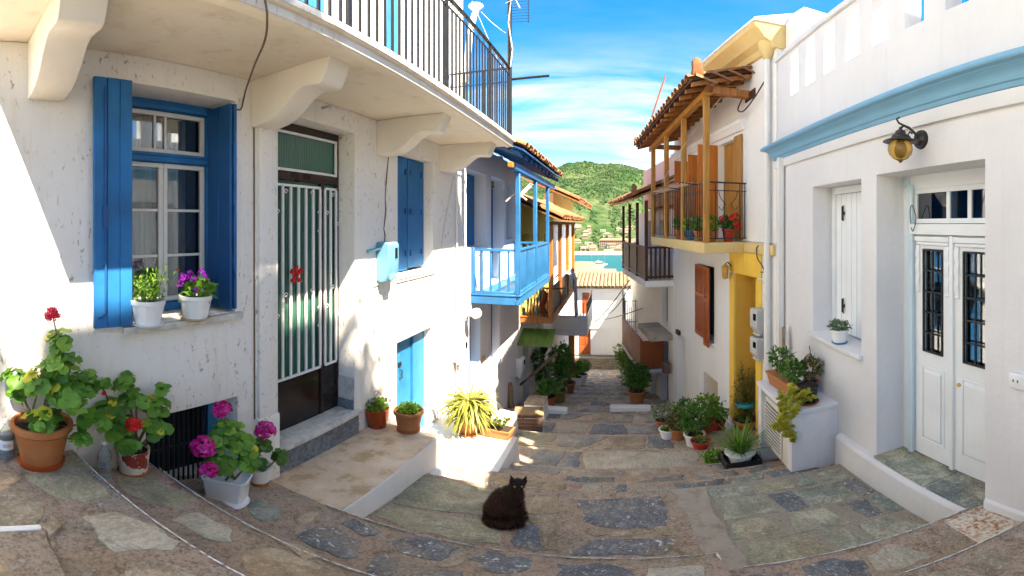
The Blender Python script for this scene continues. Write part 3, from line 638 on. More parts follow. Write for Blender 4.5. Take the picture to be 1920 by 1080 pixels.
for T, pix, mat in [
    (TB0, [(40, 893), (128, 846), (166, 868), (184, 902), (206, 929), (146, 944), (93, 926)], 'slab_olive'),
    (TB0, [(-40, 925), (29, 913), (55, 920), (85, 950), (66, 985), (-40, 985)], 'stone_tan'),
    (TB, [(90, 958), (107, 969), (117, 987), (92, 1010), (74, 990)], 'stone_tan'),
    (TB, [(156, 972), (218, 961), (284, 984), (340, 1017), (318, 1032), (218, 1038), (184, 1013)], 'stone_pale'),
    (TB, [(230, 1052), (300, 1050), (350, 1062), (395, 1085), (240, 1100)], 'stone_tan'),
    (TA, [(-30, 1040), (12, 1048), (30, 1075), (60, 1110), (-30, 1110)], 'stone_tan'),
    (TC, [(213, 905), (262, 884), (296, 892), (372, 938), (340, 955), (300, 950), (240, 930)], 'slab_olive'),
    (TC, [(452, 1042), (500, 1026), (560, 1040), (610, 1062), (600, 1095), (480, 1085)], 'stone_tan'),
    (TD, [(482, 936), (520, 950), (528, 966), (500, 982), (466, 962), (460, 945)], 'slate_green'),
    (TD, [(557, 1007), (597, 987), (630, 990), (675, 1015), (672, 1045), (652, 1052), (600, 1030)], 'slate_blue'),
    (TD, [(640, 981), (665, 972), (700, 986), (718, 999), (678, 1007)], 'slate_blue'),
    (TD, [(725, 1014), (760, 1005), (820, 1012), (862, 1027), (830, 1052), (762, 1042)], 'slate_blue'),
    (TD, [(684, 1075), (700, 1040), (725, 1040), (750, 1060), (722, 1085)], 'slate_blue'),
    (TD, [(880, 1047), (912, 1034), (1000, 1048), (980, 1075), (930, 1078)], 'slate_blue'),
    (TD, [(768, 1078), (800, 1066), (868, 1072), (880, 1095), (760, 1095)], 'slate_blue'),
    (TD, [(1046, 1058), (1117, 1055), (1172, 1064), (1192, 1085), (1046, 1090)], 'slate_blue'),
    (TD, [(1210, 1066), (1320, 1060), (1330, 1090), (1205, 1095)], 'stone_pale'),
    (TB0, [(-30, 892), (22, 884), (44, 896), (28, 908), (-30, 915)], 'stone_tan'),
    (TC, [(318, 975), (372, 960), (430, 985), (440, 1018), (380, 1008)], 'stone_pale'),
    (TC, [(520, 1018), (560, 1022), (600, 1045), (566, 1048)], 'stone_tan'),
    (TD, [(880, 1040), (868, 1060), (840, 1066), (820, 1062)], 'stone_tan'),
    (TK, [(1092, 996), (1160, 994), (1215, 997), (1205, 1003), (1118, 1006)], 'stone_tan'),
    (TD, [(578, 960), (600, 962), (590, 980), (560, 984), (548, 968)], 'stone_tan'),
    (TK, [(781, 889), (922, 915), (911, 968), (736, 943)], 'slab_olive'),
    (TK, [(728, 948), (906, 974), (948, 987), (934, 1020), (880, 1018), (700, 968)], 'slab_olive'),
    (TK, [(977, 981), (1012, 983), (1017, 1028), (1000, 1036), (953, 1016)], 'slate_blue'),
    (TK, [(994, 931), (1050, 929), (1052, 962), (987, 964)], 'stone_tan'),
    (TK, [(960, 966), (1044, 970), (1046, 1030), (1024, 1032), (1016, 976)], 'stone_tan'),
    (TK, [(1083, 937), (1240, 931), (1256, 957), (1248, 985), (1217, 991), (1125, 987), (1092, 978)], 'slate_blue'),
    (TK, [(1067, 1034), (1121, 1011), (1250, 1007), (1270, 1016), (1250, 1040), (1070, 1041)], 'slate_blue'),
    (TK, [(1226, 993), (1268, 986), (1274, 1002), (1240, 1004)], 'stone_tan'),
    (TF, [(1500, 1062), (1560, 1046), (1620, 1050), (1640, 1085), (1510, 1090)], 'slate_blue'),
    (TF, [(1622, 1045), (1660, 1022), (1705, 1024), (1748, 1045), (1690, 1070), (1640, 1072)], 'stone_pale'),
    (TF, [(1390, 1080), (1480, 1070), (1490, 1100), (1390, 1110)], 'slate_blue'),
    (TG, [(1805, 1060), (1850, 1035), (1890, 1045), (1895, 1068), (1840, 1080)], 'stone_tan'),
    (TG, [(1720, 1085), (1780, 1068), (1830, 1090), (1800, 1130), (1720, 1130)], 'stone_tan'),
]: px_stone(T, pix, mat)
def crazy(T, x0, x1, rows, wmin, wmax, gap, mats, joined=None, amp=0.028, h=0.009, skip=0.0, avoid=None):
    """irregular flagstones in ragged courses over a tread"""
    def edge(s_, t_):
        x = x0 + (x1 - x0) * s_; q = (x - T['xl']) / (T['xr'] - T['xl'])
        b = T['b'][0] + (T['b'][1] - T['b'][0]) * q; f = T['f'][0] + (T['f'][1] - T['f'][0]) * q; return x, b + (f - b) * t_
    ts = [0.0] + sorted((i + 1 + rnd.uniform(-0.15, 0.15)) / rows for i in range(rows - 1)) + [1.0]
    wob = [[rnd.uniform(-1, 1) for _ in range(40)] for _ in range(rows + 1)]
    def tl(r, s_):
        if r in (0, rows): return ts[r] + (0.05 if r == 0 else -0.035)
        i = s_ * 12; k = int(i); return ts[r] + (wob[r][k] * (1 - i + k) + wob[r][k + 1] * (i - k)) * 0.10 / rows
    for r in range(rows):
        s_ = 0.0; L = x1 - x0
        while s_ < 0.985:
            w = rnd.uniform(wmin, wmax) / L; e = min(1.0, s_ + w)
            if 1.0 - e < wmin * 0.6 / L: e = 1.0
            g = gap / L; j1, j2 = rnd.uniform(-0.5, 0.5) * 0.9 * w, rnd.uniform(-0.5, 0.5) * 0.9 * w
            a, b = s_ + g / 2, e - g / 2
            gg = gap / max(0.1, abs(T['f'][0] - T['b'][0])) / 2
            q = [(a, tl(r, a) + gg), ((a + b) / 2, tl(r, (a + b) / 2) + gg), (b, tl(r, b) + gg), (min(1, max(0, b + j2 * 0.4)), tl(r + 1, b) - gg), ((a + b) / 2, tl(r + 1, (a + b) / 2) - gg), (min(1, max(0, a + j1 * 0.4)), tl(r + 1, a) - gg)]
            if rnd.random() < 0.35: q.pop(rnd.choice((0, 2, 3, 5)))
            P = [edge(*p) for p in q]; s_ = e
            if rnd.random() < skip: continue
            if avoid and avoid(sum(p[0] for p in P) / len(P), sum(p[1] for p in P) / len(P)): continue
            stone_obj(rough_poly(P, amp, 4), T, rnd.choice(mats), h, joined=joined)
crazy(TL, 0.70, 2.0, 5, 0.20, 0.60, 0.032, ['slate_green', 'slate_green', 'slate_green', 'slate_blue', 'slab_olive'], amp=0.012, h=0.006)
crazy(T5, -1.1, 0.48, 1, 0.2, 0.5, 0.10, ['slate_blue', 'stone_mixed', 'stone_tan'], skip=0.15)
crazy(T5b, 0.48, 1.9, 1, 0.3, 0.6, 0.09, ['slate_blue', 'slate_green'], skip=0.1)
for k, T in enumerate(FAR[:9]):
    xl, xr = (-1.15, 2.0) if k < 3 else (-2.25, 1.75)
    if k == 2:
        crazy(T, -1.1, -0.45, 1, 0.3, 0.5, 0.08, ['stone_mixed']); stone_obj(rough_poly([(-0.40, T['b'][0] + 0.08), (0.95, T['b'][0] + 0.08), (1.0, T['f'][0] - 0.10), (-0.42, T['f'][0] - 0.06)], 0.03), T, 'stone_pale', 0.006); crazy(T, 1.05, 2.0, 2, 0.3, 0.5, 0.07, ['slate_blue', 'stone_mixed'])
    elif k < 2: crazy(T, xl, xr, 1, 0.25, 0.7, 0.09, ['slate_blue', 'stone_mixed', 'stone_tan'], skip=0.12)
    else: crazy(T, xl, xr, 2 if k < 5 else 3, 0.30, 0.9, 0.035, ['stone_mixed', 'stone_mixed', 'slate_blue', 'stone_tan', 'slab_olive'], skip=0.03)
mbj = MB()
for T in FAR[9:]: crazy(T, -2.3, 1.6, 4, 0.25, 0.7, 0.035, ['stone_mixed'], joined=mbj)
part('paving_stones', mbj, M('stone_mixed'), street, recalc=False, kind='stuff')
# ragged white lines painted along the step edges
def paint_line(T, xa, xb, w=0.0035, holes=0.12):
    mb = MB(); n = int((xb - xa) / 0.014); r = random.Random(int(T['f'][0] * 100))
    for i in range(n):
        if r.random() < holes: continue
        x0, x1 = xa + (xb - xa) * i / n, xa + (xb - xa) * (i + 1) / n; q = lambda x: T['f'][0] + (T['f'][1] - T['f'][0]) * (x - T['xl']) / (T['xr'] - T['xl'])
        w0 = w * r.uniform(0.3, 1.5); ys = [(x0, q(x0) + 0.004), (x1, q(x1) + 0.004), (x1, q(x1) - w0), (x0, q(x0) - w0 * r.uniform(0.5, 1.2))]
        b = [(x, y, tz(T, x, y) + 0.0075) for x, y in ys]; mb.add(b + [(x, y, z - 0.03) for x, y, z in b], [(0, 1, 2, 3), (0, 4, 5, 1)])
    part('painted_edge', mb, M('paint_line'), T['obj'], recalc=False)
paint_line(TB0, -2.3, -1.36); paint_line(TB, -1.36, 0.3); paint_line(TC, -2.25, 0.2); paint_line(TD, -1.9, XM, 0.005, 0.45); paint_line(TF, 0.6, 2.0); paint_line(TG, 1.0, 2.05)
paint_line(TK, -1.2, 0.4, 0.008, 0.6)
mb = MB(); mb.hexa([(-1.39, -0.6, -1.42), (-1.325, -0.6, -1.42), (-1.335, 0.305, -1.42), (-1.395, 0.308, -1.42), (-1.385, -0.6, -1.15), (-1.33, -0.6, -1.15), (-1.345, 0.30, -1.192), (-1.38, 0.304, -1.194)]); part('painted_kerb', mb, M('plaster_white'), TA['obj'], bev=0.012)
mb = MB(); mb.box(XM - 0.004, XM + 0.010, 1.99, 2.062, -2.45, -2.052); part('painted_kerb', mb, M('paint_line'), TD['obj'], bev=0.004)
# concrete strip between street and landing
mb = MB(); xs = [0.50, 0.60, 0.72]
n_ = 9
for i in range(n_ + 1):
    t_ = i / n_
    for j in range(4):
        x = 0.45 + 0.24 * j / 3 + rnd.uniform(-0.035, 0.035) - 0.02 * t_; T = TL if x > XM else TK
        y = 2.0 + (3.40 - 2.0) * t_; mb.v.append(Vector((x, y, max(tz(TL, max(x, XM), y), tz(TL, XM, y)) + 0.010)))
for i in range(n_):
    for j in range(3): a = i * 4 + j; mb.f.append((a, a + 1, a + 5, a + 4))
part('concrete_strip', mb, M('concrete_grey'), street, smooth=True, recalc=False, sharp=180)
# rusty inspection cover
cov = thing('manhole_cover', 'square rusty speckled inspection cover set in the step beside the white door', 'manhole cover', (0, 0, 0))
cp = [on_tread(TF, *p) for p in [(1766, 979), (1842, 950), (1914, 980), (1838, 1021)]]
def inset_quad(P, k): c = sum(P, Vector()) / 4; return [c + (p - c) * k for p in P]
cc = sum(cp, Vector()) / 4; cov.location = cc
mb = MB(); q0 = [p - cc for p in cp]; q1 = [p - cc for p in inset_quad(cp, 0.9)]
up = Vector((0, 0, 0.022)); 
mb.add([p - up for p in q0] + [p + up * 0.5 for p in q0] + [p + up * 0.5 for p in q1] + [p - up * 0.3 for p in q1], [(i, (i + 1) % 4, 4 + (i + 1) % 4, 4 + i) for i in range(4)] + [(4 + i, 4 + (i + 1) % 4, 8 + (i + 1) % 4, 8 + i) for i in range(4)] + [(8 + i, 8 + (i + 1) % 4, 12 + (i + 1) % 4, 12 + i) for i in range(4)])
part('frame', mb, M('rusty_plate'), cov)
mb = MB(); q2 = [p - cc for p in inset_quad(cp, 0.885)]; mb.add([p - up * 0.4 for p in q2] + [p + up * 0.35 for p in q2], [(0, 1, 2, 3), (7, 6, 5, 4)] + [(i, (i + 1) % 4, 4 + (i + 1) % 4, 4 + i) for i in range(4)])
part('plate', mb, M('rusty_plate'), cov, bev=0.004)
# ------------------------------------------------------------------ building helpers
def rows(name, mb, mat, parent, places, **k):
    """one mesh, many objects: places are (u, d*sgn, z) offsets in the house frame"""
    me = mb.mesh(name, **k); me.materials.append(M(mat)); zb = parent.get('zb', 0.0)
    for p in places: link(name, me, None, parent, (p[0], p[1], p[2] - zb)) if len(p) == 3 else link(name, me, None, parent, (p[0], p[1], p[2] - zb), p[3])
def sub(parent, name):
    o = bpy.data.objects.new(name, None); COL.objects.link(o); o.parent = parent; o.empty_display_size = 0.1
    if 'zb' in parent.keys(): o['zb'] = parent['zb']
    return o
def plank_leaf(F, parent, u0, u1, d, z0, z1, mat, n=4, th=0.022, rails=(), gap=0.002, hinge=None, name='plank'):
    w = (u1 - u0) / n
    for i in range(n):
        mb = F.mb(); k = rnd.uniform(-0.0015, 0.0015); mb.box(u0 + i * w + gap / 2, u0 + (i + 1) * w - gap / 2, d + k, d + th + k, z0, z1); part(name, mb, M(mat), parent, bev=0.0025, seg=1)
    for zr in rails:
        mb = F.mb(); mb.box(u0 + 0.01, u1 - 0.01, d - 0.016, d - 0.001, zr - 0.035, zr + 0.035); part('rail', mb, M(mat), parent, bev=0.003, seg=1)
def tile_mesh(r=0.075, L=0.36, th=0.014, n=6, taper=0.85, flip=False):
    mb = MB()
    for k, (rr, y) in enumerate(((r, 0.0), (r * taper, L))):
        for q in (rr, rr - th):
            for i in range(n + 1): a = pi * i / n; mb.v.append(Vector((cos(a) * q, y, sin(a) * q * (0.8 if not flip else -0.6) + (0 if not flip else 0.05))))
    m = n + 1
    for i in range(n):
        mb.f += [(i, i + 1, 2 * m + i + 1, 2 * m + i), (m + i + 1, m + i, 3 * m + i, 3 * m + i + 1), (i + 1, i, m + i, m + i + 1), (2 * m + i, 2 * m + i + 1, 3 * m + i + 1, 3 * m + i)]
    mb.f += [(0, 2 * m, 3 * m, m), (n, m + n, 3 * m + n, 2 * m + n)]
    return mb
def tile_roof(parent, o, du, ds, nu, ns, mat='roof_clay', r=0.075, L=0.36, step=0.30, jit=0.012):
    """barrel tiles from eave corner o: columns along du (step 2r), courses up the slope ds; object local axes: x=du, y=ds"""
    du = Vector(du); pitch = du.length / nu; du = du.normalized(); ds = Vector(ds).normalized(); nn = du.cross(ds)
    if nn.z < 0: nn = -nn
    zb = parent.get('zb', 0.0); me = tile_mesh(r, L).mesh('roof_tile', smooth=True, sharp=50); me.materials.append(M(mat)); mf = tile_mesh(r * 0.95, L, flip=True).mesh('roof_tile', smooth=True, sharp=50); mf.materials.append(M(mat))
    def place(me_, p, k):
        x = du; y = (ds + nn * rnd.uniform(0.02, 0.05)).normalized(); z = x.cross(y).normalized()
        if z.z < 0: x = -x; z = x.cross(y).normalized()
        R = Matrix((x, y, z)).transposed().to_4x4(); o_ = link('roof_tile', me_, None, parent); o_.matrix_local = Matrix.Translation((p.x, p.y, p.z - zb)) @ R
    for i in range(nu):
        for j in range(ns):
            jt = lambda: rnd.uniform(-jit, jit)
            base = Vector(o) + du * (i + 0.5) * pitch + ds * j * step + nn * (0.020 + 0.004 * (j % 2))
            place(me, base + du * jt() + ds * jt(), j)
            place(mf, base + du * (pitch / 2) + ds * jt() - nn * 0.035, j)
def cable(name, pts, r, mat, label, n=5, smooth_steps=6):
    P = [Vector(p) for p in pts]; o = []
    for i in range(len(P) - 1):
        a, b, c, d = P[max(0, i - 1)], P[i], P[i + 1], P[min(len(P) - 1, i + 2)]
        for k in range(smooth_steps):
            t = k / smooth_steps; o.append(0.5 * ((2 * b) + (c - a) * t + (2 * a - 5 * b + 4 * c - d) * t * t + (3 * b - a - 3 * c + d) * t ** 3))
    o.append(P[-1]); c0 = P[0]
    mb = MB(); mb.tube([p - c0 for p in o], r, n); ob = part(name, mb, M(mat), smooth=True); ob.location = c0
    return tag(ob, label, 'cable')

# ------------------------------------------------------------------ first house on the left
FL = Frame('house', 'white peeling house with blue shuttered window, dark door and long railed balcony', 'house', (-2.3, 0), (0, 1), (-1, 0), -2.2)
hl = FL.root; UE = 6.03
DW = (2.22, 3.23, -1.90, 0.86)
holes = [(1.04, 1.83, -0.605, 0.87), DW, (4.04, 4.95, -0.57, 0.80), (4.02, 4.93, -2.80, -1.33), (1.15, 1.85, -1.95, -1.262)]
mb = FL.mb(); mb.wall(-1.6, UE, -4.2, 1.06, 0.42, holes); part('wall', mb, M('plaster_worn'), hl, bev=0.014)
upd = [(2.45, 2.92, 1.2, 3.25), (3.80, 4.30, 1.2, 3.25)]
mb = FL.mb(); mb.wall(-1.6, UE, 1.16, 4.5, 0.42, upd); part('upper_wall', mb, M('plaster_white'), hl, bev=0.014)
mb = FL.mb(); mb.box(-1.6, UE, 0.75, 5.0, -4.2, 4.5); mb.box(-1.6, -1.3, 0.43, 0.75, -4.2, 4.5); mb.box(UE - 0.3, UE - 0.003, 0.43, 0.75, -4.2, 4.5); mb.box(-1.6, UE, 0.43, 0.75, 1.06, 1.2); mb.box(-1.6, UE, 0.42, 5, 4.501, 4.7); part('rear_walls', mb, M('plaster_white'), hl)
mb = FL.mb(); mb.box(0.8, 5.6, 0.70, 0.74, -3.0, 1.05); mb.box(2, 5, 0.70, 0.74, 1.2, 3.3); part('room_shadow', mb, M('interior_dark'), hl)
# balcony slab with rounded drip edge
mb = FL.mb(); mb.prism([(0.0, 1.06), (-0.80, 1.05), (-0.81, 1.035), (-0.875, 1.03), (-0.895, 1.045), (-0.895, 1.095), (-0.925, 1.10), (-0.935, 1.115), (-0.93, 1.15), (-0.90, 1.16), (0.0, 1.16)], 0.12, 5.52); part('balcony_slab', mb, M('plaster_soffit'), hl, bev=0.004, seg=1)
mb = FL.mb(); mb.box(0.115, 5.525, -0.90, -0.897, 1.042, 1.097); mb.box(0.112, 5.53, -0.94, -0.936, 1.108, 1.152); part('slab_edge', mb, M('plaster_edge'), hl)
prof = [(0, 1.055), (0, 0.70), (-0.10, 0.702), (-0.19, 0.715), (-0.27, 0.745), (-0.34, 0.79), (-0.40, 0.84), (-0.45, 0.876), (-0.50, 0.892), (-0.56, 0.888), (-0.62, 0.88), (-0.655, 0.89), (-0.675, 0.925), (-0.70, 0.985), (-0.725, 1.055)]
for uc in (0.53, 2.07, 3.71, 5.26):
    mb = FL.mb(); mb.prism(prof, uc - 0.10, uc + 0.10); part('bracket', mb, M('plaster_bracket'), hl, bev=0.008, sharp=30)
mb = FL.mb(); mb.box(2.03, 2.215, -0.028, 0.05, -1.50, 0.72); mb.box(2.015, 2.218, -0.045, 0.05, -2.4, -1.50); part('pilaster', mb, M('plaster_worn'), hl, bev=0.008)
mb = FL.mb(); mb.tube([(1.998, -0.004, 0.70), (2.0, -0.004, -0.2), (2.003, -0.004, -1.5)], 0.006, 4); part('wall_groove', mb, M('cable_brown'), hl)
mb = FL.mb(); cpts = [(246, 105), (240, 170), (231, 260), (222, 400), (226, 480), (219, 560), (213, 610), (221, 650), (217, 705)]
mb.tube([(*[FL.uz(660 + x / 3.6, 260 + y / 3.6)[0]], -0.001, FL.uz(660 + x / 3.6, 260 + y / 3.6)[1]) for x, y in cpts], [0.006, 0.007, 0.010, 0.006, 0.011, 0.009, 0.006, 0.010, 0.008], 4); part('wall_crack', mb, M('cable_brown'), hl)
# shuttered window
win = sub(hl, 'window'); wd_ = 0.285
mb = FL.mb()
for b_ in ((1.04, 1.83, 0.80, 0.868), (1.04, 1.83, -0.60, -0.545), (1.04, 1.085, -0.545, 0.80), (1.775, 1.83, -0.545, 0.80)): mb.box(b_[0], b_[1], wd_ - 0.03, wd_ + 0.06, b_[2], b_[3])
zt_ = FL.z(330, 300, wd_); mb.box(1.085, 1.775, wd_ - 0.036, wd_ + 0.05, zt_ - 0.028, zt_ + 0.028); mb.box(1.085, 1.775, wd_ - 0.05, wd_ - 0.03, zt_ + 0.012, zt_ + 0.034)
mb.box(1.06, 1.80, wd_ - 0.05, wd_ - 0.03, 0.80, 0.832)
part('window_frame', mb, M('blue_paint'), win, bev=0.004, seg=1)
def sash(F, parent, u0, u1, z0, z1, d, us=(), zs=(), mat='sash_white', fw=0.034, mw=0.018, glass='glass', th=0.032):
    mb = F.mb(); mb.box(u0, u1, d, d + th, z0, z0 + fw); mb.box(u0, u1, d, d + th, z1 - fw, z1); mb.box(u0, u0 + fw, d, d + th, z0 + fw, z1 - fw); mb.box(u1 - fw, u1, d, d + th, z0 + fw, z1 - fw)
    s_ = part('sash', mb, M(mat), parent, bev=0.003, seg=1)
    ub = [u0 + fw] + sorted(us) + [u1 - fw]; zb_ = [z0 + fw] + sorted(zs) + [z1 - fw]
    for u in us: mb = F.mb(); mb.box(u - mw / 2, u + mw / 2, d + 0.004, d + th - 0.004, z0 + fw, z1 - fw); part('muntin', mb, M(mat), parent, bev=0.002, seg=1)
    for z in zs:
        for a, b in zip(ub, ub[1:]): mb = F.mb(); mb.box(a + (mw / 2 if a in us else 0), b - (mw / 2 if b in us else 0), d + 0.005, d + th - 0.005, z - mw / 2, z + mw / 2); part('muntin', mb, M(mat), parent, bev=0.002, seg=1)
    for a, b in zip(ub, ub[1:]):
        for c, e_ in zip(zb_, zb_[1:]): mb = F.mb(); mb.box(a, b, d + th * 0.55, d + th * 0.55 + 0.003, c, e_); part('pane', mb, M(glass), parent)
um = FL.u(306, wd_)
sash(FL, win, 1.09, 1.77, zt_ + 0.036, 0.795, wd_, us=(FL.u(291, wd_), FL.u(311, wd_)))
zq = [FL.z(340, 395, wd_), FL.z(340, 478, wd_)]
sash(FL, win, 1.09, um - 0.002, -0.54, zt_ - 0.03, wd_, zs=zq); sash(FL, win, um + 0.002, 1.77, -0.54, zt_ - 0.03, wd_, zs=zq)
mb = FL.mb(); 
for (a, b, zl, zh) in ((1.02, 1.38, -0.55, zt_), (1.50, 1.66, -0.55, 0.78), (1.15, 1.30, zt_, 0.80)):
    n = 22; base = len(mb.v)
    for i in range(n + 1):
        u = a + (b - a) * i / n
        for z in (zl, zh): mb.v.append(Vector((u, FL.s * (0.40 + 0.018 * sin(i * 1.35) + 0.006 * sin(i * 3.1)), z)))
    for i in range(n): k = base + 2 * i; mb.f.append((k, k + 1, k + 3, k + 2))
part('curtain', mb, M('curtain'), win, smooth=True, recalc=False, sharp=180)
mb = FL.mb(); mb.box(0.985, 1.87, -0.045, 0.25, -0.655, -0.612); part('sill', mb, M('marble_white'), win, bev=0.004)
sh = sub(hl, 'shutter'); plank_leaf(FL, sh, 0.80, 1.035, -0.052, -0.60, 0.865, 'blue_paint', 3, 0.026)
plank_leaf(FL, sh, 0.812, 1.035, -0.024, -0.595, 0.86, 'blue_paint', 2, 0.022)
mb = FL.mb(); mb.tube([(0.865, -0.062, 0.80), (0.865, -0.062, -0.50), (0.845, -0.062, -0.53), (0.82, -0.062, -0.535)], 0.007, 5); mb.box(0.848, 0.882, -0.066, -0.055, -0.02, 0.10); part('shutter_bolt', mb, M('blue_dark'), sh, bev=0)
sh = sub(hl, 'shutter')
mb = FL.mb(); w_ = 0.30 / 2
for i in range(2): mb = FL.mb(); mb.box(1.795, 1.822, -0.03 + i * w_, -0.032 + (i + 1) * w_, -0.585, 0.84); part('plank', mb, M('blue_paint'), sh, bev=0.0025, seg=1)
for i in range(2): mb = FL.mb(); mb.box(1.755, 1.778, -0.035 + i * 0.13, -0.037 + (i + 1) * 0.13, -0.585, 0.835); part('plank', mb, M('blue_dark'), sh, bev=0.0025, seg=1)
for z in (-0.35, 0.1, 0.6): mb = FL.mb(); mb.tube([(1.80, -0.042, z - 0.03), (1.80, -0.042, z + 0.03)], 0.008, 6); part('hinge', mb, M('blue_light'), sh)
# dark front door with white grille
door = sub(hl, 'door'); dd = 0.195
zt0 = FL.z(600, 335, dd); zg1 = FL.z(600, 352, dd); zg0 = FL.z(600, 690, dd); us = 2.985
mb = FL.mb()
for b_ in ((2.22, 3.23, 0.79, 0.86), (2.22, 2.265, -1.86, 0.79), (3.20, 3.23, -1.86, 0.79), (2.265, 3.20, zt0 - 0.045, zt0 + 0.03), (us - 0.018, us + 0.018, -1.86, zt0 - 0.045)): mb.box(b_[0], b_[1], dd - 0.01, dd + 0.05, b_[2], b_[3])
part('door_frame', mb, M('brown_frame'), door, bev=0.003, seg=1)
mb = FL.mb(); mb.box(2.27, 3.195, dd + 0.012, dd + 0.018, zt0 + 0.03, 0.79); part('pane', mb, M('glass_green'), door, label='green ribbed glass above the door')
mb = FL.mb()
for b_ in ((2.268, 3.198, 0.765, 0.788), (2.268, 3.198, zt0 + 0.032, zt0 + 0.055), (2.268, 2.29, zt0 + 0.055, 0.765), (3.176, 3.198, zt0 + 0.055, 0.765)): mb.box(b_[0], b_[1], dd - 0.014, dd + 0.006, b_[2], b_[3])
part('transom_frame', mb, M('metal_white'), door, bev=0.002, seg=1)
for (a, b) in ((2.268, us - 0.02), (us + 0.02, 3.198)):
    mb = FL.mb(); mb.box(a, b, dd + 0.008, dd + 0.04, -1.855, zg0 - 0.005); part('door_panel', mb, M('brown_metal'), door, bev=0.003, seg=1)
    mb = FL.mb(); mb.box(a, b, dd + 0.022, dd + 0.028, zg0, zt0 - 0.047); part('pane', mb, M('glass_green'), door)
    gr = sub(door, 'grille'); nb = 8 if b - a > 0.4 else 3; g0, g1 = a + 0.015, b - 0.015
    for za_, zb_ in ((zg1 - 0.016, zg1 + 0.004), (zg0 + 0.01, zg0 + 0.03)): mb = FL.mb(); mb.box(g0, g1, dd - 0.020, dd - 0.002, za_, zb_); part('grille_rail', mb, M('metal_white'), gr)
    ubs = [g0 + (g1 - g0) * i / (nb - 1) for i in range(nb)]
    bm_ = FL.mb(); bm_.box(-0.008, 0.008, dd - 0.019, dd - 0.003, zg0 + 0.02, zg1 - 0.01)
    for u in ubs: mb = FL.mb(); mb.box(u - 0.0105, u + 0.0105, dd - 0.0195, dd - 0.0035, zg0 + 0.03, zg1 - 0.016); part('grille_bar', mb, M('metal_white'), gr)
    def scroll(u, z, sg, L=0.17):
        pts = []
        for i in range(9): t_ = i / 8; a_ = pi * 1.9 * t_; r0 = 0.022 * (1 - 0.55 * t_); pts.append((u + sg * (0.022 - r0 * cos(a_) * 1.0), dd - 0.024, z + r0 * sin(a_)))
        return [(u + sg * 0.075 * 0 - sg * 0.0, dd - 0.024, z - L)] + [(u + sg * 0.004, dd - 0.024, z - L * 0.6), (u + sg * 0.001, dd - 0.024, z - L * 0.25)] + pts
    H = zg1 - zg0
    for half in (0, 1):
        top = zg1 - 0.06 - half * H * 0.51
        seq = [(0, 2), (1, 1), (2, 0), (nb - 3, 0), (nb - 2, 1), (nb - 1, 2)] if nb > 4 else [(0, 1), (1, 0), (2, 1.6)]
        for (i, k) in seq:
            i = min(i, nb - 2) if nb > 4 else min(i, nb - 1); sg = -1 if i < nb / 2 else 1
            mb = FL.mb(); u = (ubs[i] + ubs[min(i + 1, nb - 1)]) / 2; p_ = [(u + sg * -0.03, dd - 0.024, top - k * 0.17 - 0.20)] + scroll(u, top - k * 0.17, sg)[1:]
            mb.tube(p_[3:], 0.0042, 4); part('scroll', mb, M('metal_white'), gr)
mb = FL.mb(); uu, zz0 = FL.uz(554, 515, dd - 0.03)
for a_ in (0.5, 2.6, 4.0, 5.4, 1.6): mb.hexa([(uu, dd - 0.04, zz0 - 0.01), (uu + 0.07 * cos(a_) - 0.02 * sin(a_), dd - 0.05, zz0 + 0.07 * sin(a_) + 0.02 * cos(a_)), (uu + 0.08 * cos(a_), dd - 0.06, zz0 + 0.08 * sin(a_)), (uu + 0.07 * cos(a_) + 0.02 * sin(a_), dd - 0.05, zz0 + 0.07 * sin(a_) - 0.02 * cos(a_)), (uu, dd - 0.03, zz0 + 0.01), (uu + 0.07 * cos(a_) - 0.02 * sin(a_), dd - 0.03, zz0 + 0.07 * sin(a_) + 0.02 * cos(a_)), (uu + 0.08 * cos(a_), dd - 0.035, zz0 + 0.08 * sin(a_)), (uu + 0.07 * cos(a_) + 0.02 * sin(a_), dd - 0.03, zz0 + 0.07 * sin(a_) - 0.02 * cos(a_))])
mb.ball((uu, dd - 0.05, zz0), 0.018, 8, 5)
bow = part('ribbon_bow', mb, M('red_bow')); bow.matrix_world = hl.matrix_basis @ Matrix.Translation((0, 0, 2.2)); tag(bow, 'red ribbon bow tied to the white door grille', 'bow')
mb = FL.mb(); mb.box(2.18, 3.29, -0.055, dd, -1.885, -1.845); part('threshold', mb, M('marble_white'), hl, bev=0.005, label='veined white marble threshold')
mb = FL.mb(); mb.box(2.20, 3.27, -0.02, 0.10, -2.30, -1.886); part('threshold_riser', mb, M('marble_grey'), hl, bev=0.003, label='dark grey marble riser under the threshold')
mb = FL.mb(); mb.box(3.218, 3.228, 0.0, dd - 0.012, -1.845, -1.50); part('jamb_slab', mb, M('marble_white'), hl); mb = FL.mb(); mb.box(3.210, 3.2175, 0.0, dd - 0.012, -1.845, -1.74); part('jamb_slab', mb, M('marble_grey'), hl)
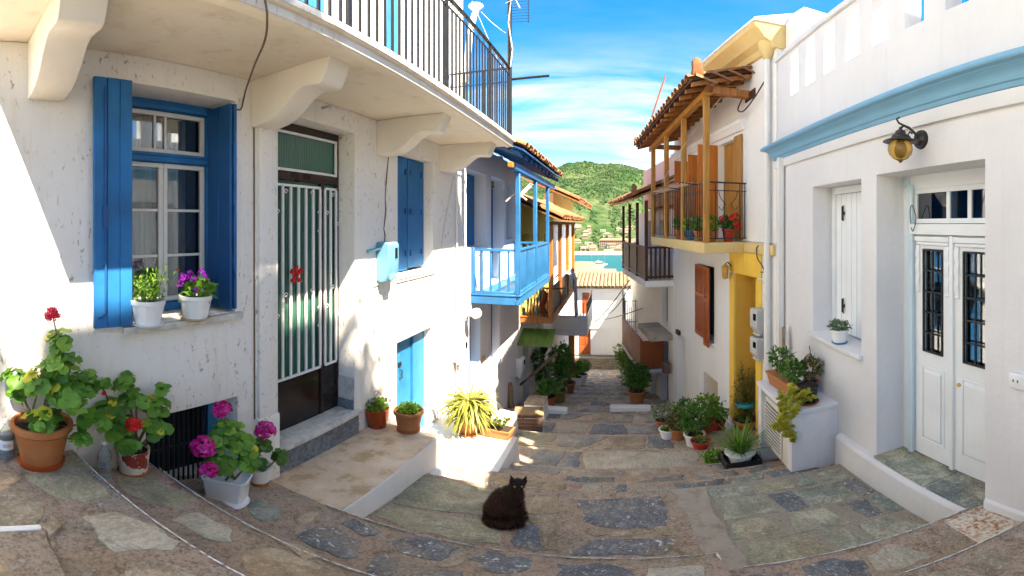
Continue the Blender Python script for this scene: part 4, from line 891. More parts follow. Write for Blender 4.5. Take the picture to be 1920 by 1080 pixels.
# closed blue shutters and blue lower door
sh = sub(hl, 'shutter'); plank_leaf(FL, sh, 4.05, 4.49, 0.13, -0.55, 0.79, 'blue_paint', 3, 0.03); plank_leaf(FL, sh, 4.497, 4.93, 0.125, -0.53, 0.79, 'blue_paint', 3, 0.03)
for z in (-0.35, 0.15, 0.62):
    for u in (4.44, 4.56, 4.86): mb = FL.mb(); mb.box(u - 0.012, u + 0.012, 0.112, 0.128, z - 0.035, z + 0.035); part('hinge', mb, M('blue_dark'), sh)
mb = FL.mb(); mb.box(3.99, 4.99, -0.03, 0.14, -0.605, -0.572); mb.box(4.0, 4.98, -0.018, 0.0, -0.64, -0.606); part('sill', mb, M('plaster_white'), hl, bev=0.006)
dr = sub(hl, 'lower_door'); plank_leaf(FL, dr, 4.03, 4.60, 0.14, -2.80, -1.34, 'blue_light', 4, 0.03, name='plank')
plank_leaf(FL, dr, 4.62, 4.93, 0.115, -2.80, -1.34, 'blue_light', 2, 0.05)
hp = FL.uz(748, 702, 0.13); mb = FL.mb(); mb.tube([(hp[0] + 0.02, 0.13, hp[1] + 0.06), (hp[0] + 0.02, 0.10, hp[1] + 0.05), (hp[0] + 0.02, 0.10, hp[1] - 0.05), (hp[0] + 0.02, 0.13, hp[1] - 0.06)], 0.008, 6); mb.box(hp[0] - 0.01, hp[0] + 0.05, 0.122, 0.139, hp[1] + 0.10, hp[1] + 0.15); part('handle', mb, M('iron_black'), dr)
# basement grating
gr = sub(hl, 'basement_grating')
bmh = FL.mb(); bmh.tube([(0, 0, -1.95), (0, 0, -1.262)], 0.0075, 6)
rows('bar', bmh, 'iron_black', gr, [(1.17 + 0.038 * i, FL.s * 0.10, 0) for i in range(14)], smooth=True)
mb = FL.mb(); mb.box(1.15, 1.70, 0.09, 0.11, -1.60, -1.585); part('bar', mb, M('iron_black'), gr)
mb = FL.mb(); mb.box(1.70, 1.80, 0.16, 0.19, -1.95, -1.262); part('board', mb, M('blue_light'), gr, bev=0.003)
mb = FL.mb(); mb.box(1.15, 1.85, 0.30, 0.33, -1.95, -1.262); part('board', mb, M('interior_dark'), gr)  # dark sheet standing in for the unlit basement behind the bars
# upper blue doors behind the railing
for (a, b, z0, z1) in upd:
    dr = sub(hl, 'balcony_door'); plank_leaf(FL, dr, a + 0.01, b - 0.01, 0.10, z0, z1 - 0.01, 'blue_light', 3, 0.03)
# balcony railing
rl = sub(hl, 'railing'); rd = -0.87; ru0, ru1 = 0.16, 5.47
mb = FL.mb(); mb.box(ru0, ru1, rd - 0.012, rd + 0.012, 1.19, 1.205); part('bottom_rail', mb, M('iron_navy'), rl)
mb = FL.mb(); mb.box(ru0, ru1, rd - 0.02, rd + 0.02, 2.15, 2.17); part('top_rail', mb, M('iron_navy'), rl, bev=0.003, seg=1)
mb = FL.mb(); mb.box(ru0, ru1, rd - 0.008, rd + 0.008, 2.05, 2.062); part('middle_rail', mb, M('iron_navy'), rl)
nb = int((ru1 - ru0) / 0.094); bmh = FL.mb(); bmh.box(-0.0075, 0.0075, -0.0075, 0.0075, 1.205, 2.05)
rows('baluster', bmh, 'iron_navy', rl, [(ru0 + 0.02 + (ru1 - ru0 - 0.04) * i / nb, FL.s * rd, 0) for i in range(nb + 1)])
bmh = FL.mb(); bmh.box(-0.014, 0.014, -0.014, 0.014, 1.15, 2.15); rows('post', bmh, 'iron_navy', rl, [(u, FL.s * rd, 0) for u in (0.55, 1.95, 3.35, 4.6, ru1 - 0.01)])
bmh = FL.mb(); bmh.tube([(-0.04, 0, 2.066), (-0.03, 0, 2.12), (0.0, 0, 2.145), (0.03, 0, 2.12), (0.02, 0, 2.085), (0.0, 0, 2.10)], 0.004, 4); rows('scroll', bmh, 'iron_navy', rl, [(ru0 + 0.1 + 0.188 * i, FL.s * rd, 0) for i in range(28)])
for hw_, za_, zb_ in ((0.012, 2.15, 2.17), (0.008, 1.19, 1.205), (0.006, 1.95, 1.962)): mb = FL.mb(); mb.box(ru1 - hw_, ru1 + hw_, rd, -0.01, za_, zb_); part('end_rail', mb, M('iron_navy'), rl)
bmh = FL.mb(); bmh.box(-0.006, 0.006, -0.006, 0.006, 1.205, 2.15); rows('baluster', bmh, 'iron_navy', rl, [(ru1, FL.s * (rd + 0.09 * i), 0) for i in range(1, 10)])
mb = FL.mb()
for i in range(9):
    for j in range(13): pass
for i in range(7): mb.box(ru1 + 0.018, ru1 + 0.022, rd + 0.02 * i - 0.002, rd + 0.02 * i + 0.002, 1.18, 1.95)
for j in range(38): mb.box(ru1 + 0.0185, ru1 + 0.0215, rd - 0.002, rd + 0.122, 1.18 + 0.02 * j, 1.183 + 0.02 * j)
nt_ = part('garden_net', mb, M('net_green')); nt_.matrix_world = hl.matrix_basis @ Matrix.Translation((0, 0, 2.2)); tag(nt_, 'green plastic mesh hung at the end of the balcony railing', 'net')

# house fittings that could be taken away
pts = [FL.w(*[FL.uz(x, y, -d_)[0], -d_, FL.uz(x, y, -d_)[1]]) for x, y, d_ in ((497, 0, 0.93), (501, 30, 0.915), (497, 75, 0.80), (478, 120, 0.45), (462, 165, 0.10), (457, 185, 0.02), (452, 204, 0.01), (441, 205, 0.008))]
cable('hanging_cable', pts, 0.006, 'cable_brown', 'thin brown cable hanging from the balcony edge to the wall')
mt = thing('electricity_meter', 'pale blue painted electricity meter box with a pipe beside the dark door', 'meter', FL.w(3.70, 0, -0.38), pi / 2); s_ = 1
u0, z0 = FL.uz(693, 470); mb = MB()
mb.prism([(0.0, -0.19), (-0.05, -0.21), (-0.10, -0.20), (-0.145, -0.10), (-0.15, 0.02), (-0.15, 0.17), (-0.13, 0.20), (0.0, 0.20)], -0.105, 0.105); part('case', mb, M('meter_blue'), mt, bev=0.02, seg=3)
mb = MB(); mb.box(0.0, 0.075, -0.154, -0.146, 0.02, 0.155); part('window_rim', mb, M('meter_blue'), mt, bev=0.004); mb = MB(); mb.box(0.013, 0.062, -0.157, -0.1545, 0.035, 0.14); part('window', mb, M('glass_dark'), mt)
mb = MB(); mb.tube([(-0.30, -0.03, 0.115), (-0.22, -0.04, 0.125), (-0.10, -0.05, 0.14)], 0.016, 8); part('pipe', mb, M('meter_blue'), mt, smooth=True)
mb = MB(); mb.box(-0.07, 0.05, -0.16, -0.12, -0.18, -0.12); part('terminal_cover', mb, M('meter_blue'), mt, bev=0.01)
cable('wall_cable', [FL.w(3.52, -0.01, -0.55), FL.w(3.56, -0.012, -0.62), FL.w(3.70, -0.012, -0.575), FL.w(3.86, -0.012, -0.58), FL.w(3.95, -0.012, -0.62)], 0.006, 'cable_pale', 'pale cable looping under the blue meter box')
ud = FL.u(853); mb = MB(); mb.tube([(0, 0, 1.0), (0, 0, -2.7)], 0.016, 8)
for z in (0.2, -0.9, -1.9): mb.tube([(0, 0, z - 0.02), (0, 0, z + 0.02)], 0.024, 8)
dp = part('drainpipe', mb, M('pipe_white'), smooth=True); dp.location = FL.w(ud, -0.03, 0); tag(dp, 'thin off-white pipe running down the first left house beside the blue balcony', 'pipe')
cable('wall_cable', [FL.w(*FL.uz(850, 330)[:1], -0.01, FL.uz(850, 330)[1]), FL.w(FL.u(840), -0.01, FL.z(840, 380)), FL.w(FL.u(829), -0.01, FL.z(829, 440)), FL.w(FL.u(822), -0.01, FL.z(822, 480)), FL.w(FL.u(808), -0.012, FL.z(808, 500)), FL.w(FL.u(796), -0.014, FL.z(796, 509))], 0.005, 'cable_pale', 'thin grey cable drooping beside the closed blue shutters')
mb = MB(); mb.tube([(0, 0, 0), (0, -0.07, 0.0)], 0.012, 8); mb.ball((0, -0.085, 0), 0.022); pg = part('wall_peg', mb, M('plastic_grey'), smooth=True); pg.location = FL.w(FL.u(604), 0, FL.z(604, 203)); pg.rotation_euler = (0, 0, pi / 2); tag(pg, 'small grey peg in the wall above the dark door', 'peg')
# mast with aerial at the end of the balcony, and the white lamp beside it
ma = thing('antenna_mast', 'dark metal mast with television aerial and side arm at the balcony end', 'antenna', FL.w(5.52, -0.86, 1.0)); mb = MB()
mb.tube([(0, 0, 0), (0, 0, 3.2)], 0.030, 8); part('mast', mb, M('iron_navy'), ma, smooth=True)
a_ = PY(1030, 142, 5.6) - Vector(ma.location); b_ = Vector((0.0, 0.02, PY(952, 150, 5.55).z - 1.0)); mb = MB(); mb.tube([b_, a_], 0.018, 6); part('arm', mb, M('iron_navy'), ma, smooth=True)
mb = MB(); zc = PY(945, 18, 5.5).z - 1.0
for j in range(9): mb.tube([(-0.05, 0.03, zc - 0.2 + 0.05 * j), (0.26, 0.06, zc - 0.2 + 0.05 * j)], 0.004, 4)
mb.tube([(0.24, 0.06, zc - 0.22), (0.24, 0.06, zc + 0.22)], 0.006, 4); mb.tube([(0.0, 0.03, zc - 0.22), (0.0, 0.03, zc + 0.22)], 0.006, 4); part('aerial', mb, M('iron_navy'), ma)
mb = MB(); mb.tube([(0.02, -0.03, 3.1), (0.05, -0.04, 2.5), (-0.01, -0.04, 1.9), (0.05, -0.05, 1.45), (0.0, -0.04, 1.0)], 0.007, 5); mb.tube([(-0.05, -0.03, zc + 0.1), (0.09, -0.06, zc + 0.15), (0.15, -0.05, zc - 0.02)], 0.006, 5); part('aerial_wire', mb, M('cable_pale'), ma, smooth=True)
lp = thing('floodlight', 'white lamp head on a leaning white pole at the end of the upper house', 'lamp', PX(880, 70, -2.2)); c0 = Vector(lp.location); h_ = PX(892, 14, -2.2) - c0
mb = MB(); mb.tube([Vector((-0.05, -0.02, -0.8)), (0, 0, 0), h_ * 0.75], 0.05, 10); part('pole', mb, M('plastic_white'), lp, smooth=True)
mb = MB(); mb.lathe([(0.04, -0.12), (0.06, -0.06), (0.115, 0.0), (0.125, 0.03), (0.11, 0.05), (0.0, 0.06)], h_, 14); part('lamp_head', mb, M('plastic_white'), lp, smooth=True)
for k, (p1, p2) in enumerate((((885, 2), (945, 140)), ((902, 22), (948, 62)))):
    cable('guy_wire', [PX(*p1, -2.2), (PX(*p1, -2.2) + PY(*p2, 5.5)) / 2 - Vector((0, 0, 0.03)), PY(*p2, 5.5)], 0.004, 'cable_pale', ['thin pale wire from the roof down to the mast foot', 'thin pale wire from the white lamp to the mast'][k], 4)

# concrete terrace before the dark door
te = thing('terrace', 'raised concrete terrace with whitewashed side in front of the dark door', None, (-1.95, 2.8, -2.5), kind='structure')
mb = MB(); zt_ = -2.12; n_ = 8
xs = [-2.30, -2.12, -1.95, -1.78, -1.615]; ysl = [2.02 + (3.60 - 2.02) * i / n_ for i in range(n_ + 1)]
for y in ysl:
    for x in xs: mb.v.append(Vector((x + 1.95, y - 2.8, zt_ + 2.5 + rnd.uniform(-0.004, 0.003))))
for j in range(n_):
    for i in range(4): a = j * 5 + i; mb.f.append((a, a + 1, a + 6, a + 5))
part('top', mb, M('concrete_tan'), te, smooth=True, recalc=False, sharp=60)
mb = MB(); mb.hexa([(-0.35, -0.79, -0.6), (0.352, -0.79, -0.6), (0.352, 0.812, -0.6), (-0.35, 0.812, -0.6), (-0.35, -0.79, 0.372), (0.345, -0.79, 0.372), (0.345, 0.805, 0.372), (-0.35, 0.805, 0.372)]); part('whitewashed_side', mb, M('plaster_white'), te, bev=0.012)
mb = MB(); mb.box(0.34, 0.42, -0.70, 0.86, -0.6, 0.03); part('whitewashed_kerb', mb, M('plaster_white'), te, bev=0.012)
pl = thing('terrace', 'sunlit whitewashed platform carrying the spider plant pot', None, (-1.75, 4.6, -3.0), kind='structure')
mb = MB(); mb.hexa([(-0.55, -0.57, -0.4), (0.61, -0.60, -0.4), (0.62, 0.32, -0.4), (-0.55, 0.66, -0.4), (-0.55, -0.57, 0.25), (0.58, -0.57, 0.25), (0.57, 0.30, 0.25), (-0.55, 0.63, 0.25)]); part('top', mb, M('plaster_white'), pl, bev=0.015)
tl_ = tag(part('loose_tile', MB().hexa([(-0.17, -0.12, 0), (0.16, -0.14, 0), (0.19, 0.12, 0), (-0.13, 0.13, 0), (-0.17, -0.12, 0.015), (0.16, -0.14, 0.015), (0.19, 0.12, 0.015), (-0.13, 0.13, 0.015)]), M('saucer_tan'), bev=0.003), 'flat terracotta tile lying on the sunlit platform', 'tile'); tl_.location = PZ(852, 833, -2.75)
# ------------------------------------------------------------------ second house on the left: blue wooden balcony
def body(F, u0, u1, z0, z1, d0=0.45, d1=4.5, mat='plaster_white'):
    mb = F.mb(); mb.box(u0, u1, d0 + 0.15, d1, z0, z1); mb.box(u0, u0 + 0.2, d0 - 0.05, d0 + 0.15, z0, z1); mb.box(u1 - 0.2, u1, d0 - 0.05, d0 + 0.15, z0, z1); part('rear_walls', mb, M(mat), F.root)
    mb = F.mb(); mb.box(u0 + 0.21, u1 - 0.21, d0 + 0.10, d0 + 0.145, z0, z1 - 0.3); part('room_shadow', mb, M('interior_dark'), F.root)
def panel_leaf(F, parent, u0, u1, d, z0, z1, mat, nz=2, name='leaf', fw=0.06):
    mb = F.mb(); mb.box(u0, u1, d, d + 0.035, z0, z1); o = part(name, mb, M(mat), parent, bev=0.003, seg=1)
    h = (z1 - z0 - fw) / nz
    for i in range(nz): mb = F.mb(); mb.prism([(d, z0 + fw + i * h), (d, z0 + i * h + h), (d - 0.012, z0 + i * h + h - 0.03), (d - 0.012, z0 + fw + i * h + 0.03)], u0 + fw, u1 - fw); part('panel', mb, M(mat), parent)
FB = Frame('house', 'white house with bright blue wooden balcony and blue shutters', 'house', (-2.3, 0), (0, 1), (-1, 0), -3.2)
hb = FB.root
op = [(6.18, 7.17, -0.38, 0.86), (7.47, 8.37, -1.12, 0.88), (8.55, 9.12, -0.32, 0.86), (6.30, 6.83, -3.35, -1.42), (7.46, 8.03, -2.72, -1.36)]
mb = FB.mb(); mb.wall(6.035, 9.75, -5.5, 1.32, 0.42, op); part('wall', mb, M('plaster_lilac'), hb, bev=0.012)
body(FB, 6.04, 9.745, -5.5, 1.6)
sh = sub(hb, 'shutter'); panel_leaf(FB, sh, 6.19, 6.66, 0.22, -0.37, 0.85, 'blue_paint', 2); panel_leaf(FB, sh, 6.67, 7.16, 0.22, -0.37, 0.85, 'blue_paint', 2)
sh = sub(hb, 'balcony_door'); panel_leaf(FB, sh, 7.48, 7.91, 0.24, -1.12, 0.72, 'blue_paint', 2); panel_leaf(FB, sh, 7.92, 8.36, 0.24, -1.12, 0.72, 'blue_paint', 2)
mb = FB.mb(); mb.box(7.48, 8.36, 0.22, 0.26, 0.74, 0.87); part('lintel_board', mb, M('wood_weathered'), sh)
sh = sub(hb, 'shutter'); panel_leaf(FB, sh, 8.56, 9.11, 0.20, -0.31, 0.85, 'blue_paint', 2)
dr = sub(hb, 'door'); panel_leaf(FB, dr, 6.31, 6.82, 0.17, -3.35, -1.43, 'blue_paint', 3)
mb = FB.mb(); mb.ball((6.38, 0.145, -2.4), 0.03); part('knob', mb, M('gilt'), dr, smooth=True)
sh = sub(hb, 'shutter'); panel_leaf(FB, sh, 7.47, 8.02, 0.15, -2.71, -1.37, 'blue_paint', 2)
mb = FB.mb(); mb.box(7.42, 8.08, -0.03, 0.14, -2.76, -2.722); part('sill', mb, M('plaster_white'), hb, bev=0.006)
# balcony
bo = -0.76; z0, z1 = -1.27, -0.39
def slab_beams(F, root, u0, u1, w, z0, mat):
    mb = F.mb(); mb.box(u0, u1, w, 0.0, z0 + 0.10, z0 + 0.135); part('floor_boards', mb, M(mat), root)
    mb = F.mb(); mb.box(u0 - 0.02, u1 + 0.02, w - 0.035, w + 0.03, z0, z0 + 0.13); part('edge_beam', mb, M(mat), root, bev=0.006, seg=1)
    for u in (u0, u1): mb = F.mb(); mb.box(u - 0.035, u + 0.03, w + 0.03, 0.0, z0 + 0.002, z0 + 0.128); part('edge_beam', mb, M(mat), root, bev=0.006, seg=1)
    mb = F.mb(); mb.box(u0 - 0.04, u1 + 0.04, w - 0.05, w + 0.02, z0 + 0.137, z0 + 0.165); part('edge_board', mb, M(mat), root, bev=0.004, seg=1)
    mb = F.mb(); mb.box(u0 - 0.045, u0 + 0.02, w + 0.022, 0.0, z0 + 0.1372, z0 + 0.1648); part('edge_board', mb, M(mat), root, bev=0.004, seg=1)
bb = sub(hb, 'balcony'); bu0, bu1 = 6.40, 9.15
slab_beams(FB, bb, bu0, bu1, bo, z0, 'blue_balcony')
bm_ = FB.mb(); bm_.box(-0.018, 0.018, -0.010, 0.010, z0 + 0.20, z1 - 0.04); bm2 = FB.mb(); bm2.box(-0.010, 0.010, -0.018, 0.018, z0 + 0.20, z1 - 0.04)
rows('baluster', bm_, 'blue_balcony', bb, [(bu0 + 0.09 + 0.1085 * i, FB.s * bo, 0) for i in range(25) if abs(0.09 + 0.1085 * i - 1.37) > 0.05], bev=0.003, seg=1)
rows('baluster', bm2, 'blue_balcony', bb, [(bu0, FB.s * (bo + 0.15 + 0.145 * i), 0) for i in range(5)], bev=0.003, seg=1)
rows('baluster', bm2, 'blue_balcony', bb, [(bu1, FB.s * (bo + 0.15 + 0.145 * i), 0) for i in range(5)], bev=0.003, seg=1)
for a, b, c, d in ((bu0, bu1, bo - 0.022, bo + 0.022),): 
    for z in (z1 - 0.04, z0 + 0.165): mb = FB.mb(); mb.box(a, b, c, d, z, z + 0.045); part('rail', mb, M('blue_balcony'), bb, bev=0.005, seg=1)
for u in (bu0, bu1):
    for z in (z1 - 0.042, z0 + 0.163): mb = FB.mb(); mb.box(u - 0.02, u + 0.02, bo + 0.02, 0, z, z + 0.045); part('rail', mb, M('blue_balcony'), bb, bev=0.005, seg=1)
for u in (bu0, bu0 + 1.37, bu1): mb = FB.mb(); mb.box(u - 0.036, u + 0.036, bo - 0.036, bo + 0.036, z0 + 0.166, 0.80); part('post', mb, M('blue_balcony'), bb, bev=0.006, seg=1)
mb = FB.mb(); mb.box(bu0 - 0.028, bu0 + 0.028, -0.055, 0.0, z0 + 0.166, z1 + 0.02); part('post', mb, M('blue_balcony'), bb, bev=0.006, seg=1)
# roof over the balcony
rf = sub(hb, 'roof'); e0, e1 = 5.95, 10.0; ew = -0.95; ez = 1.06; sl = 0.42
mb = FB.mb(); mb.box(e0 + 0.1, e1 - 0.1, bo - 0.05, bo + 0.05, 0.80, 0.92); part('eave_beam', mb, M('blue_dark'), rf, bev=0.006, seg=1)
for i in range(11):
    u = e0 + 0.12 + (e1 - e0 - 0.24) * i / 10; mb = FB.mb(); mb.hexa([(u - 0.035, ew + 0.06, ez - 0.08), (u + 0.035, ew + 0.06, ez - 0.08), (u + 0.035, 0.0, ez - 0.08 + sl * 0.9), (u - 0.035, 0.0, ez - 0.08 + sl * 0.9), (u - 0.035, ew + 0.06, ez - 0.005), (u + 0.035, ew + 0.06, ez - 0.005), (u + 0.035, 0.0, ez - 0.005 + sl * 0.89), (u - 0.035, 0.0, ez - 0.005 + sl * 0.89)]); part('rafter', mb, M('blue_dark'), rf)
mb = FB.mb(); mb.hexa([(e0, ew, ez), (e1, ew, ez), (e1, 1.2, ez + sl * 2.15), (e0, 1.2, ez + sl * 2.15), (e0, ew, ez + 0.025), (e1, ew, ez + 0.025), (e1, 1.2, ez + 0.025 + sl * 2.15), (e0, 1.2, ez + 0.025 + sl * 2.15)]); part('boarding', mb, M('blue_dark'), rf)
for (da, db) in ((-0.4, -0.32),):
    mb = FB.mb(); mb.box(bu0 - 0.5, bu0 - 0.02, bo - 0.03, bo + 0.03, 0.83, 0.90); part('beam_end', mb, M('wood_orange'), rf)
tile_roof(rf, (e0, -FB.s * 0.98 if FB.s > 0 else 0.98, ez + 0.06), (e1 - e0, 0, 0), (0, FB.s * 1.0, sl), 24, 4)
rk = thing('clothes_airer', 'small white wire rack with faded pink cloth hanging under the blue roof', 'airer', FB.w(6.45, -0.72, 0.35)); mb = MB()
for i in range(6): mb.tube([(-0.02, 0.05 * i, 0.05), (0.22, 0.05 * i, 0.28)], 0.005, 4)
mb.tube([(-0.02, 0, 0.05), (-0.02, 0.25, 0.05)], 0.006, 4); mb.tube([(0.22, 0, 0.28), (0.22, 0.25, 0.28)], 0.006, 4); part('rack', mb, M('metal_white'), rk)
mb = MB(); mb.tube([(-0.16, -0.02, 0.0), (0.0, 0.0, 0.14), (0.17, 0.0, 0.02)], 0.014, 6); part('cloth', mb, M('plaster_pink'), rk)
gl = thing('globe_lamp', 'round white globe lamp on the wall under the blue balcony', 'lamp', FB.w(6.20, -0.02, FB.z(880, 588))); mb = MB(); g_ = PX(893, 588, -2.10) - Vector(gl.location)
mb.ball(g_, 0.085, 14, 10); part('globe', mb, M('glass_milk'), gl, smooth=True); mb = MB(); mb.tube([(0, 0, 0), g_ * 0.6], 0.035, 10); part('socket', mb, M('plastic_white'), gl, smooth=True); mb = MB(); mb.tube([(0, -0.25, -0.02), (0.02, -0.1, -0.03), (0.03, 0, 0.02)], 0.006, 5); part('flex', mb, M('cable_dark'), gl)
def meter_box(name, label, loc, rot, mat='plastic_white', w=0.20, h=0.36, dp_=0.15):
    m_ = thing(name, label, 'meter', loc, rot); mb = MB(); mb.prism([(0, -h * 0.5), (-dp_ * 0.6, -h * 0.5), (-dp_, -h * 0.25), (-dp_, h * 0.45), (-dp_ * 0.85, h * 0.5), (0, h * 0.5)], -w / 2, w / 2); part('case', mb, M(mat), m_, bev=0.012)
    mb = MB(); mb.box(w * 0.02, w * 0.40, -dp_ - 0.006, -dp_ - 0.001, h * 0.05, h * 0.32); part('window', mb, M('glass_dark'), m_); mb = MB(); mb.box(-w * 0.42, w * 0.42, -dp_ * 0.75, -dp_ * 0.3, -h * 0.60, -h * 0.50); part('terminal_cover', mb, M(mat), m_, bev=0.006); return m_
meter_box('electricity_meter', 'off-white electricity meter box on the wall below the globe lamp', FB.w(FB.u(853), -0.01, FB.z(862, 648)) , pi / 2)
meter_box('electricity_meter', 'small white meter box on the wall above the leaning log', FB.w(9.45, -0.01, FB.z(972, 682)), pi / 2, w=0.30, h=0.45)
mb = FB.mb(); mb.box(-0.09, 0.09, -0.012, 0, -0.04, 0.04); hn = part('house_number_plate', mb, M('gilt'), bev=0.004); hn.matrix_world = hb.matrix_basis @ Matrix.Translation((6.98, 0, FB.z(896, 680) + 3.2)); tag(hn, 'small brass plate on the wall beside the blue door', 'plate')

# ------------------------------------------------------------------ third house on the left: brown balcony, olive walls
FG = Frame('house', 'olive green house with brown wooden balcony, tiled roof and green canopy', 'house', (-2.3, 0), (0, 1), (-1, 0), -4.8)
hg = FG.root
op = [(10.0, 10.8, -2.1, -0.25), (11.3, 12.1, -2.1, -0.25), (13.0, 13.8, -2.1, -0.3), (10.1, 10.75, -5.0, -2.75), (11.6, 12.2, -4.6, -3.0)]
mb = FG.mb(); mb.wall(9.76, 15.0, -8, -2.3, 0.4, [o for o in op if o[3] < -2.4]); part('wall', mb, M('plaster_white'), hg, bev=0.01)
mb = FG.mb(); mb.wall(9.76, 15.0, -2.298, 0.5, 0.4, [o for o in op if o[3] > -2.4]); part('upper_wall', mb, M('plaster_olive'), hg, bev=0.01)
body(FG, 9.78, 14.98, -8, 0.55)
for o in op[:3]: dr = sub(hg, 'balcony_door'); panel_leaf(FG, dr, o[0], o[1], 0.15, o[2], o[3], 'wood_brown', 2)
dr = sub(hg, 'door'); panel_leaf(FG, dr, *op[3][:2], 0.15, *op[3][2:], 'sage_paint', 2); sh = sub(hg, 'shutter'); panel_leaf(FG, sh, op[4][0], op[4][1], -0.03, op[4][2], op[4][3], 'sage_paint', 2)
sh = sub(hg, 'shutter'); panel_leaf(FG, sh, 12.25, 12.75, -0.03, -4.6, -3.0, 'sage_paint', 2)
bw, gu0, gu1, gz = -0.73, 9.80, 14.6, -2.36
bb = sub(hg, 'balcony'); slab_beams(FG, bb, gu0, gu1, bw, gz, 'wood_brown')
mb = FG.mb(); mb.box(gu0 + 0.1, gu1, bw - 0.01, bw + 0.01, gz + 0.24, gz + 0.78); part('side_boards', mb, M('wood_dark'), bb)
for z in (gz + 0.80, gz + 0.20): mb = FG.mb(); mb.box(gu0, gu1, bw - 0.025, bw + 0.025, z, z + 0.05); part('rail', mb, M('wood_dark'), bb, bev=0.004, seg=1)
mb = FG.mb(); mb.box(gu0 - 0.02, gu0 + 0.03, bw - 0.35, 0, gz + 0.83, gz + 0.87); part('rail', mb, M('wood_dark'), bb)
bm_ = FG.mb(); bm_.box(-0.008, 0.008, -0.008, 0.008, gz + 0.16, gz + 0.83); rows('baluster', bm_, 'iron_black', bb, [(gu0, FG.s * (bw + 0.08 + 0.08 * i), 0) for i in range(8)])
for u in (gu0, 11.35, 13.0, gu1): mb = FG.mb(); mb.box(u - 0.05, u + 0.05, bw - 0.05, bw + 0.05, gz + 0.166, 0.02); part('post', mb, M('wood_orange' if u > gu0 + 2 else 'wood_brown'), bb, bev=0.006, seg=1)
rf = sub(hg, 'roof'); mb = FG.mb(); mb.box(9.5, 14.9, bw - 0.05, bw + 0.05, -0.02, 0.06); part('eave_beam', mb, M('wood_dark'), rf)
mb = FG.mb(); mb.hexa([(9.3, -1.05, 0.06), (15.2, -1.05, 0.06), (15.2, 1.4, 1.1), (9.3, 1.4, 1.1), (9.3, -1.05, 0.09), (15.2, -1.05, 0.09), (15.2, 1.4, 1.13), (9.3, 1.4, 1.13)]); part('boarding', mb, M('wood_brown'), rf)
tile_roof(rf, (9.3, -1.07 * FG.s, 0.13), (5.9, 0, 0), (0, FG.s * 1.0, 0.425), 28, 4, r=0.10, L=0.42, step=0.36)
# canopy over the door
cn = thing('canopy', 'small lime green wooden canopy below the brown balcony', 'canopy', FG.w(9.85, -0.3, -2.75)); mb = FG.mb(); cu = 9.85
ca = sub(cn, 'canopy_boards')
for i in range(5): mb = MB(); x0 = -0.32 + 0.165 * i; mb.hexa([(x0, -0.15, 0.30), (x0 + 0.16, -0.15, 0.30), (x0 + 0.16, -0.20, 0.28), (x0, -0.20, 0.28), (x0, 0.0, 0.32), (x0 + 0.16, 0.0, 0.32), (x0 + 0.16, 0.0, 0.29), (x0, 0.0, 0.29)]) if False else mb.hexa([(x0, -0.35, -0.08), (x0 + 0.158, -0.35, -0.08), (x0 + 0.158, 0.3, 0.14), (x0, 0.3, 0.14), (x0, -0.35, -0.055), (x0 + 0.158, -0.35, -0.055), (x0 + 0.158, 0.3, 0.165), (x0, 0.3, 0.165)]); part('plank', mb, M('green_paint'), cn, bev=0.003, seg=1)
bpy.data.objects.remove(ca)
mb = MB(); mb.box(-0.34, 0.50, -0.37, -0.35, -0.11, -0.04); part('fascia', mb, M('green_paint'), cn, bev=0.003)
mb = MB(); mb.bar((-0.25, -0.25, -1.15), (0.62, -0.30, -0.25), 0.06); part('brace', mb, M('wood_mauve'), cn)
ln = thing('wall_lantern', 'small dark iron lantern hanging under the green canopy', 'lantern', FG.w(9.9, -0.55, -3.15)); mb = MB(); mb.lathe([(0.03, 0.0), (0.09, 0.10), (0.10, 0.14), (0.05, 0.20), (0.012, 0.22), (0.012, 0.34)], n=6); part('cage', mb, M('iron_black'), ln)
# things on the brown balcony
def leaning(name, label, cat, loc, mats): ...
for i, (c_, dx) in enumerate((('wood_weathered', 0.0), ('wood_orange', 0.06), ('wood_brown', 0.13), ('plastic_teal', 0.20), ('wood_weathered', 0.26))):
    mb = MB(); mb.box(-0.02, 0.02, -0.06, 0.06, 0, 0.75 - 0.05 * (i % 3)); o = part('board', mb, M(c_), bev=0.004); o.location = FG.w(10.0, -0.12 - dx, gz + 0.17); o.rotation_euler = (0.0, 0.10 + 0.03 * i, 0.2)
    tag(o, ['pale board leaning at the wall end of the brown balcony', 'orange board second from the wall on the brown balcony', 'brown board in the middle of the leaning row on the brown balcony', 'teal panel leaning on the brown balcony', 'pale board leaning beside the teal panel on the brown balcony'][i], 'board', 'boards on the brown balcony')
mb = MB(); mb.lathe([(0.10, 0), (0.13, 0.02), (0.07, 0.12), (0.05, 0.2), (0.10, 0.32), (0.11, 0.50), (0.02, 0.62)], n=12); o = part('red_bucket', mb, M('plastic_red'), smooth=True); o.location = FG.w(10.15, -0.48, gz + 0.165); tag(o, 'red plastic bin standing on the brown balcony', 'bin')
tw = thing('blanket', 'grey lilac blanket hung over the brown balcony rail', 'blanket', FG.w(12.6, bw, gz + 0.87)); mb = MB(); n_ = 12; base = 0
path = [(-0.30, -0.12), (-0.20, 0.02), (-0.05, 0.06), (0.10, 0.05), (0.22, 0.0), (0.29, -0.15), (0.30, -0.5), (0.31, -0.95), (0.32, -1.25)]
for i in range(n_ + 1):
    v = -0.45 + 0.9 * i / n_
    for k, (x, z) in enumerate(path): mb.v.append(Vector((x + 0.02 * sin(i * 1.3 + k * 0.5), v, z + 0.012 * sin(i * 0.9 + k) - (0.10 * (i / n_) if k > 5 else 0))))
m_ = len(path)
for i in range(n_):
    for k in range(m_ - 1): a = i * m_ + k; mb.f.append((a, a + 1, a + m_ + 1, a + m_))
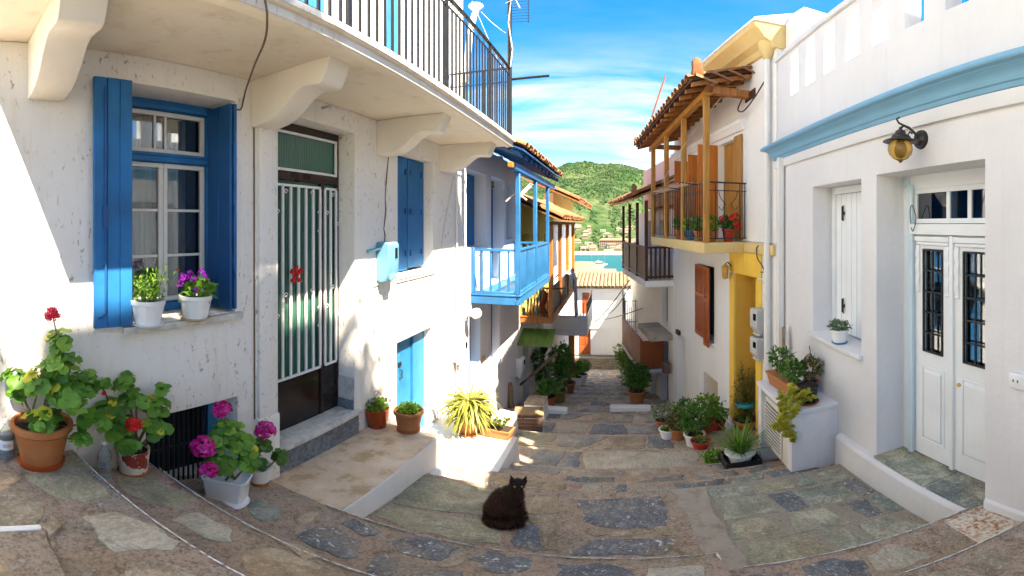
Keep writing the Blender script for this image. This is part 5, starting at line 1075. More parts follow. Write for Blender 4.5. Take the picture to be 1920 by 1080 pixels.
part('cloth', mb, M('cloth_lilac'), tw, smooth=True, recalc=False, sharp=180)
# roofs and walls further down the left side
FH = Frame('house', 'white house with boxed balcony and orange door post further down the left side', 'house', (-2.3, 0), (0, 1), (-1, 0), -7.0); hh = FH.root
mb = FH.mb(); mb.wall(15.02, 21.8, -9.5, -0.1, 0.4, [(16.0, 16.7, -6.9, -4.9), (17.6, 18.4, -3.6, -2.0)]); part('wall', mb, M('plaster_white'), hh, bev=0.01); body(FH, 15.03, 21.79, -9.5, 0.0)
dr = sub(hh, 'door'); panel_leaf(FH, dr, 16.0, 16.7, 0.15, -6.9, -4.9, 'wood_brown', 2)
mb = FH.mb(); mb.box(15.0, 18.0, -1.20, 0, -4.05, -3.85); part('balcony_slab', mb, M('plaster_white'), hh, bev=0.02)
mb = FH.mb(); mb.wall(15.0, 18.0, -3.85, -3.3, 0.08, [], -1.20); mb.box(15.0, 15.08, -1.12, 0, -3.85, -3.3); part('balcony_parapet', mb, M('plaster_white'), hh)
rl = sub(hh, 'railing'); mb = FH.mb(); mb.box(15.0, 18.0, -1.19, -1.16, -2.85, -2.81); part('rail', mb, M('rust_panel'), rl); bm_ = FH.mb(); bm_.box(-0.01, 0.01, -0.01, 0.01, -3.3, -2.82); rows('baluster', bm_, 'iron_navy', rl, [(15.05 + 0.14 * i, FH.s * -1.17, 0) for i in range(21)]); bm_ = FH.mb(); bm_.box(-0.01, 0.01, -0.01, 0.01, -3.3, -2.82); rows('baluster', bm_, 'iron_navy', rl, [(15.04, FH.s * (-1.06 + 0.12 * i), 0) for i in range(9)])
mb = FH.mb(); mb.box(15.1, 15.3, -0.72, -0.52, -7.4, -4.06); part('door_post', mb, M('orange_wood'), hh, bev=0.01)
rf = sub(hh, 'roof'); mb = FH.mb(); mb.hexa([(14.9, -0.9, 0.75), (22, -0.9, 0.75), (22, 1.6, 1.85), (14.9, 1.6, 1.85), (14.9, -0.9, 0.80), (22, -0.9, 0.80), (22, 1.6, 1.9), (14.9, 1.6, 1.9)]); part('boarding', mb, M('wood_brown'), rf); mb = FH.mb(); mb.box(15.03, 21.79, 0.02, 0.38, -0.1, 1.1); part('attic_wall', mb, M('plaster_cream'), rf)
tile_roof(rf, (14.9, -0.92 * FH.s, 0.84), (7.1, 0, 0), (0, FH.s * 1.0, 0.44), 26, 5, r=0.13, L=0.5, step=0.42)

# ------------------------------------------------------------------ house closing the street, and roofs below it
FE = Frame('house', 'white house closing the foot of the street, red door and stone base', 'house', (-2.6, 24.0), (1, 0), (0, 1), -8.6); he = FE.root
mb = FE.mb(); mb.wall(-1.0, 3.35, -7.62, -3.85, 0.4, [(0.33, 1.02, -7.62, -6.05)]); part('wall', mb, M('plaster_white'), he, bev=0.01); mb = FE.mb(); mb.box(-1, 3.35, 0.41, 6, -9.2, -3.85); part('rear_walls', mb, M('plaster_white'), he)
mb = FE.mb(); mb.box(-1.1, 3.45, -0.10, 0.1, -3.85, -3.62); part('cornice', mb, M('plaster_white'), he, bev=0.03); mb = FE.mb(); mb.box(-0.2, 2.9, -0.06, 0.0, -6.0, -5.9); part('string_course', mb, M('plaster_white'), he)
dr = sub(he, 'door'); panel_leaf(FE, dr, 0.33, 0.67, 0.12, -7.6, -6.06, 'red_wood', 3); panel_leaf(FE, dr, 0.68, 1.02, 0.12, -7.6, -6.06, 'red_wood', 3)
mb = FE.mb(); mb.box(0.55, 0.95, -0.02, 0.02, -5.1, -3.9); part('shutter', mb, M('red_wood'), he)
mb = FE.mb(); mb.box(-0.2, 3.3, -0.28, 0.02, -9.3, -7.70); sb = part('stone_base', mb, M('mortar_grey'), he)
me_s = []
z = -8.62
while z < -7.72:
    h = rnd.uniform(0.13, 0.2); u = -0.2
    while u < 3.3:
        w = rnd.uniform(0.16, 0.42); u2 = min(u + w, 3.3); mb = FE.mb(); mb.box(u + 0.012, u2 - 0.012, -0.31 - rnd.uniform(0, 0.02), -0.2, z + 0.01, min(z + h, -7.70) - 0.01); part('stone', mb, M('wall_stone'), sb, bev=0.01, seg=1); u = u2
    z += h
rf = sub(he, 'roof'); mb = FE.mb(); 
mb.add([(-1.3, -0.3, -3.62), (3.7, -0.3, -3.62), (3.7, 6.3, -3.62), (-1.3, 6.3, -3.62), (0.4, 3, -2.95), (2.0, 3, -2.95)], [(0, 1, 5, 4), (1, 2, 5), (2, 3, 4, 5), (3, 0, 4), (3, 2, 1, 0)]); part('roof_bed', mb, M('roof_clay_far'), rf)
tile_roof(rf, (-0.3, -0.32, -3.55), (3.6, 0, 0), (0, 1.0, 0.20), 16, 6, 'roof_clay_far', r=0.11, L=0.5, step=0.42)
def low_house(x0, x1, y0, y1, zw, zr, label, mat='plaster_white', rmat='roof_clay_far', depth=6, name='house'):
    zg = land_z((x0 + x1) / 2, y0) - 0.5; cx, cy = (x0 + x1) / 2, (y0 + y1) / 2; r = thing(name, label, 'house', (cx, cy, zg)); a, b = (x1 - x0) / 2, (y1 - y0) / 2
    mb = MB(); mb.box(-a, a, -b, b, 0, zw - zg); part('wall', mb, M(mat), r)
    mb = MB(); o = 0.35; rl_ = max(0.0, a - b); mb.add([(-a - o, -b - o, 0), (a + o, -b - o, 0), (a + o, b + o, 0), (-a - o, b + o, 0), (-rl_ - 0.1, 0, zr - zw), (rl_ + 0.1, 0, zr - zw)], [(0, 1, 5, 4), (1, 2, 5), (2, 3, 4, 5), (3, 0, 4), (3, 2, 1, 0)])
    ro = part('roof', mb, M(rmat), r); ro.location = (0, 0, zw - zg + 0.002)
    mb = MB(); nx = max(2, int(a * 0.9))
    for i in range(nx):
        for q in range(max(1, int((zw - zg - 1) / 3))):
            u = -a + (i + 0.5) * 2 * a / nx; z = zw - zg - 1.6 - 2.8 * q
            if z > 0.5: mb = MB(); mb.box(u - 0.4, u + 0.4, -b - 0.02, -b - 0.005, z - 0.6, z + 0.6); part('window', mb, M('far_dark'), r)
    return r
for x0, x1, y0, y1, py_w, py_r, lab in ((1082, 1120, 33, 40, 512, 497, 'tiled house just above the roof at the foot of the street'), (1130, 1178, 36, 44, 545, 522, 'low tiled house right of the roof at the foot of the street'), (1060, 1100, 52, 62, 505, 490, 'white house with faded tiles between the balconies and the sea'), (1108, 1150, 60, 72, 521, 511, 'small pale house among shrubs above the harbour'), (1150, 1200, 75, 90, 533, 520, 'tiled house behind the dark brown balcony rail')):
    X0, X1 = PY(x0, 420, y0).x, PY(x1, 420, y0).x; low_house(X0, X1, y0, y1, PY(1140, py_w, y0).z, PY(1140, py_r, (y0 + y1) / 2).z, lab)
# far shore: houses and a long hotel
r_ = random.Random(5); SPX = sorted(r_.uniform(1082, 1186) for _ in range(34)); ORD = 'first second third fourth fifth sixth seventh eighth ninth tenth eleventh twelfth'.split()
for k in range(34):
    px = SPX[k]; py = 478 - r_.random() ** 1.6 * 34; D = 655 + (478 - py) * 5.2; a_ = (px - CX) / FPX; w = r_.uniform(4, 8); h = r_.uniform(4, 7); zb_ = hill_z(a_, D) - 1.5
    r = thing('shore_house', ORD[k // 3] + [' pale house with red roof', ' white flat-roofed cubic house', ' cream house with red roof'][k % 3] + ' from the left on the far shore', 'house', (sin(a_) * D, cos(a_) * D, zb_), -a_, 'houses along the far shore'); mb = MB(); mb.box(-w, w, -5, 5, 0, h); part('wall', mb, M(['far_white', 'far_white', 'far_cream'][k % 3]), r)
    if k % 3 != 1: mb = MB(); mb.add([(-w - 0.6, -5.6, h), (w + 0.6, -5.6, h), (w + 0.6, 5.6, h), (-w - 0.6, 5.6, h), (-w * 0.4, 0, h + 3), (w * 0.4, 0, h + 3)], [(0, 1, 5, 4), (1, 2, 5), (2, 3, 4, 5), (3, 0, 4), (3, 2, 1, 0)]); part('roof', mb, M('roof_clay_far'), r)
    for i in range(3): mb = MB(); u = -w * 0.6 + w * 0.6 * i; mb.box(u - 0.7, u + 0.7, -5.06, -5.01, h * 0.45, h * 0.45 + 1.6); part('window', mb, M('far_dark'), r)
a_ = (1152 - CX) / FPX; D = 690; r = thing('hotel', 'long cream hotel with rows of windows on the far shore', 'hotel', (sin(a_) * D, cos(a_) * D, hill_z(a_, D) - 2), -a_); mb = MB(); mb.box(-24, 24, -7, 7, 0, 13); part('wall', mb, M('far_cream'), r)
for j in range(3):
    for i in range(15): mb = MB(); u = -22 + 3.14 * i; mb.box(u - 0.9, u + 0.9, -7.08, -7.01, 2.2 + 3.6 * j, 4.4 + 3.6 * j); part('window', mb, M('far_dark'), r)
mb = MB(); mb.add([(-25, -8, 13), (25, -8, 13), (25, 8, 13), (-25, 8, 13), (-20, 0, 16.5), (20, 0, 16.5)], [(0, 1, 5, 4), (1, 2, 5), (2, 3, 4, 5), (3, 0, 4), (3, 2, 1, 0)]); part('roof', mb, M('roof_clay_far'), r)
for k, (px, py) in enumerate(((1108, 495), (1122, 492), (1133, 497), (1168, 489))):
    p = PZ(px, py, SEA); b = thing('sailing_boat', ['white boat moored at the near edge of the bay', 'white sailing boat with tall mast near the harbour', 'small white boat by the yellow shrubs', 'white boat farther out on the bay'][k], 'boat', (p.x, p.y, SEA), 0.4 * k, 'boats in the bay'); mb = MB(); mb.hexa([(-4, -1.0, -0.4), (3, -1.0, -0.4), (3, 1.0, -0.4), (-4, 1.0, -0.4), (-4.5, -1.4, 1.2), (5.5, -0.1, 1.5), (5.5, 0.1, 1.5), (-4.5, 1.4, 1.2)]); part('hull', mb, M('far_white'), b); mb = MB(); mb.box(-2, 1, -0.8, 0.8, 1.2, 2.2); part('cabin', mb, M('far_white'), b); mb = MB(); mb.tube([(0.5, 0, 1), (0.5, 0, 12)], 0.09, 5); part('mast', mb, M('far_white'), b)
# ------------------------------------------------------------------ first house on the right: white, blue cornice
F1 = Frame('house', 'clean white house with blue cornice, pierced parapet and pale double door', 'house', (2.07, 0), (0, 1), (1, 0), -2.6); h1 = F1.root
Y1 = 5.33; s1 = F1.s
DO = (1.79, 3.0, -2.20, 0.42); WO = (3.245, 4.23, -1.215, 0.41)
mb = F1.mb(); mb.wall(-3.0, Y1, -4.5, 1.05, 0.45, [DO, WO]); part('wall', mb, M('plaster_clean'), h1, bev=0.012)
mb = F1.mb(); mb.box(-3.0, Y1, 0.80, 5, -4.5, 1.04); mb.box(-3.0, -2.8, 0.46, 0.8, -4.5, 1.04); mb.box(Y1 - 0.25, Y1, 0.455, 0.8, -4.5, 1.04); mb.box(-3, Y1, 0.455, 5, 1.045, 1.2); part('rear_walls', mb, M('plaster_clean'), h1)
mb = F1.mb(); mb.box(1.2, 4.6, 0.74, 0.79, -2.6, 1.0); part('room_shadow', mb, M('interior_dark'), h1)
ops = [(a, a + 0.225, 1.635, 2.22) for a in (1.02, 1.475, 1.93, 2.385, 2.84, 3.285, 3.745, 4.19, 4.635)]
mb = F1.mb(); mb.wall(-3.0, Y1 - 0.02, 1.052, 2.262, 0.17, ops); part('parapet', mb, M('plaster_clean'), h1, bev=0.006)
mb = F1.mb(); mb.box(-3.0, Y1 + 0.02, -0.035, 0.205, 2.264, 2.34); part('parapet_cap', mb, M('plaster_clean'), h1, bev=0.012)
cp = [(0.0, 0.845), (-0.035, 0.85), (-0.04, 0.885), (-0.055, 0.89), (-0.065, 0.92), (-0.09, 0.955), (-0.125, 0.975), (-0.13, 0.985), (-0.165, 0.99), (-0.175, 1.005), (-0.175, 1.03), (-0.16, 1.035), (-0.15, 1.05), (0.0, 1.075)]
mb = F1.mb(); mb.prism(cp, -3.0, Y1); co = part('cornice', mb, M('cornice_blue'), h1, bev=0.003, seg=1)
mb = F1.mb(); n = len(cp)
mb.add([(Y1, F1.s * p[0], p[1]) for p in cp] + [(Y1 - p[0], F1.s * p[0], p[1]) for p in cp] + [(Y1 - p[0], F1.s * 0.3, p[1]) for p in cp], [(i, i + 1, n + i + 1, n + i) for i in range(n - 1)] + [(n + i, n + i + 1, 2 * n + i + 1, 2 * n + i) for i in range(n - 1)]); part('cornice_return', mb, M('cornice_blue'), h1)
mb = F1.mb(); mb.box(-3.0, Y1 - 0.002, -0.03, 0.002, 0.74, 0.846); part('frieze', mb, M('plaster_clean'), h1, bev=0.004)
mb = F1.mb(); mb.prism([(0.01, -2.205), (-0.05, -2.215), (-0.07, -2.25), (-0.075, -2.8), (0.01, -2.8)], 1.86, 3.60); part('plinth', mb, M('plaster_clean'), h1, bev=0.008)
mb = F1.mb(); mb.prism([(0.01, -2.03), (-0.02, -2.06), (-0.03, -2.8), (0.01, -2.8)], -0.5, 1.785); part('plinth', mb, M('plaster_clean'), h1, bev=0.008)
for (a, b) in ((1.79, 2.33), (2.345, 3.0)): mb = F1.mb(); mb.box(a, b, -0.03, 0.40, -2.24, -2.188); part('threshold_slab', mb, M('slate_green'), h1, bev=0.005)
# double door
dr = sub(h1, 'door'); dd = 0.29
mb = F1.mb()
for b_ in ((2.86, 3.0, -2.188, 0.42), (1.79, 1.90, -2.188, 0.42), (1.90, 2.86, 0.30, 0.42)): mb.box(b_[0], b_[1], dd, dd + 0.10, b_[2], b_[3])
part('door_frame', mb, M('white_wood'), dr, bev=0.006)
mb = F1.mb(); mb.box(2.845, 2.905, dd - 0.025, dd + 0.0, -2.188, 0.34); mb.box(2.90, 2.99, dd - 0.012, dd - 0.001, 0.32, 0.405); part('casing', mb, M('pastel_blue'), dr, bev=0.006)
zt = [F1.z(1745, y, dd) for y in (362, 412, 430, 441)]
zl = F1.z(1745, 440, dd)
mb = F1.mb(); mb.box(1.88, 2.88, dd - 0.03, dd + 0.06, zl, F1.z(1745, 420, dd)); part('transom_bar', mb, M('white_wood'), dr, bev=0.006)
tr0, tr1 = F1.z(1745, 419, dd), 0.30
uA, uB = F1.u(1775, dd), F1.u(1815, dd)
sash(F1, dr, 1.90, 2.86, tr0, tr1, dd + 0.01, us=(uB, uA), mat='white_wood', fw=0.04, mw=0.04, glass='glass_dark')
lz0, lz1 = -2.180, zl - 0.004; mid = F1.u(1787, dd + 0.02)
for li, (a, b) in enumerate(((mid + 0.004, 2.855), (1.905, mid - 0.004))):
    lf = dr; w = b - a; st = 0.10; g0, g1 = a + st + 0.01, b - st - 0.01; gz0, gz1 = F1.z(1750, 665, dd), F1.z(1750, 468, dd); pz0, pz1 = -1.98, F1.z(1750, 697, dd)
    mb = F1.mb(); mb.wall(a, b, lz0, lz1, 0.045, [(g0, g1, gz0, gz1)], dd + 0.02); part('leaf', mb, M('white_wood'), lf, bev=0.004, seg=1)
    mb = F1.mb(); q = dd + 0.02; mb.prism([(q, pz0), (q, pz1), (q - 0.014, pz1 - 0.03), (q - 0.014, pz0 + 0.03)], a + st + 0.03, b - st - 0.03); part('panel', mb, M('white_wood'), lf)
    mb = F1.mb()
    for b_ in ((a + st - 0.01, b - st + 0.01, pz1, pz1 + 0.022), (a + st - 0.01, b - st + 0.01, pz0 - 0.022, pz0), (a + st - 0.01, a + st + 0.012, pz0, pz1), (b - st - 0.012, b - st + 0.01, pz0, pz1)): mb.box(b_[0], b_[1], q - 0.010, q - 0.0005, b_[2], b_[3])
    part('panel_moulding', mb, M('white_wood'), lf, bev=0.003, seg=1)
    mb = F1.mb(); mb.box(a + 0.02, b - 0.02, q - 0.03, q - 0.0005, lz1 - 0.055, lz1 - 0.01); mb.box(a + 0.035, b - 0.035, q - 0.018, q - 0.0007, lz1 - 0.085, lz1 - 0.056); part('head_moulding', mb, M('white_wood'), lf, bev=0.004, seg=1)
    for u in (a + 0.05, b - 0.05):
        pr = [(q - 0.0006, lz1 - 0.09)]; 
        for i in range(17): z = lz1 - 0.09 - 0.40 * i / 16; pr.append((q - 0.014 - 0.010 * abs(sin(i * 0.62)), z))
        pr.append((q - 0.0006, lz1 - 0.50)); mb = F1.mb(); mb.prism(pr, u - 0.022, u + 0.022); part('carved_strip', mb, M('white_wood'), lf, bev=0)
    mb = F1.mb(); mb.box(g0, g1, dd + 0.047, dd + 0.050, gz0, gz1); part('pane', mb, M('glass'), lf)
    gr = sub(dr, 'grille')
    for b_ in ((g0, g1, gz1 - 0.014, gz1), (g0, g1, gz0, gz0 + 0.014), (g0, g0 + 0.014, gz0 + 0.014, gz1 - 0.014), (g1 - 0.014, g1, gz0 + 0.014, gz1 - 0.014), ((g0 + g1) / 2 - 0.006, (g0 + g1) / 2 + 0.006, gz0 + 0.014, gz1 - 0.014)): mb = F1.mb(); mb.box(b_[0], b_[1], q - 0.012, q + 0.004, b_[2], b_[3]); part('grille_bar', mb, M('iron_black'), gr)
    for i in range(1, 5): z = gz0 + (gz1 - gz0) * i / 5; mb = F1.mb(); mb.box(g0 + 0.014, g1 - 0.014, q - 0.014, q + 0.002, z - 0.006, z + 0.006); part('grille_bar', mb, M('iron_black'), gr)
    mb = F1.mb(); n_ = 14
    for i in range(n_ + 1):
        u = g0 + (g1 - g0) * i / n_
        for z in (gz0, gz1): mb.v.append(Vector((u + 0.06 - 0.02 * i / n_, F1.s * (dd + 0.075 + 0.008 * sin(i * 1.7)), z)))
    for i in range(n_): k = 2 * i; mb.f.append((k, k + 1, k + 3, k + 2))
    part('curtain', mb, M('curtain'), dr, recalc=False, smooth=True, sharp=180)
mb = F1.mb(); mb.box(mid - 0.02, mid + 0.02, dd - 0.008, dd + 0.0195, lz0, lz1); part('cover_strip', mb, M('white_wood'), dr, bev=0.005)
kp = F1.uz(1797, 722, dd + 0.01); mb = F1.mb(); mb.tube([(kp[0], dd + 0.021, kp[1]), (kp[0], dd + 0.006, kp[1])], 0.018, 10); mb.box(kp[0] - 0.006, kp[0] + 0.006, dd + 0.003, dd + 0.006, kp[1] - 0.012, kp[1] + 0.008); part('lock', mb, M('gilt'), dr, smooth=True)
cable('loose_wire', [F1.w(2.86, 0.27, -0.02), F1.w(2.84, 0.24, 0.10), F1.w(2.80, 0.23, 0.16), F1.w(2.76, 0.24, 0.05), F1.w(2.80, 0.24, -0.06), F1.w(2.85, 0.26, -0.03)], 0.004, 'cable_dark', 'loose loop of thin wire beside the door fanlight', 4)
# plank shutters
sh = sub(h1, 'shutter'); sd_ = 0.25; mb = F1.mb()
mb.box(3.25, 3.30, sd_ - 0.02, sd_ + 0.06, -1.21, 0.405); mb.box(4.16, 4.225, sd_ - 0.02, sd_ + 0.06, -1.21, 0.405); mb.box(3.30, 4.16, sd_ - 0.02, sd_ + 0.06, 0.33, 0.405); part('window_frame', mb, M('white_wood'), sh, bev=0.005)
plank_leaf(F1, sh, 3.302, 3.73, sd_ + 0.01, -1.20, 0.325, 'white_wood', 4, 0.03, gap=0.006); plank_leaf(F1, sh, 3.734, 4.158, sd_ + 0.01, -1.20, 0.325, 'white_wood', 4, 0.03, gap=0.006)
for x in (1565, 1581):
    for y in (400, 573):
        u, z = F1.uz(x, y, sd_); mb = F1.mb(); mb.box(u - 0.022, u + 0.022, sd_ - 0.008, sd_ + 0.009, z - 0.018, z + 0.018); mb.tube([(u - 0.012, sd_ - 0.008, z - 0.085), (u - 0.012, sd_ - 0.008, z + 0.085)], 0.007, 6); mb.tube([(u + 0.012, sd_ - 0.008, z - 0.075), (u + 0.012, sd_ - 0.008, z + 0.075)], 0.007, 6); part('hinge', mb, M('iron_black'), sh)
mb = F1.mb(); mb.box(3.215, 4.30, -0.045, 0.25, -1.26, -1.217); part('sill', mb, M('plaster_clean'), h1, bev=0.006)
# wall lamp with amber glass
lu, lz = F1.uz(1728, 262); lm = thing('wall_lamp', 'bronze wall lamp with ribbed amber glass above the pale door', 'lamp', F1.w(lu, 0, lz), 0)
o_ = (-0.20, 0, 0)
mb = MB(); mb.tube([(0.0, 0, 0), (-0.022, 0, 0)], [0.075, 0.07], 20); mb.tube([(-0.02, 0, 0), (-0.04, 0, 0)], [0.05, 0.03], 16); part('back_plate', mb, M('lamp_bronze'), lm, smooth=True)
mb = MB(); pts = [(-0.03, 0, 0.0), (-0.07, 0, 0.045), (-0.12, 0, 0.075), (-0.17, 0, 0.085), (-0.20, 0, 0.06)]; mb.tube(pts, 0.010, 6)
mb.tube([(-0.05, 0, -0.015), (-0.10, 0, -0.01), (-0.13, 0, 0.02), (-0.115, 0, 0.045), (-0.09, 0, 0.035)], 0.007, 6); mb.tube([(-0.17, 0, 0.085), (-0.215, 0, 0.10), (-0.235, 0, 0.125), (-0.21, 0, 0.14)], 0.008, 6); part('arm', mb, M('lamp_bronze'), lm, smooth=True)
mb = MB(); mb.lathe([(0.008, 0.07), (0.016, 0.05), (0.035, 0.04), (0.04, 0.02), (0.062, 0.005), (0.066, -0.012), (0.085, -0.02), (0.125, -0.035), (0.128, -0.042), (0.07, -0.04), (0.0, -0.04)], o_, 20); part('hood', mb, M('lamp_bronze'), lm, smooth=True)
mb = MB(); pr = [(0.072, -0.042), (0.088, -0.07), (0.092, -0.10), (0.082, -0.135), (0.055, -0.165), (0.02, -0.18), (0.008, -0.195), (0.0, -0.197)]
mb.lathe(pr, o_, 24)
for i, v in enumerate(mb.v):
    k = i % 24
    if k % 2: v.x = o_[0] + (v.x - o_[0]) * 0.955; v.y *= 0.955
part('glass_globe', mb, M('glass_amber'), lm, smooth=True, recalc=True, sharp=180); mb = MB(); mb.ball((-0.20, 0, -0.10), (0.035, 0.035, 0.05)); part('bulb', mb, M('glass_milk'), lm, smooth=True)
su, sz = F1.uz(1911, 713); sw = thing('socket_box', 'small white wall socket box with a flap beside the pale door', 'socket', F1.w(su, 0, sz), 0); mb = MB(); mb.box(-0.03, 0, -0.06, 0.06, -0.05, 0.05); part('box', mb, M('plastic_white'), sw, bev=0.008); mb = MB(); mb.box(-0.036, -0.031, -0.045, 0.045, -0.02, 0.035); part('flap', mb, M('plastic_white'), sw, bev=0.004)
for dy in (-0.02, 0.012): mb = MB(); mb.box(-0.0385, -0.0365, dy, dy + 0.010, -0.004, 0.014); part('print', mb, M('print_grey'), sw)
# unseen upper storey, added to shade the left wall and street, set back behind the parapet, nearer than the picture's edge, with a tree beside it
mb = F1.mb(); mb.box(-2.75, -0.30, 0.9, 2.6, 1.2, 7.55); mb.box(-0.298, 1.86, 0.92, 2.6, 1.2, 3.7); part('shade_storey', mb, M('plaster_clean'), h1)

# ------------------------------------------------------------------ white box with the air conditioner
bx = thing('planter_wall', 'low white masonry box hiding an air conditioner, plants on top', 'planter', (1.82, 4.12, -3.0)); ox, oy = 1.82, 4.12
def lb(x0, x1, y0, y1, z0, z1, name, mat, par, bev=0.008): mb = MB(); mb.box(x0 - ox, x1 - ox, y0 - oy, y1 - oy, z0 + 3.0, z1 + 3.0); return part(name, mb, M(mat), par, bev=bev)
lb(1.575, 2.07, 3.67, 3.78, -3.0, -1.93, 'end_wall', 'plaster_clean', bx); lb(1.56, 2.07, 4.50, 4.60, -3.1, -1.93, 'end_wall', 'plaster_clean', bx); lb(1.55, 2.07, 3.655, 4.62, -1.93, -1.875, 'top_slab', 'plaster_clean', bx)
ac = thing('air_conditioner', 'cream air conditioner unit with slatted grille inside the white box', 'air conditioner', (1.735, 4.14, -2.68)); ox, oy = 1.735, 4.14
def lc(x0, x1, y0, y1, z0, z1, name, mat, bev=0.006): mb = MB(); mb.box(x0, x1, y0, y1, z0, z1); return part(name, mb, M(mat), ac, bev=bev)
lc(-0.13, 0.2, -0.34, 0.34, 0.0, 0.66, 'case', 'ac_cream', 0.015); lc(-0.1325, -0.1305, -0.15, 0.31, 0.06, 0.60, 'grille_back', 'print_grey', 0)
for i in range(12): mb = MB(); z = 0.07 + 0.045 * i; mb.box(-0.146, -0.134, -0.16, 0.31, z, z + 0.012); part('slat', mb, M('ac_cream'), ac)
for y in (-0.17, 0.31): lc(-0.148, -0.132, y, y + 0.02, 0.04, 0.58, 'grille_frame', 'ac_cream', 0.003)

# ------------------------------------------------------------------ second house on the right: tiled balcony roof
F2 = Frame('house', 'white and ochre house with wooden posted balcony under a tiled roof', 'house', (2.07, Y1 + 0.005), (-0.162, 0.987), (0.987, 0.162), -4.0); h2 = F2.root
E2 = F2.u(1264)
wl = (F2.u(1300) - 0.15, F2.u(1341) + 0.05); 
o2 = [(0.575, 1.325, -3.60, -0.78), (2.22, 3.05, -2.22, -0.79), (2.05, 2.75, -3.95, -2.95), (3.9, 4.45, -4.7, -2.55)]
mb = F2.mb(); mb.wall(0.0, E2, -5.2, -0.27, 0.45, o2); part('wall', mb, M('plaster_white'), h2, bev=0.012)
ud0, ud1 = F2.u(1385), F2.u(1345); ue0, ue1 = F2.u(1312), F2.u(1282)
o3 = [(1.32, 2.0, -0.25, 1.40), (2.6, 3.4, -0.25, 1.30)]
mb = F2.mb(); mb.wall(0.0, E2, -0.265, 2.52, 0.45, o3); part('upper_wall', mb, M('plaster_white'), h2, bev=0.012)
body(F2, 0.0, E2, -5.2, 2.5)
mb = F2.mb(); mb.prism([(0.02, 2.50), (-0.05, 2.50), (-0.09, 2.58), (-0.20, 2.63), (-0.28, 2.74), (-0.34, 2.78), (-0.35, 2.86), (0.3, 2.90), (0.3, 2.5)], -0.03, 2.4); part('cornice', mb, M('plaster_cream'), h2, bev=0.006, sharp=25)
mb = F2.mb(); mb.prism([(-0.36, 2.865), (-0.36, 2.91), (0.5, 3.22), (0.5, 2.905)], -0.05, 2.4); part('roof_edge', mb, M('plaster_white'), h2, bev=0.006)
mb = F2.mb(); mb.box(-0.42, 0.10, 0.15, 0.9, 2.4, 3.05); part('chimney', mb, M('plaster_clean'), h2, bev=0.02); mb = F2.mb(); mb.box(-0.5, -0.06, 0.1, 1.5, 2.30, 2.9); part('gable_wall', mb, M('plaster_clean'), h2, bev=0.02)
# balcony slab, ochre
bw = -0.695; q0, q1 = 0.90, 4.18; zb0, zb1 = -0.435, -0.275
mb = F2.mb(); mb.box(q0, q1, bw, 0.0, zb0, zb1); part('balcony_slab', mb, M('plaster_cream'), h2, bev=0.008); mb = F2.mb(); mb.box(0.02, q0 - 0.002, -0.05, 0.0, zb0 + 0.01, zb1 - 0.01); part('string_course', mb, M('plaster_cream'), h2, bev=0.006)
ps = (q0 + 0.03, q0 + 1.10, q0 + 2.19, q1 - 0.03); ztop = lambda u: 1.93 - 0.085 * (u - q0)
for u in ps: mb = F2.mb(); mb.box(u - 0.042, u + 0.042, bw + 0.005, bw + 0.089, zb1, ztop(u)); part('post', mb, M('wood_amber'), h2, bev=0.006, seg=1)
rf = sub(h2, 'roof'); ea, eb = q0 - 0.22, q1 + 0.30; ew = -0.97
def rb(u0, u1, d0, d1, za, zb, name, mat): mb = F2.mb(); mb.hexa([(u0, d0, za - 0.085 * (u0 - q0)), (u1, d0, za - 0.085 * (u1 - q0)), (u1, d1, za - 0.085 * (u1 - q0)), (u0, d1, za - 0.085 * (u0 - q0)), (u0, d0, zb - 0.085 * (u0 - q0)), (u1, d0, zb - 0.085 * (u1 - q0)), (u1, d1, zb - 0.085 * (u1 - q0)), (u0, d1, zb - 0.085 * (u0 - q0))]); return part(name, mb, M(mat), rf, bev=0.004, seg=1)
rb(ea + 0.1, eb - 0.1, bw, bw + 0.10, 1.93, 2.03, 'eave_beam', 'wood_amber'); rb(q0 - 0.12, q0 - 0.02, bw, 0.0, 1.94, 2.06, 'tie_beam', 'wood_brown'); rb(q0 - 0.30, q0 + 0.02, -0.02, 0.25, 1.90, 2.04, 'beam_end', 'wood_dark'); rb(q1 - 0.1, q1, bw, 0, 1.94, 2.03, 'tie_beam', 'wood_brown')
for i in range(14):
    u = ea + 0.06 + (eb - ea - 0.12) * i / 13; zz1 = -0.085 * (u - q0); mb = F2.mb(); mb.hexa([(u - 0.03, ew + 0.03, 1.985 + zz1), (u + 0.03, ew + 0.03, 1.985 + zz1), (u + 0.03, 0, 2.25 + zz1), (u - 0.03, 0, 2.25 + zz1), (u - 0.03, ew + 0.03, 2.05 + zz1), (u + 0.03, ew + 0.03, 2.05 + zz1), (u + 0.03, 0, 2.315 + zz1), (u - 0.03, 0, 2.315 + zz1)]); part('rafter', mb, M('wood_brown'), rf)
mb = F2.mb(); zc_ = lambda u, z: z - 0.085 * (u - q0)
mb.hexa([(ea, ew, zc_(ea, 2.05)), (eb, ew, zc_(eb, 2.05)), (eb, 0, zc_(eb, 2.33)), (ea, 0, zc_(ea, 2.33)), (ea, ew, zc_(ea, 2.075)), (eb, ew, zc_(eb, 2.075)), (eb, 0, zc_(eb, 2.355)), (ea, 0, zc_(ea, 2.355))]); part('boarding', mb, M('wood_dark'), rf)
tile_roof(rf, (ea, F2.s * (ew - 0.03), zc_(ea, 2.095)), (eb - ea, 0, -0.085 * (eb - ea)), (0, F2.s * 0.97, 0.285), 22, 3, r=0.080, L=0.40, step=0.34)
me = tile_mesh(0.085, 0.34).mesh('roof_tile', smooth=True); me.materials.append(M('roof_clay'))
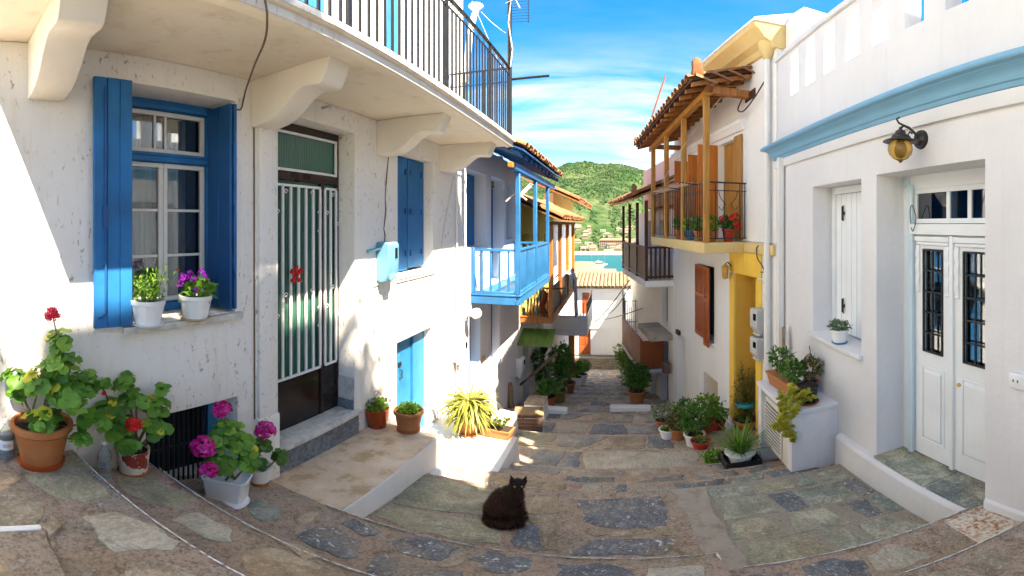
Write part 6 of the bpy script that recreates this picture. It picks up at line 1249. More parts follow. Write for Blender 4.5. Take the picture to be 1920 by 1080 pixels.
for i in range(4):
    t_ = i / 4; o = link('roof_tile', me, None, rf, (ea + 0.02, F2.s * (ew + 0.05 + 0.24 * i), zc_(ea, 2.12 + 0.075 * i) + 4.0)); o.rotation_euler = (-0.28 if F2.s < 0 else 0.28, 0, pi if F2.s < 0 else 0)
def finial(F, par, u, d, z, s_=1.0):
    mb = F.mb(); mb.prism([(-0.06, 0), (0.06, 0), (0.07, 0.06), (0.045, 0.10), (0.06, 0.14), (0.03, 0.19), (-0.02, 0.21), (-0.05, 0.16), (-0.045, 0.08)], -0.03, 0.03, 'dz'); m2 = mb.mesh('ridge_ornament', bev=0.012)
    m2.materials.append(M('roof_clay')); link('ridge_ornament', m2, None, par, (u, F.s * d, z - par['zb']), None, (s_, s_, s_))
finial(F2, rf, ea + 0.05, ew + 0.10, zc_(ea, 2.15), 1.45); finial(F2, rf, eb - 0.03, ew, zc_(eb, 2.10), 0.9)
# balcony railing, iron
rl = sub(h2, 'railing'); rt = 0.62
for (z, r) in ((rt, 0.011), (rt - 0.12, 0.006), (zb1 + 0.06, 0.008)):
    mb = F2.mb(); mb.box(q0, q1, bw + 0.04, bw + 0.058, z - r, z + r); part('rail', mb, M('iron_black'), rl)
    mb = F2.mb(); mb.box(q0 + 0.01, q0 + 0.028, bw + 0.06, 0, z - r, z + r); part('rail', mb, M('iron_black'), rl)
bm_ = F2.mb(); bm_.box(-0.0055, 0.0055, -0.0055, 0.0055, zb1 + 0.06, rt); rows('baluster', bm_, 'iron_black', rl, [(q0 + 0.11 + 0.105 * i, F2.s * (bw + 0.049), 0) for i in range(30)]); rows('baluster', bm_, 'iron_black', rl, [(q0 + 0.019, F2.s * (bw + 0.049 + dx), 0) for dx in (0.14, 0.28, 0.54, 0.62)])
for sg in (-1, 1):
    mb = F2.mb(); mb.tube([(q0 + 0.019, -0.30 + sg * 0.16, 0.50), (q0 + 0.019, -0.30 + sg * 0.13, 0.40), (q0 + 0.019, -0.30 + sg * 0.05, 0.30), (q0 + 0.019, -0.30 + sg * 0.10, 0.20), (q0 + 0.019, -0.30 + sg * 0.16, 0.26)], 0.006, 5); part('scroll', mb, M('iron_black'), rl)
bm_ = F2.mb(); bm_.tube([(0, 0, 0), (0, -0.28, 0.03), (0, -0.30, 0.0)], 0.008, 5); rows('line_bracket', bm_, 'iron_black', rl, [(u, F2.s * (bw + 0.04), rt - 0.01) for u in (q0 + 0.4, q0 + 1.3, q0 + 2.4)])
# doors and shutters upstairs
dr = sub(h2, 'balcony_door'); plank_leaf(F2, dr, 1.33, 1.99, 0.10, -0.25, 1.39, 'wood_amber', 6, 0.03)
for (a, w_, m_) in ((1.02, 0.28, 'wood_amber'), (2.02, 0.02, 'wood_amber')):
    if w_ > 0.1: sh = sub(h2, 'shutter'); plank_leaf(F2, sh, a, a + w_, -0.035, -0.25, 1.42, m_, 3, 0.03)
sh = sub(h2, 'shutter')
for i in range(3): mb = F2.mb(); mb.box(2.02, 2.05, -0.38 + 0.125 * i, -0.258 + 0.125 * i, -0.25, 1.40); part('plank', mb, M('wood_orange'), sh, bev=0.003, seg=1)
dr = sub(h2, 'balcony_door'); plank_leaf(F2, dr, 2.61, 3.39, 0.10, -0.25, 1.29, 'wood_brown', 6, 0.03)
for u in (2.56, 3.42):
    sh = sub(h2, 'shutter')
    for i in range(3): mb = F2.mb(); mb.box(u, u + 0.03, -0.38 + 0.125 * i, -0.258 + 0.125 * i, -0.25, 1.30); part('plank', mb, M('wood_orange'), sh, bev=0.003, seg=1)
mb = F2.mb(); mb.prism([(0, 1.48), (-0.04, 1.48), (-0.07, 1.55), (-0.10, 1.58), (-0.10, 1.64), (0, 1.66)], 0.95, E2); part('moulding', mb, M('plaster_white'), h2, bev=0.004)
# ochre porch
mb = F2.mb(); mb.box(1.327, 1.50, -0.02, 0.0, -3.4, -0.80); mb.box(0.40, 0.573, -0.02, 0.0, -3.4, -0.80); mb.box(0.40, 1.50, -0.022, 0.0, -0.778, zb0 - 0.002); part('door_surround', mb, M('plaster_yellow'), h2, bev=0.006)
mb = F2.mb(); mb.box(1.312, 1.324, 0.0, 0.40, -3.35, -0.782); part('porch_lining', mb, M('plaster_yellow'), h2); mb = F2.mb(); mb.box(0.576, 1.311, 0.0, 0.40, -0.792, -0.782); part('porch_lining', mb, M('plaster_yellow'), h2)
dr = sub(h2, 'door'); mb = F2.mb(); mb.box(0.58, 1.31, 0.40, 0.44, -3.35, -0.80); part('leaf', mb, M('red_wood'), dr, bev=0.004); mb = F2.mb(); mb.box(1.22, 1.31, 0.36, 0.40, -3.35, -0.80); part('door_frame', mb, M('wood_brown'), dr)
mb = F2.mb(); mb.tube([(1.30, 0.30, -1.95), (1.18, 0.28, -1.96), (1.12, 0.29, -1.955)], 0.014, 6); part('handle', mb, M('gilt'), dr, smooth=True)
# red louvred shutters
def louvre(F, parent, o, ax, w, z0, z1, th=0.035):
    """ax='d': leaf stands out from the wall; 'u': leaf lies along it"""
    def bxx(a, b, z_0, z_1, t0=0.0, t1=th):
        mb = F.mb()
        if ax == 'd': mb.box(o[0] + t0, o[0] + t1, o[1] - b, o[1] - a, z_0, z_1)
        else: mb.box(o[0] + a, o[0] + b, o[1] - t1, o[1] - t0, z_0, z_1)
        return mb
    for a, b, c, d in ((0, 0.05, z0, z1), (w - 0.05, w, z0, z1), (0.05, w - 0.05, z0, z0 + 0.08), (0.05, w - 0.05, z1 - 0.07, z1), (0.05, w - 0.05, z0 + (z1 - z0) * 0.56, z0 + (z1 - z0) * 0.62)): part('frame', bxx(a, b, c, d), M('red_wood'), parent, bev=0.003, seg=1)
    mbs = F.mb(); z = z0 + 0.085
    while z < z1 - 0.09:
        if not (0.545 < (z - z0) / (z1 - z0) < 0.62): m_ = bxx(0.05, w - 0.05, z, z + 0.018, th * 0.2, th * 0.8); mbs.add(m_.v, m_.f)
        z += 0.032
    part('slats', mbs, M('red_wood'), parent, kind='stuff')
    part('backing', bxx(0.051, w - 0.051, z0 + 0.081, z1 - 0.071, th * 0.35, th * 0.5), M('red_wood'), parent)
sh = sub(h2, 'shutter'); louvre(F2, sh, (2.46, -0.03), 'u', 0.62, -2.20, -0.80); sh = sub(h2, 'shutter'); louvre(F2, sh, (2.18, -0.10), 'u', 0.24, -2.28, -0.79)
mb = F2.mb(); mb.box(2.2, 3.07, -0.05, 0.2, -2.27, -2.225); part('sill', mb, M('plaster_white'), h2, bev=0.006); mb = F2.mb(); mb.box(2.22, 3.05, 0.2, 0.23, -2.22, -0.79); part('pane', mb, M('glass_dark'), h2)
mb = F2.mb(); mb.box(2.05, 2.75, 0.30, 0.33, -3.95, -2.95); part('cellar_board', mb, M('plaster_yellow'), h2); mb = F2.mb(); mb.box(3.9, 4.45, 0.25, 0.28, -4.7, -2.55); part('cellar_door', mb, M('plaster_lilac'), h2)
mb = F2.mb(); mb.box(4.2, 4.42, -0.06, 0.0, -2.56, -2.46); part('bracket', mb, M('wood_dark'), h2)
# fittings
yl = thing('wall_lantern', 'yellow brass lantern on the ochre house under the balcony slab', 'lantern', F2.w(1.42, -0.13, -0.82)); mb = MB(); mb.lathe([(0.03, -0.05), (0.05, -0.04), (0.055, 0.0), (0.06, 0.09), (0.055, 0.11)], n=12); part('glass', mb, M('glass_amber'), yl, smooth=True); mb = MB(); mb.lathe([(0.07, 0.11), (0.06, 0.13), (0.03, 0.16), (0.01, 0.18)], n=12); part('cap', mb, M('gilt'), yl, smooth=True); mb = MB(); mb.lathe([(0.02, -0.08), (0.05, -0.06), (0.055, -0.045)], n=12); part('base_ring', mb, M('gilt'), yl, smooth=True)
mb = MB(); mb.tube([(0, 0, 0.17), (0.05, 0.01, 0.20), (0.13, 0.02, 0.10)], 0.010, 6); part('arm', mb, M('lamp_bronze'), yl)
rz = math.atan2(F2.U.y, F2.U.x) + pi
for k, (x, y, mt_, lab) in enumerate(((1430, 600, 'plastic_grey', 'upper grey electricity meter beside the yellow porch'), (1430, 650, 'plastic_grey', 'lower weathered grey meter beside the yellow porch'))): meter_box('electricity_meter', lab, F2.w(F2.u(1431), -0.01, F2.z(1431, y)), rz, mt_, w=0.21, h=0.36 if k == 0 else 0.32)
dp = thing('drainpipe', 'white drainpipe with ochre head running down beside the tiled balcony', 'pipe', F2.w(0.14, -0.07, -3.2)); mb = MB(); mb.tube([(0, 0, 0), (0, 0, 5.6)], 0.042, 12)
for z in (0.8, 2.2, 3.55, 5.0): mb.tube([(0, 0, z - 0.03), (0, 0, z + 0.03)], 0.050, 12)
part('pipe', mb, M('pipe_white'), dp, smooth=True); mb = MB(); mb.lathe([(0.042, 5.55), (0.06, 5.6), (0.11, 5.7), (0.13, 5.8), (0.13, 5.95)], n=12); part('head', mb, M('plaster_cream'), dp, smooth=True)
dp = thing('drainpipe', 'slim white square pipe at the corner below the blue cornice', 'pipe', F1.w(5.05, -0.06, -2.6)); mb = MB(); mb.tube([(0, 0, 0), (0, 0, 3.45)], 0.045, 4)
for z in (0.9, 2.1): mb.tube([(0, 0, z - 0.02), (0, 0, z + 0.02)], 0.052, 4)
part('pipe', mb, M('pipe_white'), dp)
cable('wall_cable', [F2.w(0.33, -0.02, -0.30), F2.w(0.45, -0.06, -0.33), F2.w(0.40, -0.08, -0.48), F2.w(0.30, -0.06, -0.58), F2.w(0.25, -0.05, -0.66), F2.w(0.36, -0.05, -0.68)], 0.009, 'cable_dark', 'black cable curling at the end of the ochre balcony slab')
cable('wall_cable', [F2.w(0.20, -0.05, -0.45), F2.w(0.22, -0.06, -0.78), F2.w(0.32, -0.05, -0.82), F2.w(0.46, -0.03, -0.75)], 0.006, 'cable_pale', 'pale cable looping below the ochre slab end')
cable('roof_cable', [F2.w(0.25, -0.05, 2.05), F2.w(0.45, -0.10, 1.85), F2.w(0.75, -0.12, 1.72), F2.w(1.0, -0.10, 1.80), F2.w(0.95, -0.05, 1.98)], 0.012, 'cable_dark', 'dark bundled cable under the eave of the tiled balcony roof')
cable('washing_line', [F2.w(q0 - 0.05, bw + 0.25, 1.92), F2.w(q0 + 0.6, bw - 0.05, 1.35), F2.w(q0 + 1.6, bw - 0.2, 0.75)], 0.004, 'cable_pale', 'taut line strung across the posts of the tiled balcony', 4)
for i in range(4): cable('washing_line', [F2.w(q0 + 0.35, bw - 0.05 - 0.06 * i, rt + 0.02), F2.w(q0 + 2.4, bw - 0.05 - 0.06 * i, rt + 0.0)], 0.003, 'cable_pale', ['inner', 'second', 'third', 'outermost'][i] + ' washing line outside the iron balcony railing', 4, 2)
wp = tag(part('plank', MB().hexa([(-0.06, -0.015, 0), (0.06, -0.015, 0), (0.06, 0.015, 0), (-0.06, 0.015, 0), (-0.05, -0.015, 1.05), (0.05, -0.015, 1.05), (0.05, 0.015, 1.05), (-0.05, 0.015, 1.05)]), M('wood_weathered'), bev=0.01), 'weathered wooden plank leaning on the wall behind the white box', 'plank'); wp.location = (1.95, 4.80, -2.35); wp.rotation_euler = (0, 0.08, 1.2)

# ------------------------------------------------------------------ third house on the right: dark brown balconies
F3 = Frame('house', 'white house with dark brown wooden balcony and rust metal balcony below', 'house', tuple(F2.w(E2 + 0.01, 0.0, 0)[:2]), (-0.162, 0.987), (0.987, 0.162), -5.0); h3 = F3.root
mb = F3.mb(); mb.wall(0.0, 4.2, -7.2, 0.35, 0.4, [(0.55, 1.15, -2.6, -1.55), (0.5, 1.1, -5.0, -3.0), (1.7, 2.3, -5.3, -3.6), (0.7, 1.3, -0.9, 0.1), (2.2, 2.8, -0.9, 0.1)]); part('wall', mb, M('plaster_white'), h3, bev=0.01); body(F3, 0.0, 4.2, -7.2, 0.5)
for (a, b, c, d, m_) in ((0.55, 1.15, -2.6, -1.55, 'wood_dark'), (0.5, 1.1, -5.0, -3.0, 'iron_navy'), (1.7, 2.3, -5.3, -3.6, 'wood_dark'), (0.7, 1.3, -0.9, 0.1, 'wood_brown'), (2.2, 2.8, -0.9, 0.1, 'wood_brown')): dr = sub(h3, 'door'); panel_leaf(F3, dr, a, b, 0.15, c, d, m_, 2)
g0, g1, gw, gz = 0.05, 3.2, -0.68, -1.50
bb = sub(h3, 'balcony'); mb = F3.mb(); mb.box(g0, g1, gw, 0, gz, gz + 0.16); part('slab', mb, M('plaster_white'), bb, bev=0.01)
for z in (gz + 0.22, gz + 0.92): mb = F3.mb(); mb.box(g0, g1, gw, gw + 0.05, z, z + 0.05); part('rail', mb, M('wood_dark'), bb); mb = F3.mb(); mb.box(g0, g0 + 0.05, gw + 0.05, 0, z + 0.001, z + 0.049); part('rail', mb, M('wood_dark'), bb)
bm_ = F3.mb(); bm_.box(-0.035, 0.035, -0.012, 0.012, gz + 0.2, gz + 0.94); rows('baluster', bm_, 'wood_dark', bb, [(g0 + 0.1 + 0.085 * i, F3.s * (gw + 0.025), 0) for i in range(36)])
bm_ = F3.mb(); bm_.box(-0.012, 0.012, -0.025, 0.025, gz + 0.2, gz + 0.94); rows('baluster', bm_, 'wood_dark', bb, [(g0 + 0.025, F3.s * (gw + 0.14 + 0.11 * i), 0) for i in range(5)])
for u in (g0 + 0.03, 1.1, 2.15, g1 - 0.03): mb = F3.mb(); mb.box(u - 0.035, u + 0.035, gw - 0.01, gw + 0.06, gz + 0.16, 0.55); part('post', mb, M('wood_dark'), bb)
rf = sub(h3, 'roof'); mb = F3.mb(); a_, b_ = -0.12, 3.7; mb.hexa([(a_, -1.0, 0.55), (b_, -1.0, 0.55), (b_, 1.2, 1.5), (a_, 1.2, 1.5), (a_, -1.0, 0.60), (b_, -1.0, 0.60), (b_, 1.2, 1.55), (a_, 1.2, 1.55)]); part('boarding', mb, M('wood_brown'), rf)
tile_roof(rf, (a_, F3.s * -1.02, 0.63), (b_ - a_, 0, 0), (0, F3.s * 1.0, 0.43), 20, 3, r=0.085, L=0.42, step=0.36)
finial(F3, rf, a_ + 0.05, -0.98, 0.68, 1.2)
mb = F3.mb(); mb.box(a_, 4.2, 0.2, 2, 0.5, 1.75); part('attic_wall', mb, M('plaster_pink'), h3)
mb = F3.mb(); mb.box(0.1, 1.5, -0.55, 0, -2.85, -2.70); part('canopy_slab', mb, M('concrete_grey'), h3, bev=0.01)
bb = sub(h3, 'lower_balcony'); mb = F3.mb(); mb.box(0.9, 3.6, -0.62, -0.59, -3.85, -3.05); part('panel', mb, M('rust_panel'), bb); mb = F3.mb(); mb.box(0.9, 0.93, -0.588, 0, -3.85, -3.05); part('panel', mb, M('rust_panel'), bb); mb = F3.mb(); mb.box(0.85, 3.65, -0.65, 0, -3.95, -3.86); part('slab', mb, M('plaster_white'), bb, bev=0.01); mb = F3.mb(); mb.box(0.87, 3.62, -0.63, -0.57, -3.05, -3.0); part('rail', mb, M('rust_panel'), bb)
ml = tag(part('mailbox', MB().box(-0.1, 0.1, -0.16, 0.0, -0.14, 0.14), M('wood_mauve'), bev=0.02), 'small brown box on the corner of the house below the canopy slab', 'mailbox'); ml.location = F3.w(0.12, -0.08, -3.55); ml.rotation_euler = (0, 0, rz)
# fourth house on the right
F4 = Frame('house', 'pale house with small wrought iron balcony at the bend on the right', 'house', (0.62, 14.2), (-0.03, 1), (1, 0.03), -7.0); h4 = F4.root
mb = F4.mb(); mb.wall(0.0, 3.4, -9.0, -0.9, 0.4, [(0.6, 1.3, -4.4, -2.7), (2.2, 2.9, -7.0, -5.2)]); part('wall', mb, M('plaster_white'), h4, bev=0.01); body(F4, 0.0, 3.4, -9.0, -1.0)
for (a, b, c, d) in ((0.6, 1.3, -4.4, -2.7), (2.2, 2.9, -7.0, -5.2)): dr = sub(h4, 'door'); panel_leaf(F4, dr, a, b, 0.15, c, d, 'orange_wood', 2)
mb = F4.mb(); mb.wall(3.42, 9.6, -9.4, -3.7, 0.4, [(4.2, 4.9, -7.4, -5.6)]); part('lower_wing', mb, M('plaster_white'), h4, bev=0.01); mb = F4.mb(); mb.box(3.43, 9.59, 0.5, 4.0, -9.4, -3.72); part('lower_wing_rear', mb, M('plaster_white'), h4)
bb = sub(h4, 'balcony'); mb = F4.mb(); mb.box(0.1, 2.4, -0.42, 0, -4.15, -3.75); part('slab', mb, M('plaster_white'), bb, bev=0.03)
for z in (-3.70, -3.35, -2.62): mb = F4.mb(); mb.box(0.1, 2.4, -0.41, -0.39, z, z + 0.02); part('rail', mb, M('iron_black'), bb); mb = F4.mb(); mb.box(0.1, 0.12, -0.39, 0, z, z + 0.02); part('rail', mb, M('iron_black'), bb)
bm_ = F4.mb(); bm_.box(-0.007, 0.007, -0.007, 0.007, -3.7, -2.62); rows('baluster', bm_, 'iron_black', bb, [(0.11, F4.s * (-0.39 + 0.065 * i), 0) for i in range(7)] + [(0.2 + 0.1 * i, F4.s * -0.40, 0) for i in range(22)])
mb = F4.mb(); mb.hexa([(-0.3, -0.4, -0.9), (3.7, -0.4, -0.9), (3.7, 2.5, 0.2), (-0.3, 2.5, 0.2), (-0.3, -0.4, -0.8), (3.7, -0.4, -0.8), (3.7, 2.5, 0.3), (-0.3, 2.5, 0.3)]); part('roof', mb, M('roof_clay_far'), h4)
an = tag(part('rod_aerial', MB().tube([(0, 0, 0), (0.25, 0, 1.05)], 0.02, 6), M('rust_panel')), 'rusty leaning rod standing on the roof behind the tiled balcony', 'rod'); p_ = PY(1222, 220, 9.6); an.location = p_; q_ = PY(1241, 162, 9.6) - p_; an.rotation_euler = (0, math.atan2(q_.x, q_.z) - math.atan2(0.25, 1.05), 0)
for k, (a, b, dz_, lab) in enumerate((((1130, 590), (1182, 535), 0.25, 'dark overhead cable sagging to the white house at the foot of the street'), ((1085, 620), (1180, 525), 0.3, 'second overhead cable crossing the foot of the street'), ((1100, 600), (1205, 578), 0.12, 'thin cable crossing low above the far end of the street'))):
    p, q = PY(*a, 22 + k), PY(*b, 13.0); cable('overhead_cable', [p, p * 0.66 + q * 0.34 - Vector((0, 0, dz_)), p * 0.33 + q * 0.67 - Vector((0, 0, dz_)), q], 0.02, 'cable_dark', lab, 4)
# ------------------------------------------------------------------ plants in pots
R6 = random.Random(21)
def PT(x, y, t): return ray(x, y) * t                            # point at horizontal distance t
def rdir(r, zmin=-1.0):
    while True:
        v = Vector((r.uniform(-1, 1), r.uniform(-1, 1), r.uniform(-1, 1)))
        if 0.05 < v.length < 1 and v.z / v.length > zmin: return v.normalized()
def leafcard(mb, p, d, n, L, w, fold=0.18, curl=0.0):
    """pointed leaf from p along d, normal n: 4 triangles with a folded midrib"""
    d = d.normalized(); s_ = d.cross(n); s_ = s_.normalized() if s_.length > 1e-6 else d.orthogonal().normalized(); n = s_.cross(d)
    b = len(mb.v); m = p + d * L * 0.5; tip = p + d * L - n * curl * L
    mb.v += [p, m + s_ * w * 0.5 + n * fold * w, m - n * 0.0, m - s_ * w * 0.5 + n * fold * w, tip]
    mb.f += [(b, b + 2, b + 1), (b, b + 3, b + 2), (b + 1, b + 2, b + 4), (b + 2, b + 3, b + 4)]
def cloud(mb, r, c, rad, n, L, w, up=0.35, fill=0.55, curl=0.15):
    c = Vector(c); rad = Vector(rad if isinstance(rad, (tuple, list, Vector)) else (rad,) * 3)
    for _ in range(n):
        v = rdir(r); q = fill + (1 - fill) * r.random(); p = c + Vector((v.x * rad.x, v.y * rad.y, v.z * rad.z)) * q * r.uniform(0.6, 1.06)
        d = (v + rdir(r) * 0.7 + Vector((0, 0, up))).normalized(); nn = (v + Vector((0, 0, 0.8)) + rdir(r) * 0.6).normalized(); k = r.uniform(0.7, 1.25)
        leafcard(mb, p, d, nn, L * k, w * k, curl=curl)
def blade(mb, r, p, d, L, w, droop=0.8, seg=5):
    d = Vector(d); side = d.cross(Vector((0, 0, 1))); side = side.normalized() if side.length > 1e-5 else Vector((1, 0, 0)); b = len(mb.v); q = Vector(p); dirv = d.normalized()
    for i in range(seg + 1):
        t = i / seg; ww = w * (1 - t ** 2.2) * (0.55 + 0.45 * min(1, t * 4)); mb.v += [q - side * ww / 2, q + side * ww / 2]
        dirv = (dirv + Vector((0, 0, -droop / seg * (0.4 + t)))).normalized(); q = q + dirv * L / seg
    for i in range(seg): k = b + 2 * i; mb.f.append((k, k + 1, k + 3, k + 2))
def pot_part(root, prof, mat, n=28, name='pot', sy=1.0): mb = MB(); mb.lathe(prof, (0, 0, 0), n, sy); return part(name, mb, M(mat), root, smooth=True, sharp=35, recalc=True)
def round_pot(root, rt, rb, h, mat, rim=True, saucer=None, z=0.0, soil=True):
    t = max(0.006, rt * 0.07); zz = z + (0.018 if saucer else 0.0)
    pr = [(rb, zz), (rb + (rt - rb) * 0.80, zz + h * 0.80)]
    if rim: pr += [(rt, zz + h * 0.82), (rt * 1.06, zz + h * 0.86), (rt * 1.06, zz + h * 0.97), (rt * 1.03, zz + h)]
    else: pr += [(rt, zz + h)]
    pr += [(rt - t, zz + h), (rt - t * 1.6, zz + h * 0.86), (rt * 0.5, zz + h * 0.85), (0.0, zz + h * 0.85)]
    pot_part(root, pr, mat)
    if soil: mb = MB(); mb.lathe([(rt - t * 1.7, zz + h * 0.868), (rt * 0.4, zz + h * 0.90), (0.0, zz + h * 0.905)], n=20); part('soil', mb, M('soil'), root, recalc=False)
    if saucer: pot_part(root, [(rb * 1.12, z), (rb * 1.42, z + 0.028), (rb * 1.47, z + 0.034), (rb * 1.40, z + 0.034), (rb * 1.2, z + 0.016), (0, z + 0.016)], saucer, name='saucer')
    return zz + h * 0.9
LEAFM = []
for k in range(4):
    mb = MB(); n = 14; r_ = random.Random(k); mb.v.append(Vector((0, 0.12, 0.0)))
    for i in range(n):
        a = 0.35 + (2 * pi - 0.7) * i / (n - 1) - pi / 2; q = 1.0 + 0.10 * cos(i * pi * 0.93 + k) ; mb.v.append(Vector((cos(a) * q, sin(a) * q + 0.2, 0.10 + 0.10 * sin(i * 1.7 + k) + 0.05 * r_.random())))
    for i in range(1, n): mb.f.append((0, i, i + 1))
    me = mb.mesh('leaf', recalc=False, smooth=True, sharp=180); me.materials.append(M('leaf_geranium')); LEAFM.append(me)
LEAFD = []
for me in LEAFM: m2 = me.copy(); m2.materials.clear(); m2.materials.append(M('leaf_deep')); LEAFD.append(m2)
def flower_head(root, c, r, mat, n=70, rg=R6, name='flower_head'):
    mb = MB(); c = Vector(c)
    for _ in range(n):
        v = rdir(rg, -0.55); p = c + v * r * rg.uniform(0.62, 0.95); a = rdir(rg); a = (a - v * a.dot(v)).normalized(); b = v.cross(a); s_ = r * rg.uniform(0.30, 0.45)
        for k in range(3):
            an = k * 2.1 + rg.random(); d = (a * cos(an) + b * sin(an)); leafcard(mb, p, (d + v * 0.35).normalized(), v, s_, s_ * 0.9, 0.1, 0.2)
    return part(name, mb, M(mat), root, recalc=False)
def geranium(root, blobs, n, size, soilz, flowers, rg, meshes=LEAFM):
    """blobs: (centre, radii, share) leaf masses; every leaf is an object; stems rise from the soil"""
    st = MB(); tot = sum(b[2] for b in blobs)
    for c, rad, share in blobs:
        c = Vector(c); rad = Vector(rad); k = max(3, int(n * share / tot)); base = Vector((rg.uniform(-0.05, 0.05), rg.uniform(-0.04, 0.04), soilz - 0.01))
        mid = base * 0.5 + c * 0.5 + Vector((rg.uniform(-0.03, 0.03), rg.uniform(-0.03, 0.03), -0.03)); st.tube([base, mid, c], [0.009, 0.007, 0.005], 5)
        for _ in range(k):
            v = rdir(rg, -0.75); q = rg.uniform(0.45, 1.05); p = c + Vector((v.x * rad.x, v.y * rad.y, v.z * rad.z)) * q
            nn = (v * 0.75 + Vector((0, 0, 0.75)) + rdir(rg) * 0.35 + Vector((-c.x, -c.y, 0)) * 0 + Vector((0.25, -0.25, 0))).normalized(); y = rdir(rg); y = (y - nn * y.dot(nn)).normalized(); x = y.cross(nn)
            s_ = size * rg.uniform(0.55, 1.15); o = link('leaf', rg.choice(meshes), None, root); o.matrix_local = Matrix.Translation(p) @ Matrix((x, y, nn)).transposed().to_4x4() @ Matrix.Diagonal((s_, s_, s_, 1))
            st.tube([c + (p - c) * 0.1, c + (p - c) * 0.6 - Vector((0, 0, 0.012)), p], 0.0022, 3, cap=False)
    for (c, r, mat) in flowers:
        b0 = min(blobs, key=lambda b: (Vector(b[0]) - Vector(c)).length); st.tube([Vector(b0[0]) - Vector((0, 0, 0.02)), Vector(b0[0]) * 0.4 + Vector(c) * 0.6, c], 0.004, 4); flower_head(root, c, r, mat, rg=rg)
    part('stems', st, M('stem'), root, recalc=False)
def rel(root, x, y, t): return PT(x, y, t) - Vector(root.location)

# big geranium in the terracotta pot
p = on_tread(TB0, 78, 868); g = thing('potted_geranium', 'large leggy geranium with one crimson flower in a wide terracotta pot', 'potted plant', p); tt = math.hypot(p.x, p.y); rg = random.Random(1)
sz = round_pot(g, 0.155, 0.10, 0.29, 'terracotta', saucer=None); pot_part(g, [(0.104, 0.0), (0.118, 0.004), (0.124, 0.035), (0.112, 0.04), (0.0, 0.03)], 'terracotta_glazed', name='saucer')
B = lambda x, y, dt=0.0, r=(0.09, 0.09, 0.08), sh=1: (rel(g, x, y, tt + dt), r, sh)
geranium(g, [B(110, 640, 0, (0.05, 0.05, 0.06), 0.8), B(110, 685, 0, (0.11, 0.10, 0.08), 1.6), B(75, 715, -0.06, (0.09, 0.09, 0.07), 1.2), B(130, 735, -0.08, (0.13, 0.12, 0.09), 2.2), B(28, 705, 0.02, (0.06, 0.06, 0.04), 0.8), B(30, 735, 0.05, (0.05, 0.05, 0.04), 0.5), B(80, 790, -0.12, (0.09, 0.08, 0.07), 1.2), B(160, 715, 0.06, (0.07, 0.07, 0.07), 1.0), B(175, 790, -0.05, (0.07, 0.07, 0.06), 0.9), B(150, 825, -0.12, (0.05, 0.05, 0.03), 0.35)], 290, 0.041, sz, [(rel(g, 98, 590, tt - 0.05), 0.042, 'petal_crimson')], rg)
# geranium in the peeling pot
p = on_tread(TC, 250, 884); g = thing('potted_geranium', 'bushy geranium with red flower head in a peeling red and white pot', 'potted plant', p); tt = math.hypot(p.x, p.y)
sz = round_pot(g, 0.098, 0.082, 0.19, 'peeling_pot', rim=False); pot_part(g, [(0.084, 0.0), (0.092, 0.003), (0.096, 0.02), (0.088, 0.024), (0.0, 0.02)], 'terracotta_dark', name='saucer')
geranium(g, [B(235, 715, 0, (0.07, 0.06, 0.05), 1.0), B(255, 745, 0, (0.08, 0.07, 0.05), 1.0), B(200, 770, -0.08, (0.10, 0.09, 0.08), 1.8), B(190, 720, 0.0, (0.05, 0.05, 0.05), 0.6), B(225, 800, -0.1, (0.08, 0.08, 0.06), 1.2), B(290, 760, 0.02, (0.08, 0.07, 0.06), 1.3), B(305, 728, 0.04, (0.03, 0.03, 0.03), 0.3), B(290, 800, -0.05, (0.08, 0.07, 0.06), 1.3), B(240, 830, -0.12, (0.07, 0.06, 0.03), 0.7)], 260, 0.039, sz, [(rel(g, 251, 797, tt - 0.20), 0.048, 'petal_red'), (rel(g, 195, 738, tt - 0.10), 0.014, 'petal_red')], rg)
# white square planter with pink geranium
p = on_tread(TD, 425, 932); g = thing('potted_geranium', 'pink geranium in a white square plastic planter at the step edge', 'potted plant', p, 0); tt = math.hypot(p.x, p.y)
mb = MB(); pr = lambda s_, z: [(s_ * x, s_ * y, z) for x, y in ((-0.115, -0.09), (0.115, -0.09), (0.14, -0.06), (0.14, 0.06), (0.115, 0.09), (-0.115, 0.09), (-0.14, 0.06), (-0.14, -0.06))]
ring = [pr(0.86, 0.0), pr(0.98, 0.18), pr(1.06, 0.185), pr(1.06, 0.205), pr(0.98, 0.205), pr(0.95, 0.17)]
for q in ring: mb.v += [Vector(v) for v in q]
for i in range(5):
    for k in range(8): k2 = (k + 1) % 8; mb.f.append((8 * i + k, 8 * i + k2, 8 * i + 8 + k2, 8 * i + 8 + k))
mb.f += [tuple(range(7, -1, -1)), tuple(range(40, 48))]; o = part('pot', mb, M('plastic_white'), g, bev=0.004); o.rotation_euler = (0, 0, 0.55)
pot_part(g, [(0.09, -0.002), (0.125, 0.01), (0.125, 0.014), (0.0, 0.012)], 'plastic_white', name='saucer').location = (0.05, -0.02, 0.0); sz = 0.18
geranium(g, [B(430, 805, 0.02, (0.09, 0.08, 0.07), 1.6), B(400, 830, -0.05, (0.08, 0.07, 0.06), 1.2), B(455, 835, -0.05, (0.09, 0.08, 0.06), 1.6), B(415, 870, -0.12, (0.09, 0.08, 0.05), 1.2), B(460, 865, -0.10, (0.08, 0.07, 0.04), 1.0)], 220, 0.036, sz, [(rel(g, 417, 768, tt), 0.064, 'petal_pink'), (rel(g, 381, 840, tt - 0.14), 0.080, 'petal_pink'), (rel(g, 391, 881, tt - 0.22), 0.060, 'petal_pink')], rg)
p = on_tread(TD, 487, 908); g = thing('potted_geranium', 'dark leaved pink geranium in a small white pot with orange base', 'potted plant', p); tt = math.hypot(p.x, p.y)
